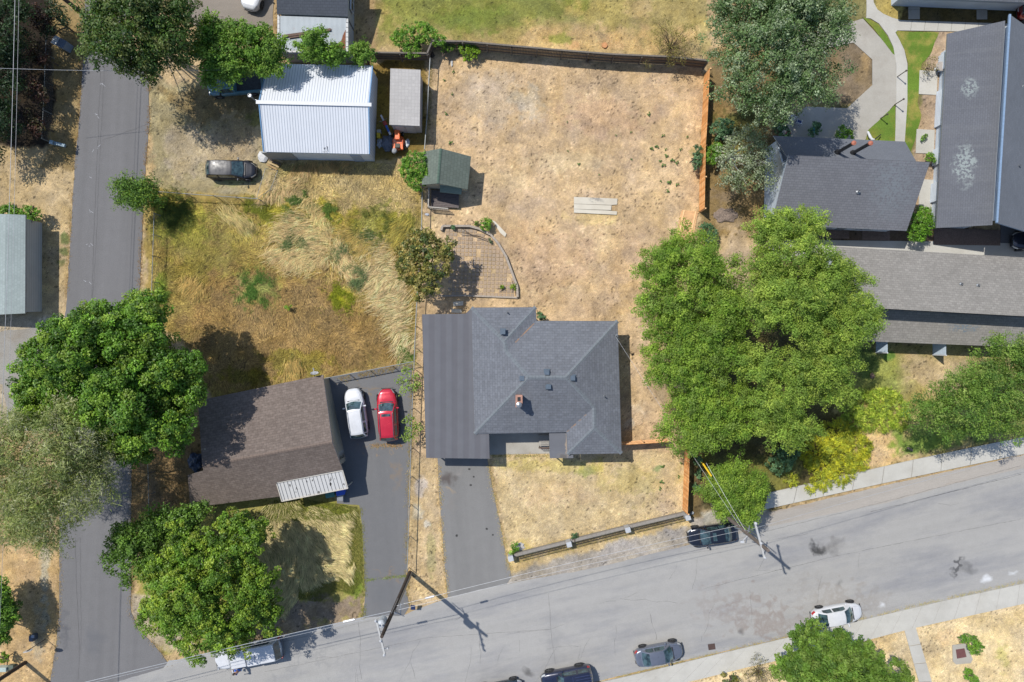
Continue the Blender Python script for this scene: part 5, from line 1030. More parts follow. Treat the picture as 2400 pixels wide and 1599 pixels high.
T('thin_shrub','low dry green bush at the bottom edge left of the bare-twigged shrub','shrub', [(1708,1590,14),(1722,1600,14)], .7, SP_BRONZE, seed=55)
for i, (L, lab, sp, h) in enumerate((([(2280,1508,16),(2268,1495,8),(2256,1498,9),(2290,1520,14)],'green bush beside the reddish utility cover','f',.7),([(2270,1580,12),(2282,1592,10),(2262,1572,6)],'small green bush at the bottom edge below the utility cover','f',.5),
  ([(2178,370,10),(2185,378,7)],'small bush against the long flats by the lower patio slab','f',.7),([(2165,320,7)],'tiny leafy plant on the patio slab edge','f',.4),([(1975,312,16),(1990,316,10)],'bright green bush behind the clerestory house eave','f',.8),([(1912,300,14),(1906,312,10)],'dark blue-green bush behind the clerestory house beside the blue pot','b',.9),([(1840,310,14),(1822,300,12)],'dark bush near the white garden chairs','b',1.0),
  ([(2185,150,16),(2172,162,12)],'brownish bush by the round table at the flats wall','t',.8),([(1138,525,13),(1142,532,9)],'deep green bush on the paved terrace corner','f',.7),([(1116,524,5)],'tiny green bush left of the terrace corner bush','f',.3),([(1272,745,8),(1264,738,6)],'small dark bush at the house eave notch','b',.5),
  ([(1178,677,5)],'small yellow-green weed inside the terrace beside its right edge','y',.3),([(1205,673,6)],'small yellow-green weed at the lower right corner of the terrace','y',.3),([(1150,565,5),(1060,535,5)],'small weed at the terrace wall','b',.3),
  ([(958,890,24),(945,905,14),(970,898,14),(948,880,10)],'light green sapling growing through the chain-link above the red car','l',1.9),([(965,1010,20),(955,995,14),(985,1005,12),(950,1020,10)],'light green sapling growing through the chain-link beside the red car','l',1.9),
  ([(1655,540,16),(1668,548,14),(1660,560,12)],'dark green bush by the fallen fence panel','b',1.0),([(676,722,7)],'small lime weed clump in the tall grass','y',.5),([(1830,1080,30),(1850,1060,24)],'dark blue-green bush in the shade above the golden juniper','b',1.0),
  ([(1206,1280,9),(1200,1292,7)],'small green bush at the left end of the iron fence','f',.5),([(1346,1256,7)],'small green weed behind the iron fence pillar','b',.35),([(1635,1080,10),(1637,1110,9),(1634,1140,9)],'dark ivy creeping along the lower cedar fence','b',.5))):
    sp_ = {'f': SP_BUSH, 'b': SP_BLUEG, 't': SP_TWIG, 'y': SP_BUSHY, 'l': (dict(SP_LIME[0], dens=3.2, lobe=0, nl=16, cols=leafcol([(150,180,84),(134,168,74)])), m_leafB)}[sp]
    T('garden_bush', lab, 'bush', L, h, sp_, seed=60+i, branches=4, brr=.03)
# leafy rosette weeds in the dry yard: one copied kind
def weed_proto():
    t = thing('weed', 'leafy green weed in the dry yard', 'weed', (0,0,0), 'leafy weeds in the dry yard'); base[t.name] = Vector((0,0,0)); g = np.random.default_rng(3)
    V, F, K, cc = foliage([(0,0,.08,.17,.10),(.12,.08,.08,.1,.08)], g, dens=30, cr=.06, nl=9, ll=.10, lw=.06, cols=leafcol([(86,124,66),(100,140,74),(116,152,84)]), up=.7)
    mesh_np('leaves', V, F, m_leafA, t, K); return t
W = [(1521,267,1.0,'topmost weed in the dry yard'),(1555,318,.8,'small weed in the dry yard above the weed cluster'),(1610,322,.7,'weed close to the cedar fence at the weed cluster level'),(1528,350,1.0,None),(1540,345,1.0,None),(1561,350,.7,None),(1596,350,.8,None),(1560,365,1.0,None),(1546,378,.8,None),(1556,388,1.1,None),(1577,377,1.1,None),(1587,381,1.0,None),(1566,428,1.2,None),(1549,426,.6,None),(1588,433,.9,None),(1564,447,.9,None),(1329,287,.5,None),(1331,355,.5,None),(1355,385,.8,None),(1443,317,.5,None),
     (1058,335,1.1,None),(1062,170,.8,None),(1040,188,.7,None),(1060,220,.7,None),(1045,266,.9,None),(1551,1093,1.0,None),(1595,1085,.7,None),(1552,1130,1.1,None),(1546,1146,.9,None),(1480,375,.6,None),(1480,310,.6,None),(1405,410,.5,None),(1430,1150,.4,None),(1590,1118,.8,None)]
wp = weed_proto()
def sector(x, y): return ('upper part of the dry yard' if y < 300 and x > 1100 else 'weed cluster near the cedar fence' if x > 1500 and y < 470 else 'front yard by the lower cedar fence' if y > 1000 else 'middle of the dry yard' if x > 1200 else 'dry yard by the chain-link fence')
ORD = ['leftmost','second','third','fourth','fifth','sixth','seventh','eighth','ninth','tenth','eleventh','twelfth','thirteenth','fourteenth','fifteenth','sixteenth']
for i, (x, y, s, lab) in enumerate(W):
    o = wp if i == 0 else copy_tree(wp); o.location = P(x, y, 0); o.scale = (s, s, s); o.rotation_euler = (0,0,rnd.uniform(0,6.28))
    same = sorted(w[0] * 10 + w[1] * .001 for w in W if sector(w[0], w[1]) == sector(x, y)); k = same.index(x * 10 + y * .001)
    o['label'] = ('small' if s < .75 else 'bushy') + ' weed, ' + ORD[k] + (' from left' if k else '') + ' in the ' + sector(x, y)
# ---------------------------------------------------------------- grass (uncountable)
def blades(name, pts, dirs, L, w, cols, lay, mat, nseg=2, label=None, kind='stuff'):
    """curved tapering strips: pts (n,2) m, dirs (n) rad, L lengths, lay 0 upright..1 flat"""
    n = len(pts); d = np.stack([np.cos(dirs), np.sin(dirs)], 1); s = np.stack([-d[:, 1], d[:, 0]], 1); z0 = -0.03
    P0 = np.concatenate([pts, np.full((n,1), z0)], 1)
    h = L * (1 - lay) ; r = L * lay
    mid = P0 + np.concatenate([d * (r * .38)[:, None], (h * .75 + L * .12)[:, None]], 1)
    tip = P0 + np.concatenate([d * r[:, None], (h * .9 + L * .05)[:, None]], 1)
    S = np.concatenate([s, np.zeros((n,1))], 1)
    V = np.stack([P0 - S * (w * .5)[:, None], P0 + S * (w * .5)[:, None], mid + S * (w * .45)[:, None], mid - S * (w * .45)[:, None], tip + S * (w * .12)[:, None], tip - S * (w * .12)[:, None]], 1).reshape(-1, 3)
    b = np.arange(n)[:, None] * 6; F = np.concatenate([b + np.array([0,1,2,3]), b + np.array([3,2,4,5])], 0)
    o = mesh_np(name, V, F, mat, None, np.repeat(cols, 6, 0)); o['kind'] = kind; return o
m_grass = mat_leaf('dry_grass_blades', .25, .8)
def scatter(poly, n, g, edge=0):
    xs = [p[0] for p in poly]; ys = [p[1] for p in poly]; x = g.uniform(min(xs), max(xs), n); y = g.uniform(min(ys), max(ys), n)
    k = sdist(x, y, poly) > edge; return x[k], y[k]
def zcol(x, y, g, var=.22):
    c = zone_color(x, y); return np.clip(c * 1.3 * (1 + g.normal(size=len(x)) * var)[:, None], .005, .8)
def tall_grass():
    g = np.random.default_rng(77); FL = [(352,475),(600,470),(625,440),(650,385),(960,385),(985,450),(976,600),(970,700),(966,845),(760,885),(500,930),(440,830),(352,725)]
    holes = [(598,680,30,26)]
    x, y = scatter(FL, 120000, g)
    fl = fbm(x, y, 90, 70) * 9.5 + fbm(x, y, 30, 71) * 2.5; L = .14 + .18 * g.random(len(x)); lay = np.clip(.74 + g.normal(size=len(x)) * .12, .1, .95)
    cols = zcol(x, y, g, .32) * np.array([1.15, 1.2, 1.1]); w = .018 + .02 * g.random(len(x))
    pts = np.stack([(x - CX) / SC, -(y - CY) / SC], 1); blades('meadow_grass', pts, fl, L, w, cols, lay, m_grass)
    # long pale wind-laid swathes
    SW = [ # centre line px, half width, flow angle (world deg), colour
      ([(660,560),(700,520),(760,560),(740,600),(680,610)], 30, 200, (220,192,142)), ([(720,470),(750,500),(760,540)], 14, 250, (212,186,130)), ([(640,590),(690,610),(760,600)], 20, 215, (220,192,142)),
      ([(790,560),(800,600),(820,640)], 20, 265, (212,184,136)), ([(890,580),(880,640),(900,680),(920,710)], 34, 195, (222,196,150)), ([(915,620),(940,700),(940,760),(955,830)], 26, 215, (226,200,156)),
      ([(530,500),(570,530),(590,545)], 15, 130, (210,188,130)), ([(610,470),(680,440),(720,400)], 11, 250, (210,182,136)), ([(800,540),(840,570),(880,580)], 13, 200, (196,170,98)), ([(690,850),(680,880)], 16, 260, (196,166,100)),
      ([(690,395),(740,385),(820,385)], 10, 255, (190,160,110)), ([(850,560),(870,600)], 16, 230, (190,164,100)), ([(440,660),(470,680)], 16, 240, (190,160,96)), ([(930,560),(950,520)], 18, 220, (176,160,80))]
    for k, (line, hw, ang, c) in enumerate(SW):
        n = int(170 * hw * len(line) / 5); t = g.random(n) * (len(line) - 1.001); i = t.astype(int); u = (t - i)[:, None]; A = np.array(line, float); q = A[i] * (1 - u) + A[i + 1] * u + g.normal(size=(n, 2)) * hw * .55
        cc = np.array(C(*c)); base_c = cc[None] * 1.75 * (1 + g.normal(size=n) * .18)[:, None] * (1 + (fbm(q[:,0], q[:,1], 9, 80+k) - .5) * 1.3)[:, None]
        gr = g.random(n) < .14; base_c[gr] = np.array(C(132,146,80)) * (1 + g.normal(size=gr.sum()) * .15)[:, None]
        dirs = R(ang) + (fbm(q[:,0], q[:,1], 34, 81+k) - .5) * 3.0 + g.normal(size=n) * .16
        pts = np.stack([(q[:,0] - CX) / SC, -(q[:,1] - CY) / SC], 1)
        blades('laid_straw_grass', pts, dirs, .55 + .6 * g.random(n), .014 + .014 * g.random(n), np.clip(base_c, .01, .8), np.clip(.80 + g.normal(size=n) * .07, .6, .95), m_grass)
    GR = [((598,680),30,(104,144,60),.35),((700,470),24,(110,138,66),.4),((770,500),20,(116,144,60),.4),((720,560),16,(126,144,90),.5),((810,600),20,(124,144,92),.6),((840,650),18,(120,142,90),.6),((410,500),30,(110,122,50),.5),((380,690),14,(118,148,56),.5),((600,500),26,(150,156,56),.4),((800,695),26,(158,166,44),.4),((690,520),14,(122,142,88),.5),((880,530),30,(132,140,64),.5),((675,565),12,(120,142,86),.5),((860,560),16,(106,130,70),.4),((955,820),14,(110,140,60),.5)]
    for k, ((cx, cy), r, c, L0) in enumerate(GR):
        n = int(r * r * 7.0); q = np.array([[cx, cy]]) + g.normal(size=(n, 2)) * r * .75; q = q[fbm(q[:,0], q[:,1], 16, 120+k) > .52]; n = len(q); dirs = g.random(n) * 6.28 if k in (0, 9) else R(240) + g.normal(size=n) * .8
        cc = np.array(C(*c))[None] * 1.25 * (1 + g.normal(size=n) * .25)[:, None]; pts = np.stack([(q[:,0] - CX) / SC, -(q[:,1] - CY) / SC], 1)
        blades('green_grass_clump', pts, dirs, L0 * (.6 + .8 * g.random(n)), .016 + .014 * g.random(n), np.clip(cc, .01, .8), np.clip(.5 + g.normal(size=n) * .15, .1, .9), m_grass)
tall_grass()
def corner_grass():
    g = np.random.default_rng(78); poly = [(640,1172),(700,1168),(800,1182),(838,1188),(846,1240),(850,1300),(848,1360),(826,1392),(790,1384),(750,1410),(700,1404),(660,1440),(610,1430),(600,1400),(600,1200)]
    x, y = scatter(poly, 42000, g); ang = R(-70) + (fbm(x, y, 70, 90) - .5) * 3.4 + (x - 700) / 180.0; n = len(x)
    c = np.array(C(218,200,150))[None] * 1.55 * (1 + g.normal(size=n) * .16)[:, None] * (1 + (fbm(x, y, 10, 91) - .5) * 1.2)[:, None]
    edge = (sdist(x, y, poly) < -4 + 62 * fbm(x, y, 26, 93)) & (x > 700); gr = edge | (g.random(n) < .12) | ((y < 1215) & (g.random(n) < .6)); c[gr] = np.array(C(140,146,62))[None] * (1 + g.normal(size=gr.sum()) * .2)[:, None]
    pts = np.stack([(x - CX) / SC, -(y - CY) / SC], 1); L = np.where(edge, .2, .65) * (.6 + .8 * g.random(n)); lay = np.where(edge, .4, .82) + g.normal(size=n) * .06
    blades('laid_straw_grass', pts, ang, L, .013 + .015 * g.random(n), np.clip(c, .01, .8), np.clip(lay, .1, .95), m_grass)
corner_grass()
def short_grass():
    g = np.random.default_rng(79)
    A = [([(1000,130),(1650,165),(1645,500),(1580,580),(1540,720),(1480,800),(1520,1040),(1457,1040),(1455,750),(1260,745),(1225,700),(1225,650),(1160,540),(1100,500),(1100,340),(1000,340)], 90000, .05, .11, 'short_dry_grass'),
         ([(1150,1075),(1600,1065),(1595,1205),(1200,1300)], 30000, .05, .12, 'short_dry_grass'),
         ([(880,-10),(1630,-10),(1640,130),(1010,90),(880,115)], 50000, .06, .13, 'short_mixed_grass'),
         ([(0,350),(170,400),(150,740),(105,735),(100,500),(0,480)], 14000, .05, .12, 'short_dry_grass'), ([(350,200),(590,240),(600,370),(480,430),(350,440)], 22000, .06, .16, 'rough_verge_grass'),
         ([(305,1060),(430,1050),(440,1190),(330,1210),(306,1300)], 9000, .06, .18, 'rough_verge_grass'), ([(950,1075),(1028,1075),(1036,1240),(1050,1400),(960,1410)], 11000, .05, .13, 'short_dry_grass'),
         ([(10,1290),(137,1300),(137,1440),(110,1599),(0,1599)], 12000, .05, .13, 'short_dry_grass'), ([(2000,815),(2290,820),(2150,1060),(2000,1110)], 20000, .05, .13, 'short_mixed_grass'),
         ([(2150,1480),(2400,1425),(2400,1599),(2190,1599)], 12000, .04, .10, 'short_dry_grass'), ([(1660,170),(1830,170),(1800,560),(1650,540)], 14000, .06, .18, 'rough_verge_grass'), ([(1410,1599),(1620,1599),(2130,1480),(2180,1599)], 12000, .04, .10, 'short_dry_grass'),
         ([(870,150),(1000,150),(995,340),(880,350)], 9000, .08, .25, 'rough_verge_grass'), ([(1195,1325),(1600,1225),(1615,1240),(1300,1320),(1195,1350)], 6000, .05, .14, 'short_dry_grass')]
    for poly, n, l0, l1, nm in A:
        x, y = scatter(poly, n, g); m = len(x); dens = fbm(x, y, 26, 95) + g.random(m) * .5; k = dens > .62; x, y = x[k], y[k]; m = len(x)
        c = zcol(x, y, g, .20) * (1.12 + .2 * g.random(m))[:, None]; pts = np.stack([(x - CX) / SC, -(y - CY) / SC], 1)
        blades(nm, pts, g.random(m) * 6.28, l0 + (l1 - l0) * g.random(m), .012 + .016 * g.random(m), np.clip(c, .01, .8), np.clip(.75 + g.normal(size=m) * .12, .1, .95), m_grass)
short_grass()

def fringe():
    g = np.random.default_rng(80)
    E = [([(193,110),(186,250),(174,380),(165,520),(155,690)],5,1500,(178,146,100)),([(350,200),(349,290),(341,380),(335,480),(326,680)],5,1500,(170,132,84)),([(309,1090),(306,1250),(307,1436),(322,1470),(360,1510),(400,1560)],6,1300,(176,150,110)),
         ([(140,1290),(140,1430),(131,1520),(112,1620)],6,900,(186,156,110)),([(846,1190),(852,1290),(855,1400),(851,1448)],6,1400,(150,146,76)),([(966,860),(965,960),(958,1130),(953,1330),(958,1420)],6,2400,(176,152,96)),
         ([(1028,1090),(1036,1240),(1043,1330),(1050,1400)],5,1300,(206,176,124)),([(1146,1090),(1166,1200),(1182,1280),(1198,1350)],6,1500,(206,180,128)),([(790,892),(860,876),(966,856)],7,1300,(176,146,84)),
         ([(1400,1602),(1480,1580),(1700,1526),(1900,1479),(2030,1447),(2230,1401),(2400,1362)],4,3600,(190,170,110)),([(1800,1193),(2075,1131),(2290,1086),(2400,1062)],4,900,(196,164,120)),([(1190,1300),(1335,1268),(1472,1234),(1606,1202)],7,1600,(200,176,116)),
         ([(1197,1318),(1335,1284),(1472,1250),(1606,1218)],8,2400,(206,182,122)),([(1130,1070),(1290,1068)],4,500,(190,170,110)),([(1300,1640),(1500,1622),(1620,1597),(1750,1564),(2000,1510),(2120,1478),(2400,1410)],5,1800,(220,188,130)),
         ([(870,1045),(900,1044),(945,1046)],4,500,(190,150,96)),([(855,1360),(880,1357),(952,1350)],2,500,(150,160,80)),([(1010,140),(1005,270),(997,340)],6,900,(150,136,80)),([(990,440),(979,670),(968,850)],5,1600,(176,156,92))]
    for line, wd, n, c in E:
        A = np.array(line, float); seg = np.linalg.norm(np.diff(A, axis=0), axis=1); cum = np.concatenate([[0], np.cumsum(seg)]); t = g.random(n) * cum[-1]; i = np.clip(np.searchsorted(cum, t) - 1, 0, len(seg) - 1); u = ((t - cum[i]) / seg[i])[:, None]
        q = A[i] * (1 - u) + A[i+1] * u + g.normal(size=(n, 2)) * wd * .6; q = q[fbm(q[:,0], q[:,1], 14, 140) > .40]; n = len(q)
        cc = np.array(C(*c))[None] * 1.35 * (1 + g.normal(size=n) * .25)[:, None]; gr = g.random(n) < .2; cc[gr] *= np.array([.75,1.0,.8]); pts = np.stack([(q[:,0] - CX) / SC, -(q[:,1] - CY) / SC], 1)
        blades('edge_grass', pts, g.random(n) * 6.28, .10 + .18 * g.random(n), .014 + .016 * g.random(n), np.clip(cc, .01, .8), np.clip(.7 + g.normal(size=n) * .12, .1, .95), m_grass)
fringe()
# ================================================================ VEHICLES
m_tyre = mat_plain('tyre_rubber', (.02,.02,.021), .85, var=.25); m_rim = mat_plain('alloy_rim', C(150,152,156), .35, .7); m_trim = mat_plain('dark_trim', (.02,.02,.022), .5)
m_cglass = mat_glass('car_glass', (.022,.040,.044)); m_lens = mat_plain('headlight_lens', C(216,220,224), .15, coat=1); m_red = mat_plain('tail_light_red', (.35,.01,.012), .2, coat=1); m_plate = mat_plain('number_plate', C(214,216,220), .5)
m_int = mat_plain('dark_interior', (.03,.03,.035), .9)
def lerp_prof(prof, x):
    for (a, za), (b, zb) in zip(prof[:-1], prof[1:]):
        if x <= b: t = (x - a) / (b - a); t = t * t * (3 - 2 * t) * .5 + t * .5; return za + (zb - za) * t
    return prof[-1][1]
def car(name, label, px, py, heading, L, W, paint, st, cat='car', h0=.9, group=None):
    """px,py = centre of the body seen in the photo at height h0; heading in world degrees"""
    c = P(px, py, h0); c.z = 0; t = thing(name, label, cat, c, group, rz=R(heading)); base[t.name] = Vector((0,0,0)); kw = dict(parent=t, local=True)
    belt = st['belt']; H = st['H']; prof = [(a * L, z) for a, z in st['prof']]
    N = 44; mb = MB(); rows = []; nf, nr = st.get('nose', (3.2, 4.5))
    def hw(x):
        s = x / (L / 2); n = nf if s > 0 else nr
        return W / 2 * max(0.0, (1 - abs(s) ** (n * 1.6))) ** (1 / n)
    for i in range(N + 1):
        s = -1 + 2 * i / N; s = math.copysign(abs(math.sin(s * math.pi / 2)) ** .9, s); x = s * L / 2 * .9995
        w = max(hw(x), .02); zt = lerp_prof(prof, x); zb = .24 + .10 * abs(s) ** 6; m_ = zb + (zt - zb) * .5; tw = max(.0, w - .02)
        half = [(0, zt), (.45*w, zt-.004), (.74*w, zt-.018), (.88*w, zt-.05), (.955*w, zt-.12), (.995*w, zt-.24 if zt > .8 else zt-.2), (w, m_), (.985*w, zb+.12), (.94*w, zb), (.6*w, zb-.03), (0, zb-.03)]
        rows.append([(x, y, z) for y, z in half] + [(x, -y, z) for y, z in half[-2:0:-1]])
    k = len(rows[0]); V = [v for r in rows for v in r]
    mb.add(V, [(i*k+j, (i+1)*k+j, (i+1)*k+(j+1)%k, i*k+(j+1)%k) for i in range(N) for j in range(k)] + [tuple(range(k)), tuple(reversed(range(N*k, N*k+k)))])
    body = mb.build('body', paint, smooth=True, **kw)
    # greenhouse surface
    g = st['cab']; xs = [g[0]*L, g[1]*L, g[2]*L, g[3]*L]; yb = W/2*.90; yt = W/2*st.get('tumble', .70); b0, b3 = belt + st.get('rb', .0), belt + st.get('fb', .0)
    ctrl = [(xs[0], b0-.03, yb*.93, -.10), (xs[0]+(xs[1]-xs[0])*.5, (b0+H)*.5+.06, (yb+yt)/2*.97, -.08), (xs[1], H-.03, yt, -.04), ((xs[1]*.6+xs[2]*.4), H, yt*1.03, 0), ((xs[1]*.2+xs[2]*.8), H-.015, yt*1.02, .02), (xs[2], H-.055, yt*.98, .06), (xs[2]+(xs[3]-xs[2])*.5, (b3+H)*.5+.045, (yb+yt)/2*.98, .12), (xs[3], b3-.02, yb*.97, .17)]
    def S(u, v, off=0.0):
        q = u * (len(ctrl) - 1); i = min(int(q), len(ctrl) - 2); f = q - i; a, b = ctrl[i], ctrl[i+1]; x, z, y, bl = [a[j] + (b[j] - a[j]) * f for j in range(4)]
        return Vector((x + bl * (1 - v * v) , y * v, z + .035 * (1 - v * v)))
    def Sn(u, v, off):
        e = .01; p = S(u, v); du = S(min(u+e,1), v) - S(max(u-e,0), v); dv = S(u, v+e) - S(u, v-e); n = du.cross(dv).normalized()
        if n.z < 0: n = -n
        return p + n * off
    nu, nv = 28, 10; mb = MB(); gr = [[S(i/nu, -1 + 2*j/nv) for j in range(nv+1)] for i in range(nu+1)]
    mb.add([p for r in gr for p in r], [(i*(nv+1)+j, (i+1)*(nv+1)+j, (i+1)*(nv+1)+j+1, i*(nv+1)+j+1) for i in range(nu) for j in range(nv)])
    def Bp(u, sgn):  # belt line point under the greenhouse edge
        p = S(u, sgn); return Vector((p.x, sgn * max(yb, abs(p.y)) * .995, belt - .05))
    for sgn in (-1, 1):
        vs = []; 
        for i in range(nu+1): vs += [S(i/nu, sgn), Bp(i/nu, sgn)]
        mb.add(vs, [(2*i, 2*i+1, 2*i+3, 2*i+2) if sgn > 0 else (2*i, 2*i+2, 2*i+3, 2*i+1) for i in range(nu)])
    roofo = mb.build('cabin', paint, smooth=True, **kw)
    def panel(nm, u0, u1, v0, v1, mat, off=.012, n=8, par=t):
        m = MB(); G = [[Sn(u0 + (u1-u0)*i/n, v0 + (v1-v0)*j/n, off) for j in range(n+1)] for i in range(n+1)]
        m.add([p for r in G for p in r], [(i*(n+1)+j, (i+1)*(n+1)+j, (i+1)*(n+1)+j+1, i*(n+1)+j+1) for i in range(n) for j in range(n)]); return m.build(nm, mat, par, smooth=True, local=True)
    panel('windscreen', .735, .975, -.90, .90, m_cglass); panel('rear_window', .03, .27, -.86, .86, m_cglass)
    if st.get('sunroof'): panel('sunroof', *st['sunroof'], -.62, .62, m_cglass, .014)
    for sgn in (-1, 1):
        for (u0, u1) in st.get('side', ((.16, .40), (.43, .80))):
            m = MB(); n = 6; vs = []
            for i in range(n+1):
                u = u0 + (u1-u0)*i/n; a = S(u, sgn); b = Bp(u, sgn); o = Vector((0, sgn*.014, .006)); vs += [a.lerp(b, .14) + o, a.lerp(b, .88) + o]
            m.add(vs, [(2*i, 2*i+1, 2*i+3, 2*i+2) if sgn > 0 else (2*i, 2*i+2, 2*i+3, 2*i+1) for i in range(n)]); m.build('side_window', m_cglass, **kw)
        if st.get('rails'):
            m = MB(); m.tube([S(.28, sgn*.90) + Vector((0,0,.02)), S(.33, sgn*.90) + Vector((0,0,.07)), S(.5, sgn*.90) + Vector((0,0,.07)), S(.66, sgn*.90) + Vector((0,0,.06)), S(.70, sgn*.90) + Vector((0,0,.02))], .026, 6); m.build('roof_rail', st['rails'], **kw)
        # mirror
        p = Vector((xs[3] - .42, sgn * (W/2 + .07), belt + .10)); m = MB(); m.box(p, (.13, .22, .15)); m.box(p + Vector((.02, -sgn*.12, -.07)), (.07, .12, .05)); m.build('wing_mirror', paint, bevel=.03, **kw)
        # lights
        fx = L/2; m = MB(); G = []
        for i in range(6):
            x = fx * (.80 + .165 * i / 5); w = hw(x); zt = lerp_prof(prof, x); G += [(x, sgn*w*.90, zt-.045), (x, sgn*w*.985, zt-.13), (x, sgn*w*1.004, zt-.22)]
        m.add(G, [(3*i+j, 3*i+3+j, 3*i+4+j, 3*i+1+j) if sgn < 0 else (3*i+j, 3*i+1+j, 3*i+4+j, 3*i+3+j) for i in range(5) for j in range(2)]); o = m.build('headlight', m_lens, smooth=True, **kw); o.location.z += .008; o.location.x += .012
        m = MB(); G = []
        for i in range(5):
            x = -fx * (.86 + .115 * i / 4); w = hw(x); zt = lerp_prof(prof, x); G += [(x, sgn*w*.93, zt-.055), (x, sgn*w*1.0, zt-.16), (x, sgn*w*1.01, zt-.34)]
        m.add(G, [(3*i+j, 3*i+3+j, 3*i+4+j, 3*i+1+j) if sgn > 0 else (3*i+j, 3*i+1+j, 3*i+4+j, 3*i+3+j) for i in range(4) for j in range(2)]); o = m.build('tail_light', m_red, smooth=True, **kw); o.location.z += .008; o.location.x -= .012
        # wheels: arch, tyre, rim with spokes
        for ax in st.get('axles', (-.30, .315)):
            x = ax * L; r = st.get('r', .335); y = sgn * (W/2 - .09)
            m = MB(); m.lathe((x, sgn*(W/2-.012), r), [(r+.055,-.02),(r+.055,.018)], 26, axis='Y'); m.build('wheel_arch', m_trim, **kw)
            m = MB(); m.lathe((x, y, r), [(r*.62,-.11),(r*.93,-.115),(r,-.08),(r,.08),(r*.93,.115),(r*.62,.11)], 26, axis='Y'); w_ = m.build('wheel', m_tyre, smooth=False, **kw)
            m = MB(); m.lathe((x, y + sgn*.085, r), [(r*.66,-.02),(r*.66,.02),(r*.60,.0)], 22, axis='Y')
            for q in range(5): a = q * 2*math.pi/5; m.beam((x, y+sgn*.112, r), (x+math.cos(a)*r*.62, y+sgn*.105, r+math.sin(a)*r*.62), .07, .02)
            m.build('rim', m_rim, parent=w_, local=True)
    # grille, bumpers, plates, hood lines
    m = MB(); zt = lerp_prof(prof, L/2*.97); m.box((L/2-.035, 0, zt-.12), (.05, W*.42, .12)); m.box((L/2-.03, 0, .36), (.06, W*.6, .12)); m.build('grille', m_trim, bevel=.02, **kw)
    m = MB(); m.box((-L/2-.004, 0, .62), (.02, .32, .12)); m.build('number_plate', m_plate, **kw)
    m = MB(); m.box((-L/2+.03, 0, .38), (.07, W*.7, .14)); m.build('rear_bumper', m_trim, bevel=.03, **kw)
    m = MB()
    for sgn in (-1, 1):
        pts = []
        for i in range(9): x = xs[3] + .12 + (L/2*.92 - xs[3] - .12) * i / 8; w = hw(x); pts.append((x, sgn*w*(.80 - .10*i/8), lerp_prof(prof, x) + .001 - .022))
        m.tube(pts, .006, 4)
    m.build('bonnet_seam', m_trim, **kw)
    m = MB(); m.box((xs[3] + .16, 0, b3 + .02), (.10, W*.62, .02)); m.build('wiper_cowl', m_trim, **kw)
    return t, S
SEDAN = dict(H=1.45, belt=.93, prof=[(-.5,.62),(-.485,.92),(-.44,1.0),(-.30,1.02),(-.1,.97),(.2,.96),(.30,.93),(.42,.82),(.475,.70),(.5,.50)], cab=(-.36,-.20,.06,.24), tumble=.66, rb=.08, fb=.02)
HATCH = dict(H=1.50, belt=.95, prof=[(-.5,.62),(-.485,.98),(-.44,1.02),(-.30,1.0),(.2,.98),(.30,.94),(.42,.84),(.475,.72),(.5,.50)], cab=(-.47,-.36,.05,.26), tumble=.70, rb=.02, fb=.02, side=((.14,.40),(.43,.80)))
SUV = dict(H=1.70, belt=1.05, prof=[(-.5,.62),(-.488,1.02),(-.45,1.10),(-.30,1.10),(.18,1.10),(.28,1.06),(.42,.98),(.475,.86),(.5,.56)], cab=(-.485,-.41,.06,.21), tumble=.70, rb=.04, fb=.04, r=.36, axles=(-.29,.31), side=((.12,.26),(.30,.44),(.47,.80)))
m_silver = mat_plain('roof_rail_silver', C(150,152,158), .3, .8); rail_dark = mat_plain('roof_rail_dark', (.03,.03,.03), .4)
wag = dict(SUV, H=1.62, belt=1.0, rails=mat_plain('roof_rail_white', C(200,204,208), .4), nose=(2.6,4.0))
car('parked_car', 'white estate car on the dark drive beside the brown house, left of the red car', 833.5, 968, 98.3, 4.65, 1.82, mat_paint('white_paint', C(238,240,244)), wag)
car('parked_car', 'shiny red estate car with grey roof rails on the dark drive', 908, 972, 93.4, 4.85, 1.90, mat_paint('red_paint', (.46,.012,.03), .25, .22), dict(SUV, rails=m_silver, sunroof=(.585,.655), nose=(2.4,4.0)))
car('parked_car', 'black hatchback parked in dry weeds below the white workshop', 539.5, 397, -1.0, 4.65, 1.80, mat_paint('black_paint', (.012,.014,.022), 0, .42, .0), dict(HATCH, nose=(2.3,4.5)))
car('parked_car', 'black car at the kerb half under the small tree by the utility pole', 1671, 1255, 188.5, 4.55, 1.82, mat_paint('black_blue_paint', (.010,.012,.020), .3, .2), dict(SEDAN, sunroof=(.50,.62)))
car('parked_car', 'silver-blue sedan parked along the lower sidewalk', 1546, 1536, 10.8, 4.55, 1.80, mat_paint('silver_blue_paint', C(142,148,162), .5, .3), dict(SEDAN, nose=(2.4,3.4)))
car('parked_car', 'white sedan parked beyond the street tree at the lower sidewalk', 1965, 1444, 10.4, 4.75, 1.82, mat_paint('white_paint_b', C(242,243,246)), dict(SEDAN, H=1.48, cab=(-.40,-.24,.07,.25), nose=(2.4,3.4)))
t, S = car('parked_car', 'dark navy off-roader with ribbed roof, cut by the bottom edge', 1329, 1594, 191.0, 4.75, 1.86, mat_paint('navy_paint', (.011,.015,.038), .2, .3), dict(SUV, H=1.80, belt=1.12, r=.40, cab=(-.485,-.45,.04,.15), tumble=.78, axles=(-.28,.31), nose=(4,6)))
m = MB()
for k in range(5): m.box((-1.55 + k*.0, -.52 + k*.26, 1.825), (1.5, .05, .03))
m.box((-.55, 0, 1.83), (.05,1.2,.03)); m.build('roof_ribs', mat_plain('navy_ribs', (.03,.04,.09), .4), t, local=True)
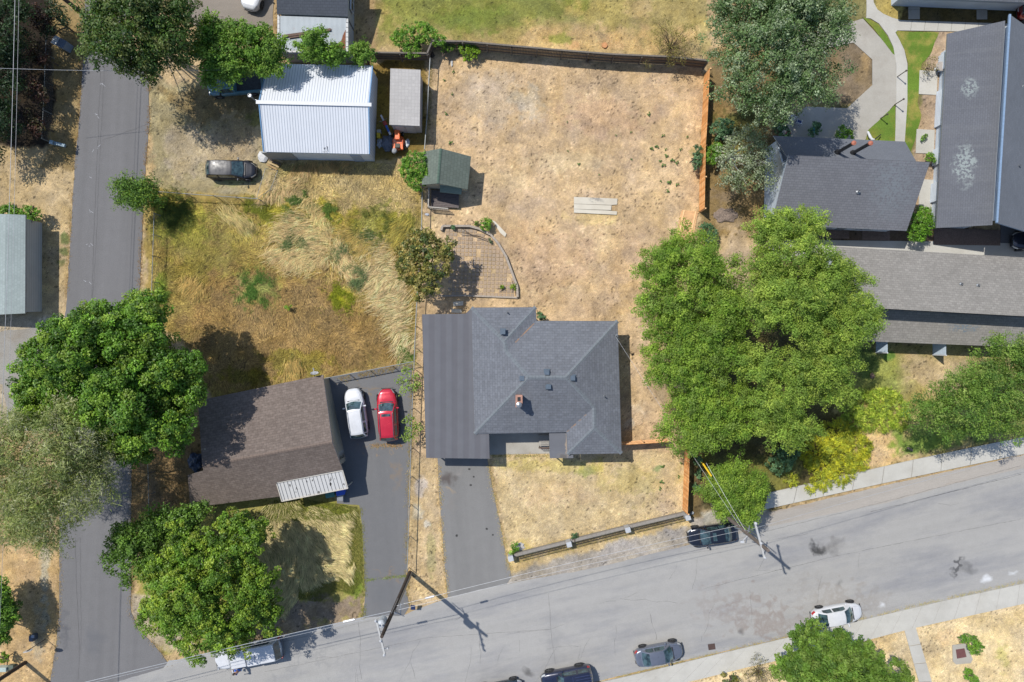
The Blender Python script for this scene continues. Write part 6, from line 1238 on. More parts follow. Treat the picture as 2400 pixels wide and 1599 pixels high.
car('parked_car', 'dark car end just peeking in at the bottom edge, left of the navy off-roader', 1170, 1626, 11, 4.6, 1.8, mat_paint('teal_black_paint', (.015,.03,.045), .3, .25), SEDAN)
car('parked_car', 'white off-roader cropped by the top edge left of the grey garage', 597, -38, 254, 4.8, 1.9, mat_paint('white_paint_c', C(244,245,247)), dict(SUV, nose=(3,5)))
car('parked_car', 'black car cropped by the right edge below the long flats', 2436, 563, 180, 4.6, 1.8, mat_paint('black_paint_c', (.010,.014,.03), .3, .2), SEDAN)
car('parked_car', 'dark red car cropped by the top right corner', 2449, 20, 0, 4.5, 1.8, mat_paint('maroon_paint', (.16,.008,.012), .2, .25), HATCH)
# ---- white pickup with canopy
def pickup(name, label, px, py, heading, L, W, paint, canopy=True, h0=1.0, cat='pickup truck'):
    c = P(px, py, h0); c.z = 0; t = thing(name, label, cat, c, None, rz=R(heading)); base[t.name] = Vector((0,0,0)); kw = dict(parent=t, local=True)
    mb = MB(); N = 30; rows = []
    for i in range(N+1):
        s = -1 + 2*i/N; x = s*L/2; w = W/2*(max(0,1-abs(s)**(16 if s<0 else 7)))**(1/4.0); w = max(w,.3 if s<0 else .1); zt = 1.02 if x < L*.2 else 1.02 - .14*((x-L*.2)/(L*.3))**2; zb=.42
        half=[(0,zt),(.8*w,zt-.005),(.93*w,zt-.05),(w,zt-.16),(w,.7),(.97*w,zb),(0,zb)]; rows.append([(x,y,z) for y,z in half]+[(x,-y,z) for y,z in half[-2:0:-1]])
    k=len(rows[0]); mb.add([v for r in rows for v in r],[(i*k+j,(i+1)*k+j,(i+1)*k+(j+1)%k,i*k+(j+1)%k) for i in range(N) for j in range(k)]+[tuple(range(k)),tuple(reversed(range(N*k,N*k+k)))])
    mb.build('body', paint, smooth=False, bevel=.02, **kw)
    xc0, xc1 = -.02*L, .22*L; H=1.78
    def frustum(m, x0, x1, y, z0, x2, x3, y2, z1, mi=0):
        V=[(x0,-y,z0),(x1,-y,z0),(x1,y,z0),(x0,y,z0),(x2,-y2,z1),(x3,-y2,z1),(x3,y2,z1),(x2,y2,z1)]; m.add(V,[(0,3,2,1),(4,5,6,7),(0,1,5,4),(1,2,6,5),(2,3,7,6),(3,0,4,7)],mi)
    mb=MB(); frustum(mb, xc0, xc1+.45, W/2*.92, .98, xc0+.08, xc1-.05, W/2*.76, H); mb.build('cab', paint, bevel=.06, **kw)
    mb=MB(); y=W/2
    mb.add([(xc1+.43,-y*.84,1.03),(xc1+.43,y*.84,1.03),(xc1-.01,y*.70,H-.07),(xc1-.01,-y*.70,H-.07)],[(0,1,2,3)]); o=mb.build('windscreen', m_cglass, **kw); o.location=(.035,0,.012)
    for sgn in (-1,1):
        mb=MB(); mb.add([(xc0+.2,sgn*y*.915,1.08),(xc1+.28,sgn*y*.915,1.08),(xc1-.08,sgn*y*.79,H-.1),(xc0+.24,sgn*y*.79,H-.1)],[(0,1,2,3) if sgn<0 else (3,2,1,0)]); o=mb.build('side_window', m_cglass, **kw); o.location=(0,sgn*.012,0)
        p=Vector((xc1+.15,sgn*(y+.12),1.2)); mb=MB(); mb.box(p,(.12,.22,.24)); mb.build('wing_mirror', paint if canopy else m_trim, bevel=.03, **kw)
        mb=MB(); mb.box((L/2-.16,sgn*y*.72,.84),(.12,.34,.18)); mb.build('headlight', m_lens, bevel=.03, **kw); mb=MB(); mb.box((-L/2+.05,sgn*y*.93,.82),(.14,.12,.34)); mb.build('tail_light', m_red, bevel=.02, **kw)
        for ax in (-.29,.33):
            r=.38; x=ax*L; yy=sgn*(y-.10); m=MB(); m.lathe((x,sgn*(y-.01),r+.02),[(r+.07,-.02),(r+.07,.02)],24,axis='Y'); m.build('wheel_arch', m_trim, **kw)
            m=MB(); m.lathe((x,yy,r),[(r*.6,-.12),(r*.94,-.125),(r,-.09),(r,.09),(r*.94,.125),(r*.6,.12)],24,axis='Y'); w_=m.build('wheel', m_tyre, **kw)
            m=MB(); m.lathe((x,yy+sgn*.10,r),[(r*.62,-.02),(r*.62,.02),(r*.2,.04)],20,axis='Y'); m.build('rim', m_rim, parent=w_, local=True)
    if canopy:
        mb=MB(); frustum(mb, -L/2+.05, xc0-.05, W/2*.95, 1.0, -L/2+.38, xc0-.02, W/2*.80, H+.04); cp=mb.build('canopy', paint, bevel=.07, **kw)
        mb=MB(); mb.add([(-L/2+.045,-y*.84,1.08),(-L/2+.045,y*.84,1.08),(-L/2+.335,y*.74,H-.06),(-L/2+.335,-y*.74,H-.06)],[(3,2,1,0)]); o=mb.build('rear_window', m_cglass, parent=cp, local=True); o.location=(-.03,0,.02)
        for sgn in (-1,1):
            mb=MB(); mb.add([(-L/2+.7,sgn*y*.945,1.12),(xc0-.3,sgn*y*.945,1.12),(xc0-.34,sgn*y*.84,H-.16),(-L/2+.8,sgn*y*.84,H-.16)],[(0,1,2,3) if sgn<0 else (3,2,1,0)]); o=mb.build('side_window', m_cglass, parent=cp, local=True); o.location=(0,sgn*.014,0)
        mb=MB(); mb.box((-L*.16,.05,H+.05),(.04,.35,.02)); mb.build('vent', m_trim, parent=cp, local=True)
    else:
        mb=MB(); mb.box((-L*.26,0,1.03),(L*.44,W*.80,.02)); mb.build('bed', mat_plain('dark_bed', (.03,.035,.04), .8, var=.4), **kw)
        for sgn in (-1,1): mb=MB(); mb.beam((-L/2+.1,sgn*y*.9,1.07),(xc0,sgn*y*.9,1.07),.10,.08); mb.build('bed_rail', paint, **kw)
    mb=MB(); mb.box((-L/2-.05,0,.55),(.14,W*.92,.18)); mb.build('rear_bumper', m_rim if canopy else m_trim, bevel=.03, **kw); mb=MB(); mb.box((L/2-.06,0,.66),(.12,W*.8,.3)); mb.build('grille', m_trim, bevel=.03, **kw)
    return t
pickup('pickup_truck', 'long white pickup truck with a white canopy, half under the corner maple', 580, 1535, 191.3, 6.2, 1.98, mat_paint('white_truck_paint', C(236,238,242)))
pickup('pickup_truck', 'old teal pickup truck parked under the trees left of the white workshop', 549, 196, 185, 5.1, 1.85, mat_paint('teal_truck_paint', C(96,146,164), 0, .4), canopy=False)
# ================================================================ PERSON at the white truck
def skin(name, verts, edges, radii, mat, parent, sub=1):
    bm = bmesh.new(); lay = bm.verts.layers.skin.verify(); bv = [bm.verts.new(v) for v in verts]
    for i, j in edges: bm.edges.new((bv[i], bv[j]))
    for v, r in zip(bv, radii): v[lay].radius = r if isinstance(r, tuple) else (r, r)
    bv[0][lay].use_root = True
    me = bpy.data.meshes.new(name); bm.to_mesh(me); bm.free(); me.materials.append(mat); o = link(name, me, parent)
    m = o.modifiers.new('skin', 'SKIN'); m.use_smooth_shade = True; s = o.modifiers.new('sub', 'SUBSURF'); s.levels = sub; s.render_levels = sub; return o
def person():
    f = P(571, 1558, 0); t = thing('person', 'person in a blue top leaning in at the side of the white pickup truck', 'person', f, None, rz=R(200)); base[t.name] = Vector((0,0,0))
    # local x = facing (towards the truck), bent forward, hands on the door
    J = dict(pel=(0,0,.95), waist=(.05,0,1.12), chest=(.16,0,1.34), neck=(.24,0,1.49), hb=(.28,0,1.56), ht=(.31,0,1.72))
    sk = mat_plain('skin', C(206,158,130), .5, var=.05)
    V=[]; E=[]; Rr=[]; ix={}
    def add(n, p, r, par=None): ix[n]=len(V); V.append(p); Rr.append(r); (E.append((ix[par], ix[n])) if par else None)
    add('pel',J['pel'],(.16,.12)); add('waist',J['waist'],(.14,.10),'pel'); add('chest',J['chest'],(.17,.12),'waist'); add('neck',J['neck'],.055,'chest'); add('hb',J['hb'],.075,'neck'); add('hm',(.30,0,1.64),.095,'hb'); add('ht',J['ht'],.075,'hm'); add('nose',(.405,0,1.615),.016,'hm')
    for s,sn in ((1,'l'),(-1,'r')):
        add('sh'+sn,(.18,s*.19,1.40),.055,'chest'); add('el'+sn,(.30,s*.27,1.17),.042,'sh'+sn); add('wr'+sn,(.50,s*.20,1.22),.028,'el'+sn); add('pa'+sn,(.57,s*.18,1.23),.036,'wr'+sn)
        for k in range(4):
            y=s*(.18+(k-1.5)*.022); Lf=(.062,.074,.07,.055)[k]; add('f%s%d'%(sn,k),(.61+Lf*.4,y,1.235),.009,'pa'+sn); add('g%s%d'%(sn,k),(.61+Lf,y,1.222),.008,'f%s%d'%(sn,k))
        add('th'+sn,(.59,s*.135,1.235),.010,'pa'+sn); add('tt'+sn,(.625,s*.115,1.225),.008,'th'+sn)
        add('hi'+sn,(0,s*.10,.88),.095,'pel'); add('kn'+sn,(.03,s*.12,.48),.062,'hi'+sn); add('an'+sn,(-.02,s*.13,.09),.042,'kn'+sn); add('to'+sn,(.15,s*.14,.04),.035,'an'+sn)
    skin('body', V, E, Rr, sk, t, 2)
    blue = mat_plain('blue_cloth', (.03,.13,.52), .8, var=.2); jean = mat_plain('light_jeans', C(120,150,190), .85); hair = mat_plain('dark_hair', (.02,.015,.012), .6)
    sv=[(0,0,.93),(.05,0,1.12),(.16,0,1.34),(.21,0,1.43),(.18,.19,1.41),(.27,.255,1.24),(.18,-.19,1.41),(.27,-.255,1.24)]; skin('shirt', sv, [(0,1),(1,2),(2,3),(2,4),(4,5),(2,6),(6,7)], [(.175,.135),(.155,.115),(.185,.135),.09,.075,.062,.075,.062], blue, t, 2)
    tv=[(0,0,.96),(0,.10,.87),(.03,.12,.48),(-.02,.13,.12),(0,-.10,.87),(.03,-.12,.48),(-.02,-.13,.12)]; skin('trousers', tv, [(0,1),(1,2),(2,3),(0,4),(4,5),(5,6)], [(.165,.13),.11,.078,.062,.11,.078,.062], jean, t, 2)
    m=MB(); 
    for i in range(7):
        th=i/6*1.75; r=.118*math.sin(th)+.004; 
    prof=[(.002,.108),(.05,.100),(.085,.075),(.105,.035),(.108,-.01),(.100,-.045)]
    m.lathe((.285,0,1.665), prof, 16); m.build('hair', hair, t, smooth=True, local=True)
    for s in (1,-1):
        m=MB(); m.lathe((.378,s*.034,1.645), [(.003,-.012),(.013,0),(.003,.012)], 10); m.build('eye', m_trim, t, local=True); m=MB(); m.box((-.0+.06,s*.135,.035),(.28,.10,.07)); m.build('shoe', m_trim, t, bevel=.02, local=True)
        m=MB(); m.lathe((.30,s*.098,1.63), [(.005,-.03),(.018,0),(.005,.03)], 8); m.build('ear', sk, t, local=True)
    m=MB(); m.box((.388,0,1.583),(.012,.05,.012)); m.build('mouth', mat_plain('lips', C(150,80,76), .5), t, local=True)
person()
# ================================================================ POLES AND WIRES
m_pole = mat_plain('creosoted_pole', C(84,72,64), .85, var=.25, scale=3, bump=.3); m_pole_g = mat_plain('grey_weathered_pole', C(128,116,108), .85, var=.25); m_arm = mat_plain('pale_crossarm', C(206,206,204), .6, var=.06); m_ins = mat_plain('grey_insulator', C(216,218,222), .3); m_wire = mat_plain('aluminium_wire', C(214,216,220), .4, .3); m_dwire = mat_plain('dark_cable', C(70,70,74), .6)
def pole(name, label, bx, by, h, mat, arms=(), r=(.19,.13)):
    b = P(bx, by, 0); t = thing(name, label, 'utility pole', b); m = MB(); m.tube([b + Vector((0,0,-.2)), b + Vector((0,0,h*.5)), b + Vector((0,0,h))], [r[0], (r[0]+r[1])/2, r[1]], 12); m.build('pole', mat, t)
    for (ax, ay, cx, cy, z) in arms:
        A = P(ax, ay, z); B = P(cx, cy, z); m = MB(); m.beam(A, B, .13, .13); a = m.build('crossarm', m_arm, t)
        for u in (.02, .55 if False else .58, .98): q = A.lerp(B, u); m = MB(); m.lathe(q + Vector((0,0,.06)), [(.05,0),(.05,.08),(.10,.10),(.06,.16),(.10,.18),(.05,.26)], 12); m.build('insulator', m_ins, a)
    return t, b
t1, b1 = pole('utility_pole', 'dark leaning-looking utility pole with a transformer at the drive mouth', 961, 1342, 13.9, m_pole, [(881.5,1451.7,902,1534.5,13.2)])
m = MB(); q = P(893,1468,11.4); q = b1.lerp(q, 1) ; q.z = 11.0; d = Vector((q.x-b1.x, q.y-b1.y, 0)); q = Vector((b1.x, b1.y, 11.0)) + Vector((-.42,.12,0)); m.lathe(q, [(.26,0),(.31,.05),(.31,.95),(.25,1.05),(.06,1.1)], 22); tr = m.build('transformer', mat_plain('transformer_grey', C(206,212,218), .4), t1)
for s in (-.12,.12): m = MB(); m.lathe(q + Vector((s,0,1.05)), [(.05,0),(.07,.08),(.04,.12),(.07,.2),(.03,.28)], 10); m.build('bushing', m_ins, tr)
m = MB(); c9 = Vector((b1.x, b1.y, 0)); m.beam(c9 + Vector((0,0,9.0)), c9 + Vector((.9,-.5,9.0)), .06, .06); m.beam(c9 + Vector((.1,.35,7.4)), c9 + Vector((.1,.35,10.4)), .05, .05); m.box(c9 + Vector((.3,.1,9.6)), (.24,.2,.4)); m.beam(c9 + Vector((.6,-.3,9.0)), c9 + Vector((.5,.3,8.4)), .06,.06); m.build('bracket', m_metal, t1)
m = MB(); 
for dx, dy in ((.20,.08),(.24,-.02)): m.tube([c9 + Vector((dx,dy,0)), c9 + Vector((dx,dy,7.8))], .035, 6)
m.build('conduit', m_metal, t1)
m = MB(); m.tube([P(895,1520,13.2), P(909,1519,12.9), P(912,1517,12.2)], .03, 6); m.lathe(P(909,1518,12.8), [(.06,-.2),(.1,0),(.06,.2)], 10); m.build('cutout_fuse', m_ins, t1)
t2, b2 = pole('utility_pole', 'grey utility pole with a long pale crossarm beside the small bright tree', 1669, 1183, 14.0, m_pole_g, [(1769,1224,1791,1307,13.0)])
m = MB(); c9 = Vector((b2.x, b2.y, 0)); 
for dx, dy in ((.28,.20),(.34,.12)): m.tube([c9 + Vector((dx,dy,0)), c9 + Vector((dx,dy,11.0))], .035, 6)
m.beam(c9 + Vector((-.7,.2,8.6)), c9 + Vector((.6,-.1,8.6)), .07,.07); m.beam(c9 + Vector((-.2,-.7,9.8)), c9 + Vector((.1,.7,9.8)), .07,.07); m.build('bracket', m_metal, t2)
m = MB(); m.box(c9 + Vector((-.55,-.55,9.9)), (.3,.16,.25)); m.beam(c9 + Vector((-.55,-.55,9.9)), c9 + Vector((0,0,9.9)), .05,.05); m.build('cutout_fuse', m_ins, t2)
t3, b3 = pole('utility_pole', 'brown utility pole leaving the picture at the bottom left corner', 59, 1553, 12.5, m_pole, [(-260,1700,-230,1790,12)])
t4, b4 = pole('utility_pole', 'brown utility pole among bare twigs at the top of the lane', 217, 49, 12.5, m_pole, [])
def wire(name, label, A, B, sag, r, mat, n=14, extra=None, cat='cable'):
    m = MB(); pts = [A.lerp(B, i/n) - Vector((0,0,4*sag*(i/n)*(1-i/n))) for i in range(n+1)]; m.tube(pts, r * .72, 5)
    if extra: extra(m, pts)
    return tag(m.build(name, mat, None), label, cat)
A9 = Vector((b1.x, b1.y, 9.2)); A8 = Vector((b1.x+.05, b1.y+.05, 8.2)); B9 = Vector((b2.x, b2.y, 8.6)); B8 = Vector((b2.x-.05, b2.y+.1, 7.6)); D9 = Vector((b3.x, b3.y, 9.4)); D8 = Vector((b3.x, b3.y, 8.6))
def splice(m, pts): 
    for k in (1,): a = pts[1].lerp(pts[2], .2); m.tube([a, a + (pts[2]-pts[1])*.35], .09, 8)
wire('overhead_cable', 'upper pale cable between the two street utility poles', A9, B9, .35, .018, m_wire); wire('overhead_cable', 'lower pale cable between the two street utility poles', A8, B8, .45, .022, m_wire, extra=splice)
wire('overhead_cable', 'thick pale cable from the transformer pole towards the bottom left pole', A9 + Vector((0,.05,0)), D9, .4, .034, m_wire, extra=splice); wire('overhead_cable', 'thin pale cable just above the thick one, going to the bottom left pole', A9 + Vector((0,0,.5)), D9 + Vector((0,0,.5)), .4, .018, m_wire)
wire('overhead_cable', 'pale cable from the grey pole out over the street to the right edge', B9 + Vector((0,0,.3)), P(2700,985,8.6), .3, .018, m_wire)
wire('service_drop', 'thin cable from the grey utility pole to the main house corner', Vector((b2.x,b2.y,8.2)), P(1441,786,4.1), .5, .016, m_wire, n=20)
wire('service_drop', 'thin cable running down the bright tree beside the house cable', Vector((b2.x,b2.y,9.4)), P(1655,1085,6.5), .1, .014, m_wire)
for lab, x0, y0, x1, y1 in (('left yellow guard tube on the house cable',1644,1083,1667,1117),('right yellow guard tube on the house cable',1648,1086,1668,1116)):
    m = MB(); m.tube([P(x0,y0,5.6), P(x1,y1,5.9)], .045, 8); tag(m.build('cable_guard', mat_plain('yellow_guard', (.62,.40,.01), .5), None), lab, 'cable guard')
wire('overhead_cable', 'bright cable running down the far left edge, left one of the pair', P(36,-40,9.5), P(-30,1720,9.5), .3, .026, m_wire, 18); wire('overhead_cable', 'thin cable running down the far left edge, right one of the pair', P(45,-40,9), P(-12,1720,9), .3, .016, m_wire, 18)
wire('overhead_cable', 'thin cable crossing the top of the lane from the left edge to the trees', P(-60,158,8), P(560,163,6), .5, .018, m_wire, 18)
for k, lab in enumerate(('left dark cable of the bundle from the top left pole','middle dark cable of the bundle from the top left pole','right dark cable of the bundle from the top left pole')):
    wire('overhead_cable', lab, P(212+k*4, 46-k*2, 3.5), P(118+k*12, -60, 9), .1, .03, m_dwire)
for lab, x0, y0, x1, y1, dx in (('dark cable crossing high over the lane near its left side',247,150,206,760,0),('dark cable crossing high over the lane nearer its middle',238,150,176,760,0)): pass
# ---- stop sign
def stop_sign():
    b = P(107,1498,0); t = thing('stop_sign', 'red stop sign on a thin post at the lane corner', 'sign', b); m = MB(); m.tube([b, b + Vector((0,0,2.5))], .035, 8); m.build('post', mat_plain('sign_post', C(96,90,84), .6), t)
    c = b + Vector((0,0,2.35)); face = R(-80); M = Matrix.Rotation(face, 3, 'Z') # faces south (towards the main road)
    n = M @ Vector((1,0,0)); s = M @ Vector((0,1,0)); up = Vector((0,0,1)); 
    oc = lambda r, d: [c + n*d + s*(r*math.cos(R(22.5+45*k))) + up*(r*math.sin(R(22.5+45*k))) for k in range(8)]
    m = MB(); a = oc(.40,.03); e = oc(.40,.05); m.add(a+e, [tuple(reversed(range(8))), tuple(range(8,16))] + [(i,(i+1)%8,(i+1)%8+8,i+8) for i in range(8)]); pl = m.build('sign_plate', mat_plain('sign_white', C(240,240,240), .4), t)
    for sd, d in ((1,.054),(-1,.026)):
        if sd == 1: m = MB(); a = oc(.365,d); m.add(a, [tuple(range(8))]); m.build('red_face', mat_plain('sign_red', (.55,.01,.02), .4), pl)
    cu = bpy.data.curves.new('stop_text','FONT'); cu.body = 'STOP'; cu.size = .30; cu.align_x = 'CENTER'; cu.align_y = 'CENTER'; cu.extrude = .002
    tmp = bpy.data.objects.new('tmp', cu); col.objects.link(tmp); bpy.context.view_layer.update(); me = bpy.data.meshes.new_from_object(tmp.evaluated_get(bpy.context.evaluated_depsgraph_get())); bpy.data.objects.remove(tmp)
    me.materials.clear(); me.materials.append(m_white_trim); o = link('lettering', me, pl); o.matrix_local = Matrix.Translation(c + n*.058 - Vector(b)) @ Matrix((s, up, n)).transposed().to_4x4()
    return
stop_sign()
def small_sign():
    b = P(987,1412,0); t = thing('yard_sign', 'small dark square sign on a bent post by the drive mouth', 'sign', b); m = MB(); m.tube([P(976,1409,0), P(972,1410,.9), P(972,1412,1.0)], .02, 6); m.build('post', m_wood_dk, t); m = MB(); m.box(P(968,1424,.9), (.42,.5,.04), mat=Matrix.Rotation(R(18),3,'X')); m.build('panel', mat_plain('navy_panel', (.02,.03,.08), .4), t)
small_sign()
# ================================================================ FENCES
m_cedar = mat_stripe('new_cedar_boards', C(226,146,66), C(176,100,44), .14, .012, axis=0, src='UV', rough=.75, var=.12); m_cedar_p = [mat_plain('cedar_board_%d' % i, C(*c, 1.7), .8, var=.22, scale=2.2) for i, c in enumerate(((212,150,90),(196,136,78),(218,164,108)))]; m_cedar_l = mat_plain('cedar_rail_pale', C(240,196,146,1.4), .75, var=.1)
m_oldwood = mat_plain('old_dark_boards', C(116,100,84,1.3), .9, var=.3, scale=2.5, bump=.3); m_oldrail = mat_plain('old_grey_rail', C(130,122,112), .9, var=.2)
def board_fence(name, label, line, h, mb_, mrail, postm, bw=.14, side=1, group=None, rail_side=-1, th=.022):
    """line: ground points (Vectors) of the fence"""
    t = thing(name, label, 'fence', line[0], group); m = MB(); rl = MB()
    for a, b in zip(line[:-1], line[1:]):
        a = Vector((a.x,a.y,0)); b = Vector((b.x,b.y,0)); d = b - a; L = d.length; x = d/L; n = max(1,int(L/bw)); nr = Vector((-x.y,x.x,0)); ang = math.atan2(d.y,d.x)
        for i in range(n): c = a + d*((i+.5)/n); hh = h + rnd.uniform(-.012,.012); m.box(c + Vector((0,0,hh/2)) + nr*rnd.uniform(-.004,.004), (L/n*.93, th, hh), rz=ang, mi=rnd.randrange(len(mb_)) if isinstance(mb_, list) else 0)
        for z in (.3, h*.5, h-.22): rl.beam(a + nr*rail_side*.05 + Vector((0,0,z)), b + nr*rail_side*.05 + Vector((0,0,z)), .045, .09)
        np_ = max(1, round(L/2.4))
        for i in range(np_+1): c = a + d*(i/np_) + nr*rail_side*.12; q = MB(); q.box(c + Vector((0,0,(h-.05)/2)), (.1,.1,h-.05), rz=ang); q.build('post', postm, t)
    m.build('boards', mb_, t); rl.build('rail', mrail, t); return t
g_ = lambda L, h=1.8: [Vector((*P(x, y, h)[:2], 0)) for x, y in L]
board_fence('cedar_fence', 'long new orange cedar board fence down the right side of the dry yard', g_([(1663,160),(1657,290),(1653.5,340),(1651,488)]), 1.85, m_cedar_p, m_cedar_l, m_cedar_l, rail_side=1)
board_fence('cedar_fence', 'short new orange cedar fence between the front yard and the shaded tree strip', g_([(1616.5,1052),(1614,1130),(1611,1206)]), 1.85, m_cedar_p, m_cedar_l, m_cedar_l, rail_side=1)
board_fence('cedar_fence', 'low cedar fence seen edge-on between the main house and the central trees', g_([(1459,1043),(1510,1040),(1568,1036)]), 1.8, m_cedar_p, m_cedar_l, m_cedar_l, rail_side=1)
board_fence('plank_fence', 'old dark plank fence along the back of the dry yard', g_([(1084,97),(1200,107.5),(1318,118),(1440,127.5),(1570,133),(1660,142)], 1.75), 1.75, m_oldwood, m_oldrail, m_oldrail, rail_side=-1)
board_fence('plank_fence', 'old dark plank fence piece with a corner step beside the loose green bush', g_([(873,123),(1001,125),(1013,96),(1084,97)], 1.6), 1.6, m_oldwood, m_oldrail, m_oldrail, rail_side=-1)
def cap(L, h, mat, par): 
    m = MB(); q = g_(L, h)
    for a, b in zip(q[:-1], q[1:]): m.beam(a + Vector((0,0,h+.02)), b + Vector((0,0,h+.02)), .14, .035)
    m.build('top_cap', mat, par)
for o in list(bpy.data.objects):
    if o.name == 'plank_fence': cap([(1084,97),(1200,107.5),(1318,118),(1440,127.5),(1570,133),(1660,142)], 1.76, m_oldrail, o)
    if o.name == 'plank_fence.001': cap([(873,123),(1001,125),(1013,96),(1084,97)], 1.61, m_oldrail, o)
# fallen cedar panel
def fallen():
    t = thing('fallen_fence_panel', 'new cedar fence panel lying flat in the yard at the end of the cedar fence', 'fence panel', P(1610,518)); m = MB(); a, b, c, d = P(1597,492,.06), P(1637,497,.06), P(1620,575,.06), P(1580,572,.06)
    n = 24
    for i in range(n): p = a.lerp(d, (i+.5)/n); q = b.lerp(c, (i+.5)/n); e = rnd.uniform(-.04,.04); m.beam(p + Vector((e,0,.0)), q + Vector((e,0,.0)), .125, .025)
    m.build('boards', mat_plain('cedar_inside', C(246,196,142), .75, var=.22, scale=1.5), t); m = MB()
    for u in (.16,.84): m.beam(a.lerp(b,u) + Vector((0,0,.04)), d.lerp(c,u) + Vector((0,0,.04)), .10, .05)
    m.build('rail', m_cedar_l, t)
fallen()
m_chain = NT('chain_link'); v = m_chain.coord(); sx = m_chain.new("ShaderNodeSeparateXYZ"); m_chain.put(sx.inputs[0], m_chain.coord('UV'))
fa = m_chain.math('ABSOLUTE', m_chain.math('SUBTRACT', m_chain.math('FRACT', m_chain.math('DIVIDE', m_chain.math('ADD', sx.outputs[0], sx.outputs[1]), .085)), .5)); fb = m_chain.math('ABSOLUTE', m_chain.math('SUBTRACT', m_chain.math('FRACT', m_chain.math('DIVIDE', m_chain.math('SUBTRACT', sx.outputs[0], sx.outputs[1]), .085)), .5))
al = m_chain.math('LESS_THAN', m_chain.math('MINIMUM', fa, fb), .045); m_chain.done(C(170,174,178), .4, .5); m_chain.put(m_chain.b.inputs['Alpha'], al); m_chain = m_chain.mat
m_rail = mat_plain('dull_fence_rail', C(158,162,162), .5, .1)
def chain_fence(name, label, pts, h=1.25, step=2.6, rr=.045):
    q = g_(pts, h); t = thing(name, label, 'fence', q[0]); rail = MB(); mesh = MB(); uv = []; s = 0
    for a, b in zip(q[:-1], q[1:]):
        up = Vector((0,0,h)); rail.tube([a + up, b + up], rr, 7); L = (b-a).length; mesh.add([a + Vector((0,0,.03)), b + Vector((0,0,.03)), b + up, a + up], [(0,1,2,3)]); uv += [(s,0),(s+L,0),(s+L,h),(s,h)]; s += L
        n = max(1, round(L/step))
        for i in range(n+1): m = MB(); c = a.lerp(b, i/n); m.tube([c, c + Vector((0,0,h+.08))], .035, 7); m.build('post', m_rail, t)
    mesh.uv = uv; mesh.build('wire_mesh', m_chain, t); rail.build('top_rail', m_rail, t)
chain_fence('chain_link_fence', 'chain-link fence between the dry yard and the white workshop lot, above the green shed', [(1008,137),(1004.5,200),(1001,270),(995,350)])
chain_fence('chain_link_fence', 'chain-link fence between tall grass lot and main house, down to the street pole', [(990,437),(988,530),(979,670),(974,765),(970,868),(966,960),(963,1055),(959,1190),(954,1341)])
chain_fence('chain_link_fence', 'chain-link fence closing the top of the dark drive', [(762,887),(860,869),(968,848)])
chain_fence('chain_link_fence', 'chain-link fence at the top of the tall grass lot beside the black hatchback', [(367,449),(500,459),(604,466)], rr=.035)
chain_fence('chain_link_fence', 'thin wire fence along the lane side of the tall grass lot', [(361,500),(358,600),(354,722)], rr=.03)
chain_fence('chain_link_fence', 'thin wire fence along the lane beside the brown house', [(344,1040),(347,1110),(349,1210),(430,1197)], rr=.022)
chain_fence('chain_link_fence', 'thin wire fence in the dark planting strip at the far left', [(109,60),(104,190),(98,325)], rr=.022)
def gate():
    t = thing('wire_gate', 'old wire gate lying open in the grass between the black car and the workshop', 'gate', P(620,420)); m = MB(); a,b,c,d = P(616,398,.5), P(640,398,.15), P(624,440,.15), P(603,466,1.0)
    e = P(650,400,.1); 
    for p,q in ((P(601,466,1.1),P(622,395,.9)),(P(622,395,.9),P(651,400,.12)),(P(651,400,.12),P(634,445,.12)),(P(601,466,1.1),P(634,445,.12))): m.tube([p,q], .022, 6)
    m.build('gate_frame', m_rail, t)
gate()
# ---- block wall with iron railing and pillars
def front_wall():
    t = thing('iron_fence', 'low grey block wall with iron railing and pale square pillars along the front yard', 'fence', P(1400,1260)); h = .45
    L = [(1203,1303),(1335,1270),(1472,1236),(1606,1204)]; q = g_(L, h); m = MB(); k = 0
    for a, b in zip(q[:-1], q[1:]):
        d = b - a; n = int(d.length/.42); ang = math.atan2(d.y,d.x)
        for r_ in range(2):
            for i in range(n): c = a + d*((i+.5)/n); m.box(c + Vector((0,0,.11+r_*.215)), (d.length/n*.975, .28, .205), rz=ang)
    m.build('block_wall', mat_asphalt('grey_blocks', C(170,164,156), blotch=.15, speck=.2), t)
    for a, b in zip(q[:-1], q[1:]):
        a = a + (b-a).normalized()*.35; b = b - (b-a).normalized()*.3; nr = Vector(((b-a).y, -(b-a).x, 0)).normalized()*.26; m = MB(); n = int((b-a).length/.14)
        for z in (.48,1.0): m.beam(a + nr + Vector((0,0,z)), b + nr + Vector((0,0,z)), .045, .03)
        for i in range(n+1): c = a.lerp(b, i/n) + nr; m.box(c + Vector((0,0,.74)), (.035,.03,.72))
        m.build('iron_railing', mat_plain('dark_iron', (.025,.022,.02), .6), t)
    for x, y in ((1197,1310),(1334,1277),(1472,1243),(1613,1214)):
        c = Vector((*P(x,y,1.1)[:2],0)); m = MB(); ang = R(14)
        for r_ in range(5): m.box(c + Vector((0,0,.1+r_*.205)), (.42,.42,.2), rz=ang)
        p_ = m.build('pillar', mat_plain('pillar_block', C(196,198,200), .8, var=.1), t); m = MB(); m.box(c + Vector((0,0,1.06)), (.48,.48,.07), rz=ang); m.build('pillar_cap', mat_plain('pillar_cap', C(206,210,214), .7), p_)
front_wall()
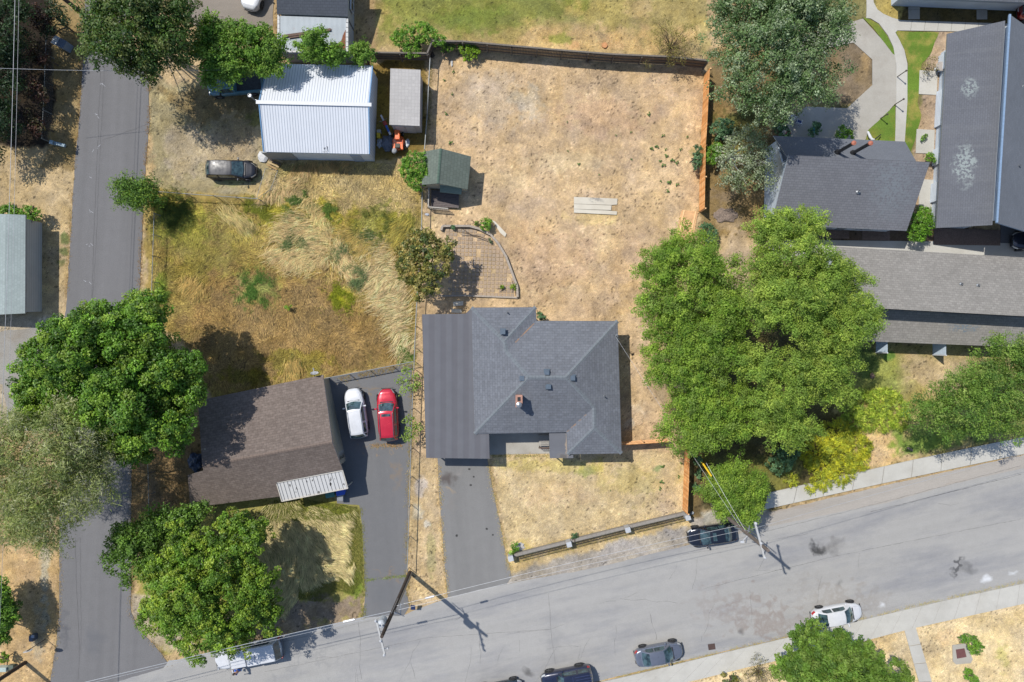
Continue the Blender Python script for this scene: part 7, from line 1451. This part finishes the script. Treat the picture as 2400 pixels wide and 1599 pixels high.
# terrace timber edging
def edging(name, lab, L, w, h, mat):
    m = MB(); q = [P(x,y,0) for x,y in L]
    for a, b in zip(q[:-1], q[1:]): m.beam(a + Vector((0,0,h/2)), b + Vector((0,0,h/2)), w, h)
    tag(m.build(name, mat, None), lab, 'edging')
m_timber = mat_plain('grey_timber', C(188,176,162), .9, var=.2)
edging('timber_edging', 'curved grey timber retaining edge round the top and right of the paved terrace', [(1035,541),(1038,531),(1100,531),(1122,537),(1150,551),(1168,572),(1186,602),(1200,640),(1212,672),(1213,697)], .2, .35, m_timber)
edging('timber_edging', 'straight grey timber edge along the bottom of the paved terrace', [(1034,694),(1090,693),(1213,698)], .16, .16, m_timber)
for i, (pl, lab) in enumerate((([(1153,516),(1161,520),(1187,548),(1184,556),(1172,546)], 'long pale concrete slab lying beside the terrace corner'), ([(1345,462),(1447,466),(1446,480),(1433,481),(1345,478)], 'upper pale board sheet lying in the dry yard'), ([(1345,478.6),(1433,482),(1432,493),(1345,490)], 'middle pale board sheet lying in the dry yard'), ([(1345,490.6),(1424,494),(1446,496),(1445,504),(1345,499)], 'lower pale board sheet lying in the dry yard'), ([(1058,724),(1082,726),(1082,734),(1058,733)], 'pale stepping slab above the carport roof'), ([(1062,708),(1086,706),(1086,716),(1063,718)], 'pale stepping slab between the terrace and the carport'))):
    o = sheet('board_sheet' if 'board' in lab else 'stone_slab', pl, .07 + i*.004, mat_asphalt('pale_board_%d' % i, C(238,230,212), blotch=.06, streak=.04, speck=.06, tint=C(228,218,198), stains=[(1395,468,24,5,0,.3,C(150,146,142),.7,.5)] if i == 1 else ()), thick=.08, kind=None); tag(o, lab, 'board' if 'board' in lab else 'slab')
def utility_cover():
    t = thing('utility_cover', 'square grey concrete pad with a reddish lid in the pale lawn', 'cover', P(2250,1531)); m = MB(); q = [P(x,y) for x,y in ((2232,1512),(2262,1508),(2279,1545),(2274,1554),(2240,1557),(2233,1550))]; m.prism([(p.x,p.y) for p in q], -.05, .06); m.build('pad', m_conc2, t); m = MB(); q = [P(x,y) for x,y in ((2239,1522),(2259,1519),(2264,1539),(2242,1543))]; m.prism([(p.x,p.y) for p in q], .0, .09); m.build('lid', mat_plain('red_brown_lid', C(124,80,78), .7), t)
utility_cover()
def drain():
    t = thing('storm_drain', 'small brown grated drain in the street near the lower sidewalk', 'drain', P(1668,1516)); m = MB(); p = P(1668,1516)
    for i in range(7): m.box(p + Vector((-.24+i*.08,0,.012)), (.04,.5,.02), rz=R(8))
    m.build('grate', mat_plain('rusty_grate', C(104,84,78), .8), t); m = MB(); m.box(p + Vector((0,0,.009)), (.66,.56,.008), rz=R(8)); m.build('frame', mat_plain('drain_dark', C(84,66,62), .9), t)
drain()
# ================================================================ SMALL THINGS
m_orange = mat_paint('mower_orange', (.72,.13,.015), 0, .35)
def mower():
    t = thing('ride_on_mower', 'orange ride-on mower parked in front of the long pale shed', 'mower', P(935,335), None, rz=R(92)); base[t.name] = Vector((0,0,0)); kw = dict(parent=t, local=True)
    m = MB(); m.box((.52,0,.72),(.95,.50,.42)); m.build('bonnet', m_orange, bevel=.07, **kw); m = MB(); m.box((-.35,0,.50),(.95,.95,.10)); m.box((-.55,.36,.66),(.6,.26,.26)); m.box((-.55,-.36,.66),(.6,.26,.26)); m.build('fender', m_orange, bevel=.05, **kw)
    m = MB(); m.box((-.5,0,.78),(.42,.44,.12)); m.box((-.72,0,.98),(.1,.44,.36)); m.build('seat', mat_plain('worn_seat', C(110,108,100), .8), bevel=.05, **kw)
    m = MB(); M = Matrix.Rotation(R(-25),3,'Y'); m.tube([Vector((.06,0,.9))+M@Vector((0,.2*math.cos(a),.0))+Vector((.2*math.sin(a),0,.02)) for a in [k*math.pi/8 for k in range(17)]], .018, 6); m.tube([(.1,0,.7),(.06,0,.92)], .025, 6); m.build('steering_wheel', m_trim, **kw)
    for x, y, r, w in ((.75,.42,.2,.16),(.75,-.42,.2,.16),(-.55,.5,.28,.24),(-.55,-.5,.28,.24)):
        m = MB(); m.lathe((x,y,r),[(r*.5,-w/2),(r,-w/2*.8),(r,w/2*.8),(r*.5,w/2)],18,axis='Y'); w_ = m.build('wheel', m_tyre, **kw); m = MB(); m.lathe((x,y,r),[(r*.48,-w/2*1.02),(r*.48,w/2*1.02)],14,axis='Y'); m.build('rim', mat_plain('white_rim', C(200,200,196), .5), parent=w_, local=True)
    m = MB(); m.lathe((.05,0,.2),[(.55,-.08),(.58,.02),(.5,.08)],20); m.build('mower_deck', m_orange, **kw)
mower()
def tiller():
    t = thing('barbecue', 'small round-lidded barbecue behind the orange mower', 'barbecue', P(927,358)); p = P(927,358,0); m = MB(); m.lathe(p + Vector((0,0,.7)),[(.05,-.18),(.2,-.1),(.27,0),(.2,.1),(.03,.16)],20); m.build('bowl', mat_plain('pale_lid', C(176,178,180), .4), t)
    for k in range(3): a = k*2.1; m = MB(); m.tube([p + Vector((.15*math.cos(a),.15*math.sin(a),.6)), p + Vector((.3*math.cos(a),.3*math.sin(a),0))], .02, 6); m.build('leg', m_metal, t)
tiller()
def dirtbike():
    t = thing('dirt_bike', 'white, red and blue dirt bike leaning between the workshop and the long shed', 'motorbike', P(908,300), None, rz=R(116)); base[t.name] = Vector((0,0,0)); kw = dict(parent=t, local=True)
    for x in (-.7,.72):
        m = MB(); n = 24; m.tube([(x+.32*math.cos(k*2*math.pi/n), (.0 if x<0 else .05), .34+.32*math.sin(k*2*math.pi/n)) for k in range(n+1)], .045, 8, caps=False); w_ = m.build('wheel', m_tyre, **kw); m = MB()
        for k in range(8): a = k*math.pi/8; m.beam((x+.3*math.cos(a),0.0 if x<0 else .05,.34+.3*math.sin(a)),(x-.3*math.cos(a),0 if x<0 else .05,.34-.3*math.sin(a)),.01,.01)
        m.build('spokes', m_metal, parent=w_, local=True)
    m = MB(); m.box((-.05,0,.5),(.5,.22,.36)); m.build('engine', m_metal, bevel=.04, **kw); m = MB(); m.box((-.35,0,.92),(.75,.20,.09)); m.build('seat', mat_plain('blue_seat', (.02,.08,.3), .7), bevel=.03, **kw); m = MB(); m.box((.15,0,.90),(.42,.34,.24)); m.build('tank', mat_plain('red_plastic', C(176,60,50), .4), bevel=.06, **kw)
    m = MB(); m.box((-.8,0,.92),(.45,.18,.03)); m.box((.75,0,.82),(.6,.16,.03)); m.build('mudguard', mat_plain('white_plastic', C(224,226,232), .4), bevel=.01, **kw)
    m = MB(); m.tube([(.42,-.38,1.12),(.40,-.1,1.06),(.40,.1,1.06),(.42,.38,1.12)], .02, 6); m.tube([(.40,.1,1.06),(.72,.1,.34)], .025, 6); m.tube([(.40,-.1,1.06),(.72,-.06,.34)], .025, 6); m.build('handlebar', m_metal, **kw)
dirtbike()
def lump(name, lab, cat, px, py, s, mat, n=3, seed=1, flat=.5):
    g = random.Random(seed); bm = bmesh.new(); bmesh.ops.create_icosphere(bm, subdivisions=n, radius=1.0); p = P(px, py, 0)
    for v_ in bm.verts:
        k = 1 + .22*math.sin(v_.co.x*5+seed)*math.cos(v_.co.y*6+seed*2) + g.uniform(-.06,.06); v_.co = Vector((v_.co.x*s[0]*k, v_.co.y*s[1]*k, max(-.05, v_.co.z*s[2]*k + s[2]*.35))) + p
    me = bpy.data.meshes.new(name); bm.to_mesh(me); bm.free(); me.materials.append(mat); tag(link(name, me), lab, cat)
lump('tarpaulin', 'crumpled grey tarpaulin heap between the workshop wall and the orange mower', 'tarpaulin', 909, 337, (.62,.8,.25), mat_plain('grey_tarp', C(120,126,138), .5, var=.3), seed=2)
lump('sack', 'pale sack lying at the workshop wall beside the grey tarpaulin', 'sack', 891, 336, (.3,.45,.18), mat_plain('pale_sack', C(180,184,190), .7), seed=3)
lump('rubbish_bag', 'dark blue rubbish heap against the left wall of the brown house', 'rubbish', 461, 1083, (.7,.9,.45), mat_plain('dark_blue_bag', (.015,.03,.07), .4, var=.5), seed=4)
lump('rock', 'round brown rock in the lawn by the big trees', 'rock', 2044, 881, (.2,.26,.14), mat_plain('brown_rock', C(160,132,116), .9, var=.2), seed=5)
lump('rock_pile', 'pale broken stones at the left end of the iron fence', 'rocks', 1218, 1280, (.45,.35,.1), mat_asphalt('pale_stones', C(210,206,200), blotch=.2, speck=.5), seed=6)
lump('boulder', 'small pale boulder beside the right iron fence pillar', 'rock', 1622, 1202, (.16,.16,.16), mat_plain('pale_rock', C(190,196,200), .8), seed=7)
lump('scrap_heap', 'white scrap sheets piled at the lower left corner of the workshop', 'scrap', 617, 368, (.5,.6,.18), mat_asphalt('white_scrap', C(222,222,220), blotch=.2, speck=.3), seed=8, n=2)
lump('white_sheet', 'pale plastic panel leaning by the right side of the orange mower', 'panel', 955, 336, (.22,.42,.12), mat_plain('white_panel', C(214,220,226), .4), seed=9, n=2)
lump('litter', 'white litter by the chain-link below the railed deck', 'litter', 1001, 503, (.22,.12,.06), mat_plain('white_litter', C(216,222,232), .6), seed=10, n=2)
lump('concrete_lump', 'white lump at the back fence end of the dry yard', 'lump', 1059, 149, (.1,.3,.08), mat_plain('white_lump', C(226,224,220), .6), seed=11, n=2)
lump('dark_stump', 'dark stump in the corner where chain-link meets the plank fence', 'stump', 1011, 129, (.3,.3,.35), mat_plain('stump_dark', C(70,64,60), .9), seed=12, n=2)
lump('debris_heap', 'pale wood-chip heap beside the main house right wall', 'debris', 1497, 982, (.45,.6,.05), mat_asphalt('chip_heap', C(214,186,150), blotch=.2, speck=.6, tint=C(226,222,218)), seed=13)
lump('brush_pile', 'grey brush pile beyond the end of the cedar fence', 'brush', 1700, 505, (1.2,.7,.15), mat_asphalt('brush', C(140,124,112), blotch=.3, speck=.7), seed=14)
def jerry():
    m = MB(); m.box(P(888,318,.25),(.32,.5,.5)); tag(m.build('fuel_can', mat_plain('yellow_can', (.5,.36,.02), .5), None, bevel=.05), 'yellow fuel can at the workshop wall above the sack', 'fuel can')
    m = MB(); m.box(P(889,309,.3),(.4,.3,.5)); tag(m.build('storage_box', mat_plain('cream_box', C(190,186,176), .6), None, bevel=.04), 'cream storage box at the workshop wall above the yellow can', 'box')
jerry()
def lumber():
    t = thing('lumber_pile', 'long boards leaning in a pile at the lower left of the workshop', 'lumber', P(640,378))
    for k, c in enumerate((C(196,160,110), C(220,190,140), C(120,104,90), C(206,176,128), C(90,84,80))):
        a = P(625+k*2.2, 385-k*5.5, .25+.05*k); b = P(649+k*4.4, 398-k*6.0, .15); m = MB(); m.beam(a, b, .14, .04); m.build('board', mat_plain('board_%d' % k, c, .8, var=.15), t)
lumber()
def util_box():
    t = thing('utility_cabinet', 'pale blue-grey metal utility cabinet beside the top of the lane', 'cabinet', P(152,106)); m = MB(); q = P(156,110,0); M = Matrix.Rotation(R(-28),3,'Z'); m.box(q + Vector((0,0,.55)), (1.2,.75,1.1), mat=M); m.build('body', mat_plain('cabinet_grey', C(150,162,178), .45), t, bevel=.03); m = MB(); m.box(q + Vector((-.3,.14,1.13)), (.5,.8,.06), mat=M); m.build('lid', mat_plain('cabinet_lid', C(226,232,238), .3), t)
    m = MB(); m.box(q + Vector((.3,-.16,1.12)), (.62,.78,.04), mat=M); m.build('lid_panel', mat_plain('cabinet_lid_b', C(120,134,154), .4), t)
util_box()
def planter():
    t = thing('planter_box', 'square grey-blue planter box at the side of the blue-green bush', 'planter', P(1702,318)); p = P(1702,318,0); m = MB()
    for dx, dy, sx, sy in ((0,.42,1.0,.08),(0,-.42,1.0,.08),(.46,0,.08,.9),(-.46,0,.08,.9)): m.box(p + Vector((dx,dy,.3)), (sx,sy,.6))
    m.build('box', mat_plain('planter_blue', C(130,148,158), .7), t); m = MB(); m.box(p + Vector((0,0,.45)), (.86,.78,.06)); m.build('soil', mat_asphalt('potting_soil', C(110,84,76), blotch=.2, speck=.5), t)
planter()
def pot(px, py, r, c, lab):
    m = MB(); m.lathe(P(px, py, 0), [(r*.7,0),(r,.3),(r*1.1,.32),(r*.9,.3),(r*.8,.24)], 16); tag(m.build('flower_pot', mat_plain('pot_col', c, .5), None), lab, 'pot')
pot(1905, 306, .26, (.01,.30,.46), 'turquoise flower pot behind the clerestory house'); pot(1845, 314, .2, (.40,.03,.09), 'crimson flower pot behind the clerestory house near the white chairs'); pot(1692, 361, .2, C(150,96,80), 'terracotta pot beside the bush at the cedar fence')
def chair(px, py, rz, lab, cush=None):
    t = thing('garden_chair', lab, 'chair', P(px, py), None, rz=rz); base[t.name] = Vector((0,0,0)); kw = dict(parent=t, local=True); w = m_white_trim
    m = MB(); m.box((0,0,.42),(.48,.48,.05)); m.build('seat', cush or w, bevel=.01, **kw); m = MB(); m.box((0,-.24,.68),(.5,.05,.5)); m.build('backrest', w, bevel=.01, **kw)
    for x in (-.22,.22):
        m = MB(); m.box((x,0,.62),(.05,.5,.04)); m.build('armrest', w, **kw)
        for y in (-.22,.22): m = MB(); m.box((x,y,.31),(.045,.045,.62)); m.build('leg', w, **kw)
chair(1851, 280, R(40), 'white garden chair with open frame under the poplar edge'); chair(1867, 291, R(-20), 'white garden chair with a blue cushion under the poplar edge', mat_plain('navy_cushion', (.03,.05,.14), .8))
def table():
    t = thing('round_table', 'round pale table against the long flats window wall', 'table', P(2198,161)); p = P(2194,163,0); m = MB(); m.lathe(p + Vector((0,0,.72)), [(.02,-.03),(.42,-.03),(.45,0),(.42,.03),(.02,.03)], 24); m.build('tabletop', mat_asphalt('stone_top', C(200,192,186), blotch=.05, speck=.12), t); m = MB(); m.lathe(p, [(.22,0),(.2,.06),(.06,.12),(.06,.7)], 14); m.build('pedestal', m_metal, t)
table()
def lampstand():
    t = thing('patio_umbrella', 'folded white pole lying against the eave of the clerestory house', 'umbrella', P(2036,318)); m = MB(); m.tube([P(2034,309,.3), P(2040,322,.5), P(2044,327,.8), P(2050,327,.9)], [.10,.13,.11,.05], 10); m.build('canopy', m_white_trim, t); m = MB(); m.tube([P(2050,327,.9), P(2064,316,.3)], .05, 8); m.build('pole', m_trim, t)
lampstand()
def vpost(px, py, h, lab):
    m = MB(); p = P(px, py, 0); m.box(p + Vector((0,0,h/2)), (.06,.06,h)); m.lathe(p + Vector((0,0,h)), [(.09,0),(.09,.06),(.02,.12)], 10); tag(m.build('path_light', mat_plain('dark_bronze', C(90,80,70), .6), None), lab, 'path light')
vpost(2102, 181, 1.5, 'thin dark post on the path joint, upper one'); vpost(2096, 246, 1.5, 'thin dark post on the path joint, lower one'); vpost(2063, 278, 1.2, 'thin post at the edge of the green lawn triangle')
def mailbox():
    t = thing('meter_box', 'pale green utility box pair at the bottom left edge', 'box', P(12,1568)); m = MB(); m.box(P(8,1567,.35), (.9,.4,.6)); m.build('body', mat_plain('pale_green_box', C(196,212,206), .5), t, bevel=.02); m = MB(); m.box(P(28,1563,.25), (.5,.42,.4)); m.build('lid', mat_plain('dull_green_box', C(104,116,104), .6), t, bevel=.02)
    t = thing('lane_mailbox', 'long blue-grey mailbox at the lower end of the dark planting strip', 'mailbox', P(135,335)); m = MB(); m.box(P(141,339,1.0), (1.0,.3,.25), rz=R(-14)); m.build('box', mat_plain('mailbox_blue', C(134,162,178), .5), t, bevel=.04); m = MB(); m.box(P(122,334,1.0), (.32,.34,.3), rz=R(-14)); m.build('newspaper_tube', mat_plain('mailbox_pale', C(170,196,210), .5), t); m = MB(); m.box(P(134,340,.45), (.1,.1,.9)); m.build('post', m_wood_dk, t)
    t = thing('street_bin', 'small blue-grey bin in the tree shade by the stop sign', 'bin', P(78,1495)); m = MB(); m.box(P(78,1494,.35), (.4,.55,.7)); m.build('body', mat_plain('slate_bin', C(90,100,118), .5), t, bevel=.04); m = MB(); m.box(P(77,1492,.72), (.25,.25,.06)); m.build('lid', mat_plain('slate_lid', C(170,180,196), .4), t)
    t = thing('fire_hydrant', 'yellow fire hydrant at the lane corner under the maple edge', 'hydrant', P(402,1494)); p = P(402,1494,0); m = MB(); m.lathe(p, [(.16,0),(.16,.05),(.1,.08),(.1,.5),(.14,.52),(.13,.6),(.04,.72)], 14); m.build('body', mat_plain('hydrant_yellow', (.62,.50,.12), .5), t)
    for s in (-1,1): m = MB(); m.lathe(p + Vector((s*.12,0,.4)), [(.06,-.05),(.06,.05)], 10, axis='X'); m.build('outlet', mat_plain('hydrant_white', C(220,214,180), .5), t)
    t = thing('garden_bench', 'dark wooden post stub with a bent top near the sidewalk lawn', 'post', P(2138,1056)); m = MB(); m.beam(P(2138,1056,.1), P(2128,1050,.9), .18, .14); m.build('post', m_wood_dk, t)
mailbox()
def tree_stump():
    m = MB(); m.lathe(P(1417,107,0), [(.28,0),(.26,.12),(.02,.125)], 18); tag(m.build('tree_stump', mat_plain('orange_stump', C(226,164,112), .9, var=.15), None), 'freshly cut orange tree stump in the lawn above the plank fence', 'stump')
    m = MB(); m.tube([P(1370,142,.1)]+[P(1370,142,.15)], .06, 6)
    t = thing('dead_bush', 'bare grey twiggy dead bush in front of the plank fence', 'bush', P(1378,147)); g = random.Random(4); m = MB(); p = P(1378,143,0)
    for k in range(40): a = g.uniform(-2.9,-.2); r = g.uniform(.3,.9); m.tube([p, p + Vector((r*.5*math.cos(a), r*.5*math.sin(a), .5)), p + Vector((r*math.cos(a), r*math.sin(a), .5+g.uniform(-.2,.4)))], [.02,.012,.005], 4)
    m.build('twigs', mat_plain('grey_twigs', C(176,160,142), .9), t)
tree_stump()
